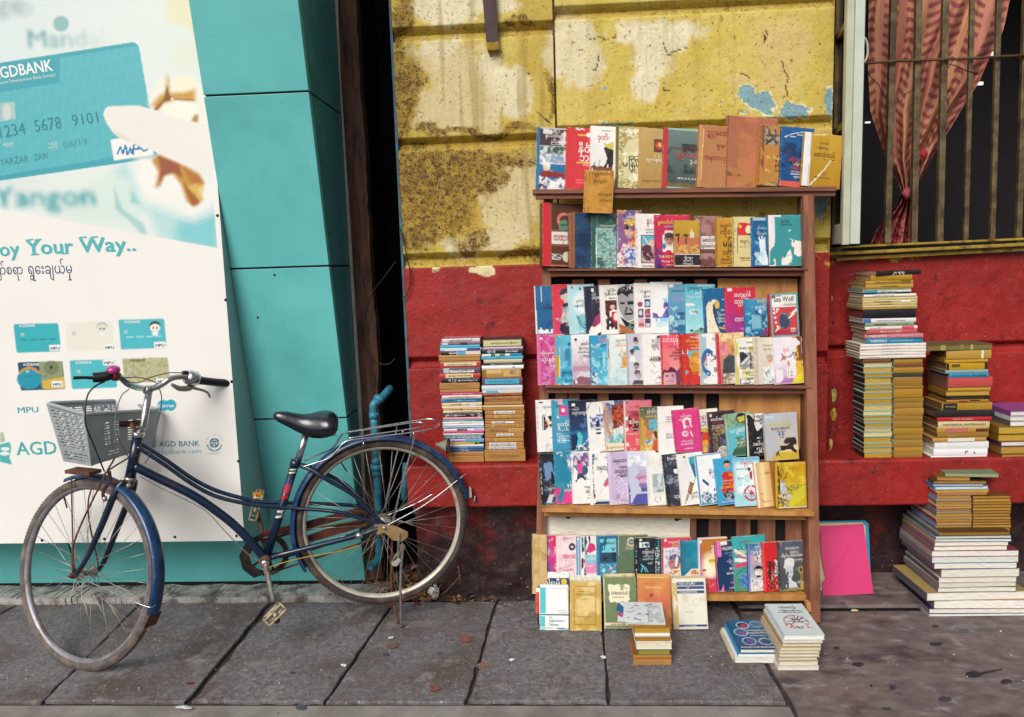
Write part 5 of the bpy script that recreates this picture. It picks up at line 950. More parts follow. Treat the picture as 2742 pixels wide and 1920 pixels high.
R3B = [
 ((1441,1032),(1437,896),74,14,'pink magenta book with white title, first of the third shelf front row','#c84a90','g #cc3c88 #c0508c;N 0 0 74 136 #d880b0 18 .5;N 0 0 74 136 #98306c 9 .64;r 0 0 9 136 #d86aa4;r 9 8 16 14 w;l 20 100 50 118 .8 #a03c7c;l 14 120 46 130 .8 #a03c7c;t 9 53 11 40 w မြန်မာ့နယ်စပ်;t 9 72 14 38 w သုံးနှစ်;t 30 86 8 18 w အဖွဲ့',{}),
 ((1487,1031),(1486,897),70,16,'light blue book with figure sketch and thick ochre spine','#4cacca','g #5ab4ce #3c9cc0;r 0 0 12 135 #c08e34;r 11 0 14 135 #e0c890;p #2f7fa4 28 40 40 18 44 24 42 44 40 84 32 84 26 60;e 38 24 4 5 #1f6488;N 14 20 44 90 #7cc8dc 8 .6;r 18 94 44 112 #3c90b4;e 30 128 11 5 #d8ecf0;t 18 104 11 34 #1c5470 မူတည်ရှုပ်;t 26 124 8 24 #1c5470 မိုးမြင့်',{}),
 ((1535,1032),(1529,896),72,10,'white and mauve misty landscape book, third shelf','#e2dadf','g #efecec #b89cac;N 4 56 72 90 #b8a8b4 6 .55;R 0 84 72 100 6 #b88ca0;p #d4ccd4 8 116 22 98 36 104 46 98 50 120 40 124 26 112 12 124;p #8a5a6c 0 124 20 112 50 118 50 136 0 136;e 12 14 4 4 #444444;t 26 29 12 30 #7a1c38 မောင်ဝေ;t 20 40 7 34 #555555 နိုင်ငံရေး;t 16 50 7 38 #555555 စာတမ်းများ;t 30 60 7 20 #555555 အရေးနှင့်',{}),
 ((1582,1032),(1578,898),72,14,'blue book with pink title and splashed white pattern','#2f9cc0','g #2898c0 #58b4cc;N 0 20 72 134 #9cd4e0 9 .56;N 0 60 72 134 #1c5c94 9 .62;r 0 0 3 134 #1f6a90;n 2 100 20 134 #1c3c6c #cfe4ee 4;t 26 18 17 32 #e4789c မိုးစက်;t 28 30 9 26 #1c4a74 တောင်ငူ;t 6 34 10 20 w အတွင်း',{}),
 ((1630,1032),(1626,896),80,12,'pale book with yellow title and orange watercolour figure','#dfe4e0','g #e6e8e2 #c4dcdc;N 0 20 80 136 #a8ccd0 9 .56;r 0 0 6 136 #c4d0d0;l 2 14 2 64 1.2 #2a2a34;R 38 58 56 90 3 #d8a02c;N 30 50 60 90 #b86a4c 7 .55;r 20 31 60 33 #c86a5c;t 22 19 9 34 #333333 သဘောဒို့;t 22 29 11 36 #d8b818 ယောဂျက;t 34 50 12 22 #d8b818 စိတ်',{}),
 ((1681,1031),(1676,893),70,12,'lavender grey book with four old portrait photographs of men','#c4c0cc','g #c2bfcc #d0ccd6;f 26 24 7 #c8b8b0 #5a2038;e 26 15 6 5 #5a2038;p #3a8aa4 16 42 22 34 32 34 38 46 18 46;f 15 50 6 #6a5a58 #2a2024;p w 8 76 10 60 20 60 26 76;f 26 88 8 #a8989a #4a2c3c;p #6a4a58 18 108 22 98 34 100 36 110;f 30 116 9 #d0c4c0 #8a8084;p #4a4a58 12 138 18 126 42 126 46 138;r 0 0 4 138 #a8a4b4',{}),
 ((1724,1031),(1720,895),74,10,'white Little Women book with faint line sketch','#ece9e4','r 16 13 52 44 #9a9a9c;N 16 13 52 44 w 5 .52;l 18 84 26 78 .7 #888;l 26 78 34 90 .7 #888888;l 20 96 30 106 .7 #888888;l 30 106 40 100 .7 #888888;l 38 118 30 126 .7 #888888;p k 41 58 50 68 48 74 43 66;e 44 8 5 4 #444444;t 18 28 7 32 w အတွေးအမြင်;t 22 68 13 22 #333333 Little;t 17 74 13 30 #333333 Women;t 40 120 11 8 #333333 bb;t 32 132 4 30 #777777 ELEANOR',{}),
 ((1773,1031),(1768,897),74,12,'pink red book with top half of a face, SPRING OF GEORGIA','#e0707c','g #e04a60 #e8a8a0;r 0 0 5 135 #c82848;R 4 0 40 24 4 #e8506c;f 22 112 21 #d8a0b0 #5a2438;p #6a3a68 40 135 38 100 50 90 52 135;t 6 20 19 42 #efdcdc လင်းယုန်;t 20 34 9 24 #c02c50 တောင်ပြုံး;t 40 44 9 10 #4a3050 THE;t 31 52 9 34 #4a3050 SPRING;t 24 60 9 46 #4a3050 OF GEORGIA;t 34 67 6 22 #4a3050 JEAN MC',{}),
 ((1824,1031),(1819,895),74,12,'red book with bald monk portrait on cyan, third shelf front row','#c8342c','r 0 0 4 136 #9c2420;r 12 44 74 124 #c87a34;r 15 46 74 112 #4cb4c8;p #c8862c 24 66 32 52 44 48 54 52 54 108 42 116 30 104 24 86;e 26 84 3 6 #c8862c;r 30 80 36 82 #3a2018;r 44 78 52 81 #3a2018;r 34 104 50 106 #6a3018;N 26 50 54 110 #e0a850 14 .55;p #8a2430 18 118 28 108 40 118 54 112 54 134 18 134;r 7 30 22 54 w;r 9 32 20 51 #6a2c20;t 28 11 7 24 w အဖြေ;t 14 22 9 38 #e8c040 ဒေါ်အောင်;t 28 32 9 24 #e8c040 ဇတ်ရေ;t 30 40 7 22 w ဗဟုသုတ',{}),
 ((1878,1030),(1873,893),66,12,'white book with grey spine strip and blue map splash','#e8e6e2','r 0 0 18 137 #a8bcc4;p w 4 4 20 2 66 2 66 6 8 10;p #2468a0 4 60 14 44 22 40 34 48 36 60 28 62 20 60 14 70 8 84 14 96 26 102 28 112 20 116 6 100 2 80;N 2 40 36 118 #c03c68 6 .66;e 20 56 2 3 w;e 27 58 2 3 w;e 15 90 2 3 w;e 20 108 2 3 w;t 34 20 11 8 #444444 TH;t 33 72 18 10 k 3;t 36 104 18 0 #444444 8',{}),
 ((1924,1030),(1916,893),78,12,'red-spined book with man in dark jacket on pink ground','#d07078','g #d8a078 #c05a64;r 0 0 8 137 #c03048;n 8 0 78 26 #cfa06a #e8d0a0 6;n 10 24 44 60 #d0707c #e09094 7;N 30 20 50 56 #c8a040 6 .5;p #b08838 38 36 46 28 50 34 50 60 40 58;p #3a4448 12 124 18 72 34 58 50 62 50 130 20 132;N 12 60 50 132 #5a5450 8 .6;n 14 108 50 137 #8a7a6c #d0c4b4 5;t 44 48 8 6 #3a2018 မ',{}),
 ((1972,1030),(1968,903),70,14,'white book on philosophy with black patterned block and yellow spine','#e8e4d8','r 0 0 8 128 #d4c468;r 8 0 70 3 #d4c468;r 38 26 52 56 #c8b84c;n 10 40 50 86 #dcdcda #8a8a90 10;p #2a2a30 12 40 22 40 34 52 12 74;p #8a8a90 14 80 44 50 48 54 20 84;N 38 40 48 86 #2a2a30 4 .5;r 18 86 60 110 #d8c868;r 19 87 60 109 #e6dca0;n 10 110 50 127 #dcdcda #3a3a50 7;t 30 17 6 20 #333333 WESTERN;t 12 33 9 46 #2a2a30 PHILOSOP;t 20 97 8 36 #333333 ကျွန်းပေါ်;t 34 105 7 20 #333333 သဘော',{}),
 ((2022,1030),(2017,904),74,12,'faded cream book with smiling man in white shirt','#d9cfc0','g #dcd2c2 #d4c8b8;r 0 0 9 126 #cfc4b4;l 9.5 0 9.5 126 .5 #b0a08c;N 2 4 7 126 #8a7a6c 3 .58;f 44 58 10 #c8a48c #b0a094;p #c8d4d8 24 126 30 92 44 82 56 94 56 126;p #3a6a88 30 96 40 88 44 104 34 108;N 20 80 56 126 #e8e8e4 6 .52;t 26 24 8 26 #a89c8c စာရေး;t 26 34 7 26 #a89c8c ဆရာ;t 40 122 10 14 #3a3030 ထို',{}),
 ((2077,1030),(2069,904),80,12,'white and yellow book with purple ring and bird, end of third shelf','#e8e2e6','p #d8b428 52 0 80 0 80 126 52 126 60 100 62 40;N 56 0 80 80 #8a4a24 10 .5;p #7a4a24 66 0 80 0 80 60 70 66;e 38 36 20 20 #5a3a98 .04;e 38 36 17 17 #e8dce8 .04;e 36 32 10 12 #e4a8bc .3;e 41 26 2 2 #8a2c4c;e 38 46 6 8 w;p #c8705c 16 66 24 52 30 50 34 64 28 60;e 40 72 3 8 #b8743c;R 0 104 52 126 6 #a86aa8;R 0 80 40 110 14 #d0b8d8;p #e0d030 44 126 62 104 80 92 80 126;r 34 88 50 110 w;t 36 98 10 13 #9a8aa0 13;t 36 108 10 13 #9a8aa0 19',{}),
]
R4A = [
 ((1440,1211),(1434,1072),74,12,'white ALL OF GRACE book with black panel, first on the fourth shelf','#ebe8e4','p #1c1a22 20 46 46 42 46 104 26 104 20 92;r 16 44 17.5 100 #1c1a22;N 2 8 5 136 #444444 3 .5;r 9 4 20 8 #2a2a30;l 16 50 19 40 1.4 #1c3c5c;l 22 50 25 40 1.4 #1c3c5c;l 28 92 30 84 1.5 w;q 20 118 46 136 3.4 #999999;t 18 22 8 26 #555555 သုံးသပ်;t 21 60 9 24 #d8862c ALL OF;t 21 70 9 24 #d8862c GRACE;t 22 76 4 22 w C.H. SPURGEON',{}),
 ((1481,1209),(1476,1071),72,12,'teal blue book with pink and white squares at top','#3c94b4','g #4a9ab8 #3c90b4;p #1f6a94 4 6 26 6 26 26 4 26;r 10 14 26 32 #1f6a94;r 4 20 20 42 #40b0b8;r 10 0 36 14 #e0b8c8;r 20 18 46 42 #d43c88;r 26 24 36 34 w;r 14 42 20 50 #e0c4d0;r 30 0 50 16 #3a9cc0;q 12 90 46 116 3.8 #dcecf2;N 0 6 50 138 #2f84a8 30 .58;t 14 72 17 40 w ရွှေကိုင်း;t 14 84 6 30 w စာပေမှတ်တမ်း',{}),
 ((1529,1209),(1522,1073),82,14,'dark night-blue book with turquoise leaf and white branches','#1c2c4c','g #221c34 #1c4c7c;N 0 40 82 90 #4c6c94 14 .55;R 0 84 82 136 8 #2a6c9c;p #4ac0cc 6 110 16 92 26 84 34 98 30 120 14 122;l 8 134 24 120 1.2 w;l 24 120 46 128 1 w;l 14 132 40 116 1 w;l 44 112 50 104 1.4 w;n 10 122 50 136 #1c3c64 #cfe0ea 5;r 8 8 17 16 w;t 8 26 7 20 #c8d0dc မြတ်;t 8 38 12 42 #e6e2d8 ကမ္ဘာကျော်',{}),
 ((1579,1212),(1570,1078),76,10,'white book with blue street photograph strip across it','#e8e6e2','n 4 4 40 34 #efedea #d8d6d2 14;l 34 4 36 34 .6 #555555;r 6 34 46 40 #5a6aa0;n 6 38 46 70 #4a5a94 #dcdce4 5;p #24305c 20 76 24 52 28 48 32 54 34 76;e 28 84 8 3 #24305c;r 6 68 46 72 #c4c4d0;l 0 20 12 2 1 #2a2a3a;t 40 106 8 0 #888888 C;t 34 120 6 16 #999999 CAN',{}),
 ((1623,1209),(1614,1076),76,12,'book with orange temple building over turquoise swirl','#c88a6c','g #4a5a8c #e0dccc;N 0 0 30 40 #d8dce8 10 .5;p #c8603c 18 24 56 6 56 80 40 80 24 60;n 24 10 56 76 #c85a34 #5a2820 7;p #dfe4dc 16 78 56 66 56 90 24 92;r 22 74 24 92 #8a5a3c;r 30 72 32 92 #8a5a3c;r 38 70 40 90 #8a5a3c;R 8 90 56 118 5 #58b0b8;N 8 60 56 118 #c8e0dc 8 .55;R 4 112 56 134 4 #e4dcc0;r 46 108 54 114 #5a4a20;t 10 126 8 42 #b8924c ရေးသောစာ',{}),
 ((1673,1209),(1669,1073),78,12,'salmon pink SHEBAS guide book with dark round emblem','#dc5a64','g #e07a8c #d85058;e 28 58 17 26 #4a2434 .04;e 32 44 14 12 #b83c50;N 14 14 46 22 #b04a60 3 .5;e 8 48 4 5 w;e 8 78 4 5 w;e 9 118 4 5 w;r 1 1 5 136 #c8d0c0;e 10 5 3 3 #1c6a9c;q 14 104 44 134 6 #f0d4d4;t 10 34 10 40 #3a2430 SHEBAS;t 28 42 9 16 #3a2430 ROOM;t 12 62 14 34 w အဘိဓမ္မာ;t 4 92 7 44 w A Guide To The;t 22 78 5 20 w ခေတ်',{}),
 ((1715,1209),(1712,1090),72,12,'painted ochre and turquoise book with two faces','#c89a4c','g #4c5444 #c8a458;n 2 34 48 70 #d8a038 #8a6a3c 8;R 26 34 48 64 4 #6ab4c4;N 24 34 48 66 #2f7a94 5 .55;e 24 72 12 9 #c87a4c;e 38 80 7 9 #e0a890;p #5a3424 36 70 42 64 48 70 48 86 44 88;p #c8482c 34 106 40 90 48 90 48 118 34 118;n 12 88 34 104 #3a6a94 #d8dcdc 4;e 8 60 6 5 #a8d4d0;n 2 100 30 118 #e0c888 #c8963c 6;r 6 6 10 9 w;t 20 16 11 26 w ဒုန်းတိုင်း;t 16 28 7 30 #e8e0c0 မောင်တို့',dict(off=.03)),
 ((1764,1214),(1760,1089),72,10,'plain white book with three short lines of bold print','#ebe8e4','r 0 0 1.5 125 #c8c4c0;t 22 30 5 16 #555555 စာရေးသူ;t 22 36 5 22 #555555 အတွေးများ;t 22 43 5 20 #555555 ဆောင်းပါး;t 22 76 5 26 #222222 ESSAYS AND;t 22 81 5 18 #222222 ON LIFE;t 22 86 5 26 #222222 BURMESE WAY',dict(off=.035)),
 ((1811,1215),(1799,1099),74,14,'hot pink book with white curling floral ornament','#d43880','g #d8387c #cc3c84;r 0 0 3 116 #a82458;e 38 36 12 13 #efdce4 .05;e 40 38 8 9 #d43880 .05;e 30 48 4 5 #efdce4;e 30 66 9 8 #eed4e0 .05;e 30 66 5 4 #dc88b0 .1;l 44 30 50 50 1.6 w;l 44 60 50 76 1.6 w;N 0 0 50 116 #e86aa0 10 .66;t 22 22 10 30 w ဝင်းဇေ;t 16 30 8 36 w ကျောက်စာ;t 18 88 6 32 w သိမ်းဆည်း;t 16 96 6 34 w BURMESE;t 24 108 7 24 w ပထမ',dict(off=.03)),
 ((1863,1218),(1853,1099),70,12,'white red and gold book with golden throne picture','#e0d8d0','g #e8e2dc #d8cfc0;R 0 50 60 62 3 #a89a54;e 6 60 4 6 #c8b84c;e 14 58 4 6 #c8b84c;e 22 56 4 6 #c8b84c;e 30 54 4 6 #c8b84c;p #8a3028 2 72 18 60 40 62 40 100 2 100;p #cc4030 16 68 34 60 42 66 42 92 18 92;p #d8a03c 10 80 18 86 30 82 38 88 36 100 14 100;R 0 100 46 120 4 #6a4a80;e 26 108 9 8 #d8b04c;t 4 26 18 32 #c03c44 ရတနာ;t 8 36 7 28 #444444 ဟောင်းစုံ;t 10 44 7 26 #444444 ပြန်ထုတ်',{}),
 ((1905,1227),(1893,1104),76,12,'dark maroon BIG WAVE book with patterned cloth print','#35242c','n 8 42 50 66 #9c8a5c #3a2a24 3;n 8 66 24 120 #8a7a64 #2e2228 2.5;n 26 66 50 122 #5a5460 #2a2028 6;o 36 110 14 2 #cfc8c0;o 36 110 9 1.6 #cfc8c0;o 36 110 4 1.6 #cfc8c0;e 46 84 10 6 #5a64a8;r 6 6 12 14 w;t 8 25 12 34 w မောင်ဝေါ်;t 12 32 6 26 #c83c48 တော်ထွန်း;t 10 42 9 32 #e0b8a0 BIG WAVE;t 10 46 4 22 w Pearl S Buck',{}),
 ((1951,1225),(1939,1110),74,12,'green and cyan worn book with a sea scene','#5cb4c4','r 0 0 74 36 #6c9474;N 0 0 74 36 #8cb090 8 .5;n 10 70 60 112 #4a6a44 #a8b88c 4;R 4 92 60 114 5 #3c5c48;e 46 14 14 14 #1c1c1e .05;p #c4b84c 34 12 56 8 56 22 40 26;l 0 0 6 115 2 #c8b860;N 4 40 60 90 #8cd0dc 20 .5;t 12 52 15 46 w မကျွေးဝါး;t 24 68 8 22 #2a4a54 အနောက်;t 32 76 7 18 #2a4a54 ဒေသ',{}),
 ((2002,1224),(1996,1109),66,14,'black and white book with bearded old man','#1c1c20','r 0 0 4 115 #d8d4c8;p #e8e6e2 26 0 50 0 50 34 40 40 30 48 24 30;n 26 4 48 30 #e8e6e2 #6a6a70 4;p #dcdad6 28 24 40 22 36 40 30 48;n 4 0 24 14 #3a3a40 #d8d4d0 5;l 30 66 42 64 1.2 w;N 4 50 50 115 #3a3a40 9 .55;t 16 86 13 36 w ဒေါလှ;t 26 98 12 24 w ဂျွန်;t 18 106 6 30 w ဆရာဝေ',{}),
 ((2052,1235),(2045,1109),92,14,'grey Black Beauty book with galloping dark horse on yellow field','#b4b6be','g #b4b8c4 #c8bca0;R 0 88 92 110 8 #e0cc9c;R 0 104 92 126 5 #c8a82c;r 3 7 28 12 #c4d4e0;p #2f2224 26 92 40 88 58 88 66 84 70 72 84 66 88 78 86 88 80 86 78 92 82 98 88 104 84 110 78 102 68 98 54 100 40 100 32 110 34 116 28 114 30 102 22 106 18 114 14 110 22 98;N 2 84 26 106 #2f2420 4 .42;p #3a2a2c 52 76 58 68 70 66 82 66 72 76 64 84 54 84;l 34 104 38 114 1.4 #2f2224;l 70 98 84 108 1.6 #2f2224;t 14 32 11 62 #d8c838 မဟာမြင်းနက်;t 19 44 9 52 #2a2428 BLACK BEAUTY;t 32 50 5 26 #4a4448 Anna Sewell;t 36 58 7 18 #3c6ab0 နီနီ;t 40 66 5 12 #333333 ၁၆',dict(off=.015)),
]
R4B = [
 ((1450,1353),(1442,1215),70,12,'black book with pale blue shapes, first of the fourth shelf front row','#1a1820','N 4 20 70 138 #2c4c74 12 .5;N 10 60 70 138 #6c7c90 9 .62;r 2 40 4 110 w;N 2 40 5 110 #1a1820 3 .45;p #6c8cb0 12 28 34 24 40 60 16 76;p #c8ccd0 14 134 24 110 34 112 28 134;t 18 98 10 26 #e0c8c0 ကျွန်တော်;t 22 108 8 22 #d8405c နှင့်;t 30 116 5 14 w ဦး',{}),
 ((1489,1351),(1482,1210),72,12,'plain teal book with magenta band across its foot','#24809e','r 0 97 72 141 #d43c88;N 0 0 72 97 #2f90a8 18 .5;o 34 26 9 .8 #1c5070;p w 8 3 22 2 24 12 12 14;n 36 8 50 96 #d8dce0 #3c90ac 5;l 44 20 44 80 1.4 #c83c80;t 32 94 12 18 w နန်း;t 24 108 11 30 w တက္ကသိုလ်;t 42 118 4 8 w နစ်',{}),
 ((1534,1350),(1531,1210),76,12,'white book with walking hiker in pink and teal backpack','#ebe9e5','n 2 2 46 40 #d8d0e0 #6a4a80 6;N 28 2 46 30 #7a4a8c 5 .45;R 2 36 20 66 2 #2f8494;e 34 50 10 13 #2c5c78;R 14 28 28 58 2 #dc4c90;e 18 28 4 5 #5a3a40;p #3a3c60 12 60 26 58 38 72 36 80 26 70 16 74 12 82 6 78;l 28 56 44 76 .8 #3a2430;t 32 98 10 18 #333333 ဘေတေ;t 36 112 16 14 #333333 ဖြင့်;t 38 128 9 12 #333333 (ဘေ',{}),
 ((1582,1353),(1577,1214),74,12,'white book with scratched black border and small red flower','#eae8e4','p #22303c 8 0 12 2 12 40 9 60 12 90 14 132 8 136;N 6 0 12 136 w 3 .55;r 12 14 50 22 #c8dce4;r 10 4 50 14 #e8eaea;r 8 130 50 138 #28385c;r 10 126 50 130 #b8d0d8;l 12 16 50 12 1 #2a3a4c;p #c85a74 36 88 42 74 50 66 50 88 42 92;l 34 96 28 106 .5 #666666;t 20 46 18 34 #22303c ကမ္ဘာဦး;e 12 8 4 5 #2f6a80',{}),
 ((1634,1353),(1626,1212),74,14,'lilac book with underlined Burmese title lines','#c4b0d0','r 0 0 8 141 #d0c4dc;r 8 0 74 141 #c2aecc;N 8 60 74 141 #dccfe0 4 .5;N 8 0 74 141 #a890b8 24 .6;l 16 44 52 43 .6 #444444;l 16 56 52 55 .6 #444444;l 16 68 52 67 .6 #444444;t 15 28 15 42 #2a2030 ဓမ္မသစ်;t 30 42 7 22 #3a3040 အနန္တသူ;t 18 53 8 36 #3a3040 ခေတ်သို့မြန်;t 24 65 8 30 #3a3040 မြန်ဆိုင်',{}),
 ((1685,1353),(1679,1210),78,12,'pale to deep purple seascape book, fourth shelf front row','#c0c4d8','g #d4d8e4 #5a5aa0;R 0 60 78 92 8 #c4a4c8;R 0 86 78 96 2 #8a6aa8;R 0 97 78 108 2 #2f5c94;R 0 110 78 114 1.4 #e0d0dc;R 0 114 78 143 2 #4c54a0;N 0 10 78 40 #e8ecf0 16 .5;t 32 54 12 0 #c8c8d0 တေ;t 20 72 11 42 #c83c5c မြန်မာ့ပုံပြင်',{}),
 ((1737,1355),(1730,1214),84,12,'white book with grey-green photograph of a slender figure','#e8e7e3','r 14 56 44 106 #a0b0b0;p #cfd8d8 26 66 34 56 40 58 38 76 32 90 24 102 20 100 30 82;n 14 90 44 106 #8a9a9c #c4cccc 6;r 14 110 44 112 #d0d0cc;o 26 124 8 .7 #888888;r 3 0 4 141 #d4d2ce',{}),
 ((1788,1357),(1772,1218),66,12,'slate book showing head above stormy water, lettered new','#34384a','N 2 20 60 140 #6c7484 9 .55;N 2 60 60 140 #22242f 12 .5;r 0 0 4 140 #1c1c28;f 34 46 8 #e0dcdc #1a1820;n 4 56 50 80 #2a2c3a #8a90a0 5;t 26 8 6 22 #d8d8dc STEPHEN;t 14 17 15 34 #e0e0e4 hew;t 22 120 14 26 w ဘလူး',{}),
 ((1825,1355),(1811,1217),72,12,'white book with brown syringe and teal cone drawing','#e2e2de','r 18 7 24 12 #5a5220;p #3a98a4 32 12 48 8 50 34 34 26;p #24608c 34 26 50 34 50 58 46 72 42 56;l 44 72 38 88 1.2 #8a8a88;p #7a5434 30 76 40 82 30 112 20 106;p #a87c50 32 80 36 82 28 106 24 104;l 20 108 12 134 1 #7a5434;l 24 110 16 126 1 #7a5434;t 34 110 9 14 #555555 သောင်း;t 30 120 9 18 #555555 နိုင်လှ',{}),
 ((1875,1355),(1860,1220),72,12,'white book with cyan border and dark blue diagonal bar','#e8eaec','r 0 0 5 135 #3c9cc4;r 0 0 72 3 #3c9cc4;r 0 131 72 135 #3c9cc4;p #1c4a7c 12 70 16 64 48 96 44 102;R 12 100 28 114 1 #1f4c78;N 10 84 40 112 w 3 .5;n 6 106 50 131 #dce4ec #2c5c84 3.4;t 34 52 12 18 #333333 နိုင်ငံ;t 42 66 15 12 #c83c48 ယာ',{}),
 ((1925,1355),(1910,1229),64,12,'cyan book with portrait of young man in red robe','#3ca0c8','f 36 20 10 #d0a480 #221c20;p #c23028 6 94 10 58 24 38 46 38 50 44 50 94;p #2a2830 16 98 36 84 50 118 30 122;q 22 90 44 116 4 #c8c8cc;R 4 112 50 124 2 #3c80b8;t 36 50 10 12 #e8c838 ခါဗျ;t 16 64 6 34 #f0c8c8 ဆန့်ထောင်;t 18 71 5 26 #e8c838 ကောက်နုတ်;t 10 82 9 38 #e8c838 လေးအောင်ဆို;t 10 120 8 40 w ယောက်ထား',{}),
 ((1970,1357),(1964,1227),72,12,'pale blue book with red cartwheel and small figure','#c0dfe8','g #5cb8d4 #a4d8e4;R 4 12 72 96 10 #e4eef0;p #b03040 42 40 50 36 50 60 44 58;e 42 32 4 5 #2a2024;o 46 96 19 2.6 #b84a5c;o 46 96 4 2 #b84a5c;l 46 80 46 112 .9 #b84a5c;l 30 96 60 96 .9 #b84a5c;l 35 85 57 107 .9 #b84a5c;l 57 85 35 107 .9 #b84a5c;e 30 50 1 1 #444444;e 32 62 1 1 #444444;e 28 74 1 1 #444444;t 18 18 14 34 #c83c5c ငါနှင့်လ;t 6 32 7 34 #4a6a78 ကာလပေါ်;t 8 56 5 18 #7a9aa8 နောင်တ',{}),
 ((2031,1361),(2017,1241),70,36,'thick tan curved-spine book with white leaves behind, fourth shelf right','#c49a5c','r 0 0 6 120 #e8e2dc;R 8 0 46 120 4 #d8b070;R 16 0 30 120 8 #e8d0a0;R 44 0 70 120 3 #9a6030;l 20 14 20 106 .6 #a8804c;l 20 14 44 14 .6 #a8804c;l 20 106 44 106 .6 #a8804c;t 28 32 9 14 #6a4428 ပင်ပင်',dict(hard=1)),
 ((2081,1362),(2077,1240),84,10,'yellow autumn tree book with crouching white figure','#c8a420','g #c8981c #bfae28;N 0 0 84 60 #d8bc38 20 .5;R 0 60 84 80 6 #a8982c;l 4 122 8 60 2.4 #3a2418;l 8 60 6 10 2 #3a2418;l 8 50 22 20 1 #4a2c18;l 7 40 18 8 .8 #4a2c18;l 10 56 30 36 .8 #4a2c18;N 2 4 40 46 #7a4a1c 4 .58;p #c4c8cc 10 54 18 48 26 62 28 80 42 88 38 98 26 104 20 92 12 78;N 10 48 42 104 #8a94a0 5 .55;n 4 84 30 118 #6a4424 #d8cca0 5;n 30 60 70 84 #8a8430 #c8b83c 3;p #c8c030 36 100 50 80 76 60 84 64 84 84 60 110 40 118;r 2 119 84 122 #dcdcd8;t 40 18 9 30 #a8902c မုံရွာ',dict(off=-.012,gloss=1)),
]
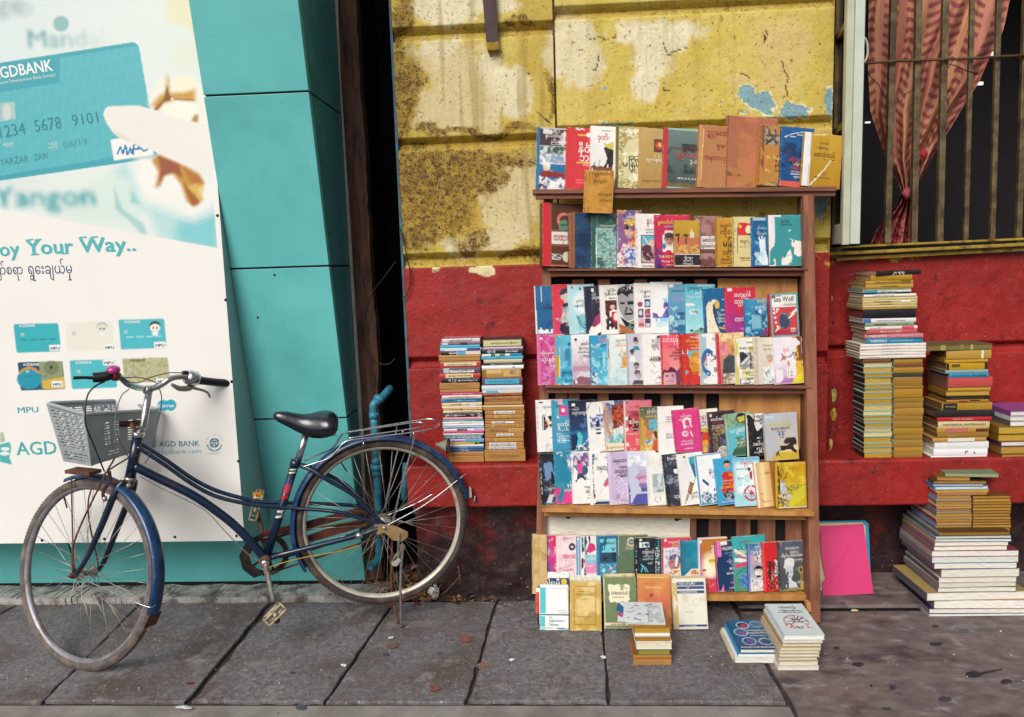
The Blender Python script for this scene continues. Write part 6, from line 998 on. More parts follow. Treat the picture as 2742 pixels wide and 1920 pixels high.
R5 = [
 ((1425,1590),(1424,1433),40,24,'bare tan board-like book standing at far left of the lowest row','#cbb07c','r 0 0 3 150 #8a6a3c;l 18 4 19 150 .6 #a88c58;N 0 0 40 150 #b8985c 20 .55',dict(yaw=3,off=.05)),
 ((1448,1588),(1445,1436),62,16,'magenta Harry book with silver face and red spine strip beside','#c43888','g #c83c80 #b84898;N 0 20 38 150 #d860a0 12 .5;e 16 42 12 14 #b8b4c8;N 4 30 28 56 #5a4a6a 3 .52;e 26 82 9 15 #6a5a98;e 28 80 4 8 #8a80b8;r 38 0 44 152 #d02c34;N 39 30 43 90 w 3 .5;t 6 15 12 30 #f0dce8 Harry P',dict()),
 ((1491,1588),(1489,1435),66,14,'pale pink book with navy sunburst emblem and red title','#e4bcc8','g #ecd8dc #e0a8bc;N 0 20 52 152 #f0e0e4 14 .5;e 43 31 9 10 #241c4c .05;e 43 31 6 6 #d8d0a8;o 43 31 5 1.2 #241c4c;l 6 90 52 76 .8 #c8505c;l 4 110 52 84 .8 #d87a8c;t 18 62 20 34 #c83040 ဂဂ္ဂလော;t 16 10 8 34 #c8a0ac မျိုးစောင့်;t 18 94 7 30 #c83c54 ဝတ္ထုတိုများ',{}),
 ((1545,1588),(1542,1437),62,20,'zebra striped book with pink orchids and several thin spines beside','#e6e4e4','r 0 0 4 152 #5c94bc;r 4 0 7 152 #d8dce0;r 7 0 11 152 #7aa4c0;p #1c1a20 15 4 20 2 18 20 22 40 16 44;p #1c1a20 24 2 28 0 30 18 26 34 30 50 24 50;p #1c1a20 34 2 38 0 40 12 36 22;p #1c1a20 14 60 18 56 20 80 14 90;p #1c1a20 22 84 27 80 26 110 20 112;p #5cb8c4 20 6 24 2 26 30 22 40;p #d43878 26 42 36 18 50 22 54 38 38 46;p #d43878 16 66 26 58 24 76;R 24 50 56 90 3 #7cc0d0;R 24 74 56 100 3 #e08ab4;t 26 64 12 28 w ဝေါ်မိုက်;t 28 82 9 28 w ယုဇန',{}),
 ((1600,1588),(1598,1436),60,16,'teal blue book with night sky over rocky stream','#1f6c94','r 8 8 52 44 #7ac8d4;r 8 44 52 70 #1c2c40;N 8 44 52 74 #2f4c64 12 .5;R 8 74 52 110 3 #3c8cac;N 8 76 52 110 #bcd8e0 5 .58;l 30 96 50 82 1.2 #c86a4c;r 0 0 8 152 #2c7ca4;t 12 22 9 38 #1c2c40 ရွှေစင်မင်;t 38 36 8 12 #1c2c40 မှူ',{}),
 ((1653,1588),(1650,1435),86,18,'olive green Teach book with red framed car photograph','#5f7458','r 0 0 5 152 #1f5c84;r 5 0 7 152 #c8d4d8;R 6 0 86 70 2 #667c60;o 41 18 10 1.4 w;r 16 68 52 110 #c83440;r 18 72 52 110 #3a4450;n 18 76 52 108 #2c3440 #9ab0c0 6;t 34 20 7 14 w Teach;t 26 38 13 26 #e8c8b8 မိဒေါင်;t 36 50 7 14 #4ca4c4 ပြုံ',dict(off=.068)),
 ((1702,1588),(1700,1441),62,16,'black book with white Burmese lines and cyan plant drawing','#1c2a38','r 0 0 5 150 #101820;n 12 12 40 26 #dce4e8 #3c4c64 6;r 12 12 20 26 #e8ecee;e 16 6 4 3 w;l 16 92 22 74 1.2 #6cc4d0;l 22 74 28 92 1.2 #6cc4d0;l 34 92 28 80 1.2 #6cc4d0;l 20 78 16 70 1 #6cc4d0;N 2 20 4 140 w 3 .5;t 20 42 12 32 w ကြောငယ်;t 22 52 7 28 #b8d4dc လမ်းလျှောက်;t 20 60 7 30 #c8dce0 ACADEMY LAW;t 34 70 7 14 #c8dce0 လှကျော်',{}),
 ((1756,1588),(1754,1442),26,22,'narrow dark teal spine between the black book and portrait book','#24505c','r 0 0 6 150 #15222c;r 6 0 12 150 #2c6470;N 0 20 18 120 w 3 .58;r 12 0 18 150 #22303c',dict(yaw=4,off=.062)),
 ((1773,1588),(1772,1441),82,16,'red-headed book with portrait of white-haired old man','#e0dcdc','r 0 0 4 150 #c8283c;r 4 0 82 26 #d0485c;N 6 24 50 80 #c4b8d8 6 .52;f 34 68 19 #b8847c #5a5068;p #d8d4e0 10 60 14 34 30 24 48 30 50 46 36 40 22 50 16 70;N 10 24 50 60 #8a84b0 4 .55;e 10 6 3 4 w;r 27 62 34 64 #2a2028;r 40 60 47 62 #2a2028;t 18 14 8 34 w အတွေ့အကြုံ;t 28 23 7 20 #e8d83c အိမ်',{}),
 ((1825,1588),(1823,1448),70,14,'plain teal cloth book in the lowest row','#1c7c98','r 0 0 5 140 #14607c;l 9 6 9 136 .8 #1c5c74;l 2 3 60 3 .8 #4ca4b8;N 5 0 70 140 #2488a0 20 .5',dict(hard=1)),
 ((1874,1588),(1870,1442),80,12,'white-bordered book with glowing orange flower painting','#e8e2e4','r 4 4 76 144 #a060a8;g #b87028 #d8506c;r 0 0 80 3 w;r 0 0 3 146 w;r 3 3 6 146 #a868b0;R 8 8 80 44 8 #b87428;e 30 78 20 34 #f4ecd0 .5;e 44 60 16 20 #f0dc8c .5;R 6 108 80 146 6 #d4405c;l 12 124 26 116 1 #e89c3c;l 26 116 30 132 1 #e89c3c;l 30 132 42 122 1 #e89c3c;r 26 58 44 64 #b8b028;e 14 86 6 3 #a83c38;t 34 36 16 10 w နှို;t 14 48 8 28 #efe4b0 ဝိညာဉ်ပျော်',{}),
 ((1923,1586),(1913,1452),64,16,'navy MILLE dictionary with bright pink spine','#16365c','r 0 0 18 135 #dc7cb4;r 0 0 6 135 #d04c8c;r 11 8 13 126 #c83c84;N 11 8 13 126 #dc7cb4 2 .5;R 16 0 34 10 2 w;t 20 24 13 42 w MILLENNIUM;t 24 34 6 26 #7cacc4 အင်္ဂလိပ်;t 38 42 7 20 #7cacc4 DICT;t 30 57 9 22 #c8a8e0 မြန်မာ;t 40 66 6 12 #c8a8e0 ဂုဏ်;t 36 78 12 22 w พจน;t 28 90 10 30 w พม่า-อังกฤษ;t 40 103 7 18 #8cb4cc သုံး;t 36 114 8 20 #d87cc0 မြန်မ;t 32 128 6 18 w ACORD',{}),
 ((1968,1585),(1960,1439),92,12,'turquoise book with red white rays and blue bird','#3cb0b8','g #34acb4 #4c8c6c;p #d8406c 4 40 44 62 46 70 4 44;p w 4 56 44 62 44 72 4 66;p #d8406c 4 74 44 66 44 78 4 84;p w 4 30 44 56 44 60 4 40;l 10 120 46 84 1 #1c5c60;l 8 100 46 76 1 #1c5c60;l 20 20 44 56 .7 #1c6468;l 32 16 46 50 .7 #1c6468;e 32 118 16 17 #3c6cb0 .3;N 16 96 48 136 #7ca4d4 5 .55;t 20 16 8 30 #a8245c တနိအောင်;t 8 46 18 34 #f0e8b8 အကျွမ်းစ',dict(off=.066)),
 ((2006,1585),(2002,1457),56,14,'blue book with two stencilled black and white faces','#2c6c9c','g #2c74a4 #d0c8c4;R 6 30 56 56 6 #c8a0b8;f 28 74 12 #efe8dc #141218;N 6 90 42 128 #ece8e8 5 .45;N 6 94 42 128 #2c3c8c 4 .62;r 20 28 38 50 #e0dcd8;N 20 28 38 50 #1c1a20 4 .45;r 0 0 4 128 #7c7ab8;e 28 88 6 3 #141218;t 8 24 9 30 w ဂျွန်နီ;t 18 12 9 18 w ဒေါင်',{}),
 ((2047,1586),(2040,1454),54,14,'bright red book with row of toy soldiers, lowest row','#c8242c','r 0 0 6 132 #e03c3c;l 6.5 0 6.5 132 .7 #8a1820;N 12 50 46 128 #2a1418 4 .5;N 12 70 46 128 #dcc8b8 4 .62;r 16 52 22 100 #3a1818;r 32 46 42 90 #d8c8c0;N 30 44 44 92 #3a1c1c 3.4 .48',{}),
 ((2088,1585),(2082,1452),78,14,'grey book with white marble bust in turban, end of lowest row','#4c525c','g #545c6c #484a3c;r 0 0 3 133 #1c1c28;N 20 20 76 80 #6a6a70 16 .5;p #d4d4d8 14 70 16 58 24 48 38 48 44 60 42 70 16 72;p #c4c8d0 20 68 40 68 40 88 34 100 26 100 20 88;e 31 54 14 10 #dcdce0 .1;p #ccd0d6 8 128 14 112 26 106 28 98 34 98 36 106 48 112 52 128;e 25 82 2.6 1.2 #5a6070;e 34 82 2.6 1.2 #5a6070;e 30 94 3.4 1 #6a6c78;e 62 78 8 10 #a88c5c;e 62 78 4 6 #4a3c30;r 58 88 68 104 #8a6c40;R 58 112 70 132 1 #a8a048;R 0 124 56 133 3 #8a8c5c;e 8 6 4 4 #c84c84;t 20 21 10 38 w အသောက;t 34 31 8 20 w (မူရင်း);t 8 41 10 66 w အိန္ဒိယအဆက်ဆက်;t 34 52 8 40 w စာပေမှန်;t 50 112 9 22 w ကျောင်းထွက်',{}),
]
for rows, kw0 in ((R1, dict(off=.012, lean=.16)), (R2, dict(off=.018)), (R3A, dict(off=.050)), (R3B, dict(off=.012, lean=.14)), (R4A, dict(off=.048)), (R4B, dict(off=.004, lean=.14)), (R5, dict(off=.060, lean=.12))):
    for i, (b_, t_, w, tm, lab, base, art, kw) in enumerate(rows):
        k = dict(kw0); k.update(kw)
        if rows is R4B: k['off'] = k['off'] - .0
        book(b_, t_, w, tm, lab, base, art, **k)
# exercise book hung over the front of the top board
def pl(x, y): return onY(x, y, S(1600, 510).y - .016)
book((1561,569),(1566,455),80,10,'small tan exercise book hanging over the front of the top board','#b9812e','r 0 0 4 115 #9a6420;l 14 2 13 112 .8 #8a5c20;N 0 0 80 114 #c8903c 26 .5;t 20 12 12 56 #7a5420 ကျွန်တော်တို့;t 24 32 11 38 #8a6024 စိုးထွန်း;t 40 66 9 36 #7a5420 စာမူခ;t 42 82 9 36 #7a5420 တင်မောင်', plane=pl, lean=0, yaw=1, group='books standing face out on the bookcase')
# --- ground row, leaning on the lowest shelf
def gpl(dz=0.0, back=0.0):
    def f(x, y):
        p = onZ(x, y, 0.0); return p
    return f
GR = 'books leaning at the foot of the bookcase'
YG = onZ(1600, 1690).y
def gp2(off): return lambda x, y: onY(x, y, YG + off)
book((1437,1684),(1435,1532),92,12,'white navy red and black banded book at left foot of bookcase','#e9e6e0','r 0 16 92 42 #183c64;e 14 27 8 9 #d8b838;e 78 27 8 9 #d8b838;r 0 54 8 112 #c82c34;r 0 112 8 152 #17141c;o 74 12 8 .6 #888888;t 22 35 18 44 w ပါရမီ',plane=gp2(.045), lean=.30, yaw=1, group=GR)
book((1446,1695),(1446,1566),79,16,"white and cyan English-Reader's Dictionary on the pavement",'#ebe9e6','r 0 6 17 77 #4cb8c0;r 0 84 15 112 #4cb8c0;r 0 118 15 129 #4cb8c0;l 0 80 79 80 1.2 #2a6a80;l 0 115 79 117 1.2 #2a6a80;l 18 10 78 10 .5 #bbbbbb;t 46 70 5 28 #777777 A S Hornby and;t 52 76 5 22 #777777 E C Parnwell;t 26 90 10 9 #2a8a98 An;t 26 99 10 42 #2a8a98 English-Reader\'s;t 26 109 10 26 #2a8a98 Dictionary',plane=gp2(0), lean=.30, yaw=0, group=GR)
book((1528,1686),(1526,1541),86,8,'pale pamphlet peeping out above the Tinder-Box book','#dcd9cc','q 4 2 82 14 4 #aaaaa0',plane=gp2(.03), lean=.33, yaw=0, group=GR)
book((1526,1691),(1526,1556),87,18,'golden tan THE TINDER-BOX play leaning on the pavement','#c4a050','g #c4a252 #b8943c;N 0 0 87 135 #d8c080 34 .55;l 12 14 72 14 .7 #8a6c30;l 12 14 12 116 .7 #8a6c30;l 72 14 72 116 .7 #8a6c30;l 12 116 72 116 .7 #8a6c30;t 22 29 5 36 #8a6c30 Violet Jones-Gray;t 16 38 7 52 #7a5c24 THE TINDER-BOX;t 34 50 5 14 #8a6c30 A PLAY;t 22 96 4 38 #8a6c30 OXFORD UNIVERSITY;t 36 101 4 12 #8a6c30 PRESS',plane=gp2(-.004), lean=.28, yaw=0, group=GR)
book((1622,1680),(1615,1538),88,14,'cream worn book just behind the green Ivanhoe','#d8c79c','N 0 0 88 142 #b89c68 12 .55',plane=gp2(.035), lean=.31, yaw=0, group=GR)
book((1619,1684),(1615,1546),91,18,'olive green IVANHOE with cream title shield','#6c7c54','r 0 0 2 138 #c8c0a0;p #e4dcc0 13 20 20 18 30 22 40 18 50 22 62 18 72 22 72 36 70 44 72 60 64 68 50 64 42 70 30 66 18 68 14 56 18 44 13 34;r 0 122 91 130 #d8ccac;e 44 100 4 5 #2a2c20;p #3a3c2c 30 112 44 106 58 112 44 116;N 2 0 90 138 #7c8c64 30 .6;t 22 47 12 44 #22201c IVANHOE;t 24 55 4 32 #444444 REVISED EDITION;t 18 128 6 60 #22201c By SIR WALTER SCOTT;t 8 137 5 74 #b8c0a0 UNABRIDGED SCHOOL EDITION',plane=gp2(0), lean=.29, yaw=0, group=GR)
book((1709,1684),(1706,1538),92,20,'orange tan KING ARTHUR book behind the small pile','#c47a44','g #c4843c #c05048;r 0 0 90 6 #b89434;l 2 8 88 8 .8 #e0c090;N 0 0 92 146 #cf8c50 26 .55;R 30 60 80 120 20 #c86850;e 38 56 5 5 #8a4430;t 18 26 4 54 #8a5028 LEGENDS AND STORIES OF;t 22 37 7 48 #ecc89c KING ARTHUR',plane=gp2(.004), lean=.29, yaw=0, group=GR)
book((1800,1676),(1790,1525),98,12,'book with torn orange top behind THE STORY OF CIVILIZATION','#dcd2bc','r 0 2 98 14 #b8703c;N 0 0 98 18 #e8dcc4 7 .55;r 0 16 98 24 #c8b48c',plane=gp2(.05), lean=.31, yaw=0, group=GR)
book((1805,1686),(1797,1545),94,22,'cream THE STORY OF CIVILIZATION with three navy bands','#dcd8c8','r 0 0 14 142 #c8ac78;R 0 0 94 8 1 #b8a070;r 3 4 94 16 #dcd8c8;r 14 15 90 24 #24487c;r 14 27 90 33 #24487c;r 14 37 90 46 #24487c;r 14 129 92 135 #24487c;o 66 70 10 .8 #c8c0ac;N 14 46 94 128 #d0c8b0 30 .6;t 18 22 8 48 w THE STORY;t 40 32 5 8 w OF;t 20 44 8 48 w CIVILIZATION;t 34 96 4 22 #888888 NEW EDITION;t 28 134 5 34 w C. E. M. JOAD',plane=gp2(-.006), lean=.28, yaw=0, group=GR)
# ------------------------------------------------------------------ stacks of books
ORD = 'topmost second third fourth fifth sixth seventh eighth ninth tenth eleventh twelfth thirteenth fourteenth fifteenth sixteenth seventeenth eighteenth nineteenth twentieth twenty-first twenty-second twenty-third twenty-fourth twenty-fifth twenty-sixth twenty-seventh twenty-eighth twenty-ninth thirtieth thirty-first thirty-second thirty-third thirty-fourth thirty-fifth thirty-sixth thirty-seventh thirty-eighth'.split()
def flatbook(name, label, cat, group, x0, x1, yf, dep, zb, zt, kind, col, page='#c8a25c', strips=(), yaw=0.0, edgec=None, sag=0.0, soft=0, ls=None):
    """a book lying flat; kind s = spine to the street, p = page edges to the street, b = wrapped parcel"""
    w = x1 - x0; h = zt - zb; ca, sa = math.cos(yaw), math.sin(yaw); cx, cy = x0 + w / 2, yf
    R = Vector((ca, sa, 0)); D = Vector((-sa, ca, 0)); U = Vector((0, 0, 1)); O = Vector((cx, cy, zb)) - R * (w / 2)
    o = thing(name, label, cat, O + R * (w / 2), group); tc = min(.0018 if not soft else .0007, h * .18); q = MB()
    cc = lin(col); jit = rnd.uniform(.92, 1.05)
    cc = tuple(min(1, a * jit) for a in cc)
    tb = MB(); ec = lin(edgec) if edgec else cc
    if kind == 'b':
        n = 10; ring = [(0, 0), (.012, -.002), (.988, -.002), (1, 0), (1, 1), (.99, 1.0), (.01, 1.0), (0, 1)]
        q.box(O, R * w, D * dep, U * h, cc); q.build('wrapper', m_page if False else MATS['wrap'], o, bevel=min(.003, h * .3))
    elif kind == 's':
        # rounded spine: profile swept along x
        prof = [(.0, 0), (-.0015, h * .2), (-.002, h * .5), (-.0015, h * .8), (0, h)]
        vs = []; 
        for (dy, z) in prof: vs += [O + D * (dy + .002) + U * z, O + R * w + D * (dy + .002) + U * z]
        q.add(vs, [(i * 2, i * 2 + 1, i * 2 + 3, i * 2 + 2) for i in range(4)], cc, True)
        q.box(O + D * .002 + U * (h - tc), R * w, D * (dep - .002), U * tc, ec); q.box(O + D * .002, R * w, D * (dep - .002), U * tc, ec); q.box(O + D * .002 + U * (tc + .0002), R * w, D * .001, U * (h - 2 * tc - .0004), cc)
        q.build('cover', m_print, o)
        q = MB(); q.box(O + R * .0015 + D * .0032 + U * (tc + .0003), R * (w - .003), D * (dep - .005), U * max(.0005, h - 2 * tc - .0006), lin(page)); q.build('page_block', m_page, o)
    else:
        q.box(O + U * (h - tc), R * w, D * dep, U * tc, ec); q.box(O, R * w, D * dep, U * tc, ec); q.box(O + U * (tc + .0002), R * .001, D * dep, U * (h - 2 * tc - .0004), lin(ls) if ls else ec); q.build('cover', m_print, o)
        q = MB(); q.box(O + R * .0012 + D * .0022 + U * (tc + .0003), R * (w - .0024), D * (dep - .004), U * max(.0005, h - 2 * tc - .0006), cc); q.build('page_block', m_page, o)
    for s in strips:
        if s[0] == 'c':   # colour field on the spine
            _, f0, f1, c = s[:4]; v0, v1 = (s[4], s[5]) if len(s) > 4 else (.06, .94)
            tb.add([O + R * (w * f0) - D * .0006 + U * (h * v0), O + R * (w * f1) - D * .0006 + U * (h * v0), O + R * (w * f1) - D * .0006 + U * (h * v1), O + R * (w * f0) - D * .0006 + U * (h * v1)], [(0, 1, 2, 3)], lin(c))
        else:
            _, f0, f1, c, tx = s[:5]; hh = min(h * .62, .014) if len(s) < 6 else h * s[5]
            put_text(tb, tx, O + R * (w * f0) - D * .0011 + U * (h * .5 - hh * .33), R, U, hh, lin(c), w=w * (f1 - f0), bold=.03)
    if tb.v: tb.build('spine_print', m_ink, o)['kind'] = 'stuff'
    return o
mat('wrap', '#a8793f', rough=.6, var=.15, scale=20, bump=.001, bscale=25)
m_parcel = MATS['wrap']
def stack(rows, where, ytop, Yf, dep, px, py, group, jitter=.004, name='book', start=0, skipfirst=0, page='#c8a25c', dvar=.012, soft=0):
    """rows: (y bottom, x left, x right, kind, colour, description, strips) in zoomed-photo units converted by px, py"""
    yt = ytop
    for i, r in enumerate(rows):
        yb, xl, xr, kd, col, desc = r[:6]; st = r[6] if len(r) > 6 else (); kw = r[7] if len(r) > 7 else {}
        X0, X1, Y0, Y1 = px(xl), px(xr), py(yt), py(yb); xm = (X0 + X1) / 2
        y = Yf + rnd.uniform(0, jitter); zt = onY(xm, Y0, y).z; zb = onY(xm, Y1, y).z
        lab = '%s, %s %s' % (desc, ORD[i + start] if i + start else 'topmost', where)
        flatbook(name if not kw.get('name') else kw['name'], lab, 'book' if not kw.get('name') else kw.get('cat', 'book'), group, onY(X0, (Y0 + Y1) / 2, y).x, onY(X1, (Y0 + Y1) / 2, y).x, y, dep * kw.get('d', 1) + rnd.uniform(-dvar, dvar), zb + .0003, zt - .0003, kd, col, strips=st, yaw=kw.get('yaw', rnd.gauss(0, .016)), page=kw.get('page', page), edgec=kw.get('e'), soft=soft, ls=kw.get('ls') or (rnd.choice(['#8a8690', '#6a6670', '#9c9488', '#57525c', '#7c6a70', '#8c9098']) if where.startswith('in wide') else None))
        yt = yb
B1 = 'ကျော်ကြားသောစာအုပ်'; B2 = 'မြန်မာစာပေ'; B3 = 'အောင်မြင်သူများ'; B4 = 'သိန်းဖေမြင့်'
W_ = 'w'; K_ = '#22201e'
A = [
 (155,183,613,'s','#d8cfd0','white spined book with pinkish cover',(('t',.18,.8,'#555555',B1),),dict(e='#b07a88')),
 (183,160,618,'s','#8a5a7a','purple and white speckled book',(('c',.05,.2,'#d8c8d8'),('c',.5,.68,'#4a2a40'),)),
 (218,163,612,'s','#3fa6c4','plain cyan book',()),
 (252,163,628,'s','#a9c4d8','light blue and white book',(('c',.1,.62,'#cfd8e4'),('c',.66,.98,'#3a4a80'),)),
 (298,170,625,'s','#2a2a34','black to cream faded book',(('c',.4,.62,'#5aa4c8'),('c',.62,.99,'#d8cfc0'),('t',.2,.42,W_,B4))),
 (330,148,620,'s','#b98a4a','thin tan book',()),
 (370,146,618,'b','#bc8740','tan paper wrapped book',()),
 (441,160,622,'s','#c2363a','red book with cream label',(('c',.1,.9,'#d8d4a4',.3,.8),('t',.16,.8,'#5a5a3a',B1+B2,.3),('c',.02,.97,'#d89a90',.84,.95))),
 (506,180,618,'s','#4c4c58','grey and black streaked book, white label',(('c',.05,.2,'#b8b8c0'),('c',.22,.84,'#dcdcdc',.15,.6),('t',.26,.8,K_,B3+B2,.32))),
 (559,157,618,'s','#c8323a','red book with cream title panel',(('c',.15,.82,'#e0cf9c'),('t',.2,.78,'#4a3418',B1+B4,.5))),
 (613,174,607,'s','#1f1c22','black book with white lettering',(('t',.2,.26,W_,'၆',.5),('t',.34,.38,W_,'၄'),('c',.3,.306,W_),('c',.39,.395,W_),('t',.44,.84,W_,B2+B3,.35),('c',.86,.865,W_),('t',.9,.94,W_,'၁'))),
 (686,155,612,'b','#c9a41e','mustard yellow book',(('t',.3,.7,'#7a5a14','-- စာပေ --',.22),)),
 (726,160,610,'b','#bd8c34','ochre book',()),
 (754,163,635,'s','#c42a70','magenta book',(('t',.3,.8,'#f0d0e0',B1,.5),)),
 (793,183,635,'s','#d8ccb4','cream book',(('t',.18,.85,'#6a6050',B3+B2,.4),)),
 (836,173,633,'s','#2f7ca8','blue book with pale lettering',(('c',.1,.98,'#1d5a88',.5,.9),('t',.35,.85,'#d0e4ec',B2,.3))),
 (881,182,636,'s','#d0b68c','worn cream book',(('c',.5,.62,'#e4dccc'),('t',.22,.65,'#5a4a34',B3,.4),('c',.7,.86,'#c8d0c4'))),
 (901,185,640,'s','#e0d8c8','thin off-white book',()),
 (926,195,640,'s','#c89454','thin tan book with brown lettering',(('t',.18,.5,'#4a2a18',B4,.6),)),
 (956,198,638,'s','#d4c8a8','pale khaki book',(('t',.25,.78,'#6a5a40',B1,.5),)),
 (1004,196,640,'s','#1f1b20','black book with bold white title',(('t',.04,.18,W_,'၁၉၆၁'),('c',.21,.216,W_),('t',.25,.58,W_,B2,.4),('t',.68,.84,W_,'“မိုး”',.4),('c',.88,.885,W_),('t',.9,.99,W_,'ဦး'))),
 (1032,196,645,'s','#d88a94','pink book',()),
 (1053,197,650,'s','#3c98a4','thin teal book',(('t',.15,.5,'#d0e8e8',B4,.6),)),
 (1078,192,655,'s','#e6e3de','white book',(('t',.4,.7,'#888888',B4,.4),)),
 (1104,192,657,'s','#e2e0da','off-white book',()),
 (1133,193,660,'s','#9cb4dc','lavender blue book',(('t',.1,.8,'#3a4a80',B1+B2,.5),)),
 (1161,205,660,'s','#e0dfe0','white book with black block',(('c',.33,.58,'#1c1c22'),('t',.36,.55,W_,'၁၀ နှစ်',.5),('c',.75,.98,'#b8a8c8'))),
 (1185,190,655,'s','#c8386c','red and pink banded book',(('c',.35,.75,'#d8508c'),)),
 (1206,198,655,'s','#dfd6cc','thin pale book',()),
 (1251,210,640,'s','#2a7c88','teal book with large white title',(('t',.05,.3,W_,'ဘဝခရီး',.6),('t',.33,.96,W_,B3+B4,.62))),
 (1289,240,655,'s','#b49cd0','lilac and teal book',(('c',.5,.98,'#4a9cb4'),('t',.1,.48,'#6a3a80',B2,.5))),
 (1314,275,605,'s','#c8a01c','bright ochre book',(('c',.85,.96,'#3a3a28'),)),
 (1336,270,655,'s','#dcd6c8','narrow cream book',()),
 (1364,272,658,'s','#2468a0','mid blue book',(('t',.3,.5,W_,B4,.4),)),
 (1393,275,658,'s','#1c4c88','dark blue book',(('t',.3,.55,W_,'▲ '+B4,.4),)),
 (1440,262,660,'b','#b98a4c','tan paper wrapped book',()),
 (1517,262,660,'b','#bd8a48','thick tan parcel of books',()),
]
GS1 = 'books stacked on the ledge left of the bookcase'
zx = lambda x: 1140 + x / 4.23; zy = lambda y: 880 + y / 4.23
stack(A, 'from top in left stack behind the bicycle', 112, 2.985, .105, zx, zy, GS1)
Bk = [
 (206,645,1095,'s','#35303a','dark bordered book with olive label',(('c',.02,.97,'#c8c490',.1,.9),('t',.2,.9,'#3a3a24',B1+B2,.25),),dict(e='#3a3038')),
 (233,645,1100,'s','#c8aec4','lilac book',()),
 (281,640,1103,'s','#2c2028','dark plum book with white title',(('t',.12,.32,W_,'ဗျိုင်းနီ',.6),('t',.57,.87,W_,'ဗီယက်နမ်',.6))),
 (311,636,1090,'s','#2f86b0','white green and blue banded book',(('c',.0,.22,'#e4e2dc'),('c',.24,.32,'#3a6a5c'),('c',.33,.44,'#c8d0a8'),('c',.46,.57,'#4a8070'),('c',.58,.7,'#e0dcc8'))),
 (348,630,1103,'s','#3fa9c8','cyan book',(('t',.35,.46,'#2a6a84',B4,.3),)),
 (389,656,1092,'s','#c8bd94','khaki cream book',()),
 (416,645,1088,'s','#1e1c22','black book with small white title',(('t',.2,.78,W_,B2+B3,.4),)),
 (458,634,1107,'s','#e6e6e6','white book lettered AM',(('t',.73,.8,'#2a4a80','AM',.7),)),
 (556,638,1080,'s','#b58a44','tan book with branch drawing',(('c',.0,.1,'#8a6428'),('c',.12,.5,'#d0b070',.5,.95),('c',.55,.95,'#c8a260',.1,.9),('c',.72,.9,'#e0c890',.3,.85))),
 (641,638,1095,'s','#6a3c5c','purple patterned book with cyan label',(('c',.07,.92,'#3fa9c4',.18,.84),('t',.14,.86,'#1c5c74',B1+B2,.22))),
 (696,636,1095,'s','#d4dce6','pale blue-white book',()),
 (731,640,1092,'s','#bccfd0','pale patterned book',(('c',.1,.4,'#6aa8c0'),('c',.45,.98,'#d0ccb8'))),
 (767,645,1090,'s','#96592c','brown book with red smudged lettering',(('t',.08,.74,'#8a1c1c',B3+B2,.7),('c',.0,.3,'#3a2420',.1,.3))),
 (827,665,1095,'b','#bf9350','tan wrapped book with red handwriting',(('t',.0,.75,'#8a2430','ချန်ကိုက်အောင်ဘုရင်',.55),('t',.76,.98,'#8a2430','ကျွန်း',.4))),
 (866,662,1100,'b','#be9046','plain tan wrapped book',()),
 (926,648,1115,'b','#bb8c4a','tan book with pale upper edge',(('c',.0,.99,'#e0cfa8',.72,.98),)),
 (974,668,1122,'b','#b37e3c','tan wrapped book with white slip',(('c',.23,.75,'#e2e0dc',.2,.9),('t',.26,.72,K_,B2+B4,.4))),
 (1020,672,1117,'b','#b88548','tan wrapped book with yellow slip',(('c',.25,.65,'#d0a44c',.2,.85),('t',.3,.62,'#5a4420',B4,.4))),
 (1047,670,1122,'b','#b98c50','thin tan wrapped book',()),
 (1075,672,1117,'b','#ba8648','tan book with narrow white slip',(('c',.17,.74,'#e2e0dc',.1,.95),('t',.22,.52,K_,B4,.6))),
 (1127,672,1117,'b','#9a5a3c','red-brown book with tan slip',(('c',.17,.84,'#c09248',.12,.9),('t',.22,.8,'#5a3a1c',B1+B4,.4))),
 (1172,668,1120,'b','#b8921c','yellow ochre book in two tones',(('c',.6,.98,'#c8a458'),('t',.1,.5,'#5a4a14',B2,.3),('t',.63,.95,'#6a4a20',B4,.35))),
 (1236,670,1108,'b','#b8813e','tan wrapped book with rounded white label',(('c',.3,.74,'#e8e2d4',.3,.75),('t',.33,.71,K_,B4+B4,.3))),
 (1284,670,1110,'b','#ae7440','brown wrapped book with mustard slip',(('c',.25,.8,'#c89a38',.15,.85),('t',.3,.77,'#6a4a18',B2+B4,.35))),
 (1327,675,1112,'b','#b98648','tan wrapped book with wide white label',(('c',.1,.8,'#e0e0de',.1,.9),('t',.12,.78,K_,B1+B2,.5))),
 (1370,672,1115,'b','#b98648','tan wrapped book with torn white label',(('c',.1,.8,'#dcdcd8',.15,.9),('t',.12,.78,K_,B1+B3,.5))),
 (1507,665,1130,'b','#b98446','large crumpled brown paper parcel',(('t',.12,.85,'#8a6430','သဘာဝအတွေး',.35),),dict(name='parcel',cat='parcel')),
]
stack(Bk, 'from top in the stack nearest the bookcase', 120, 2.982, .11, zx, zy, GS1)
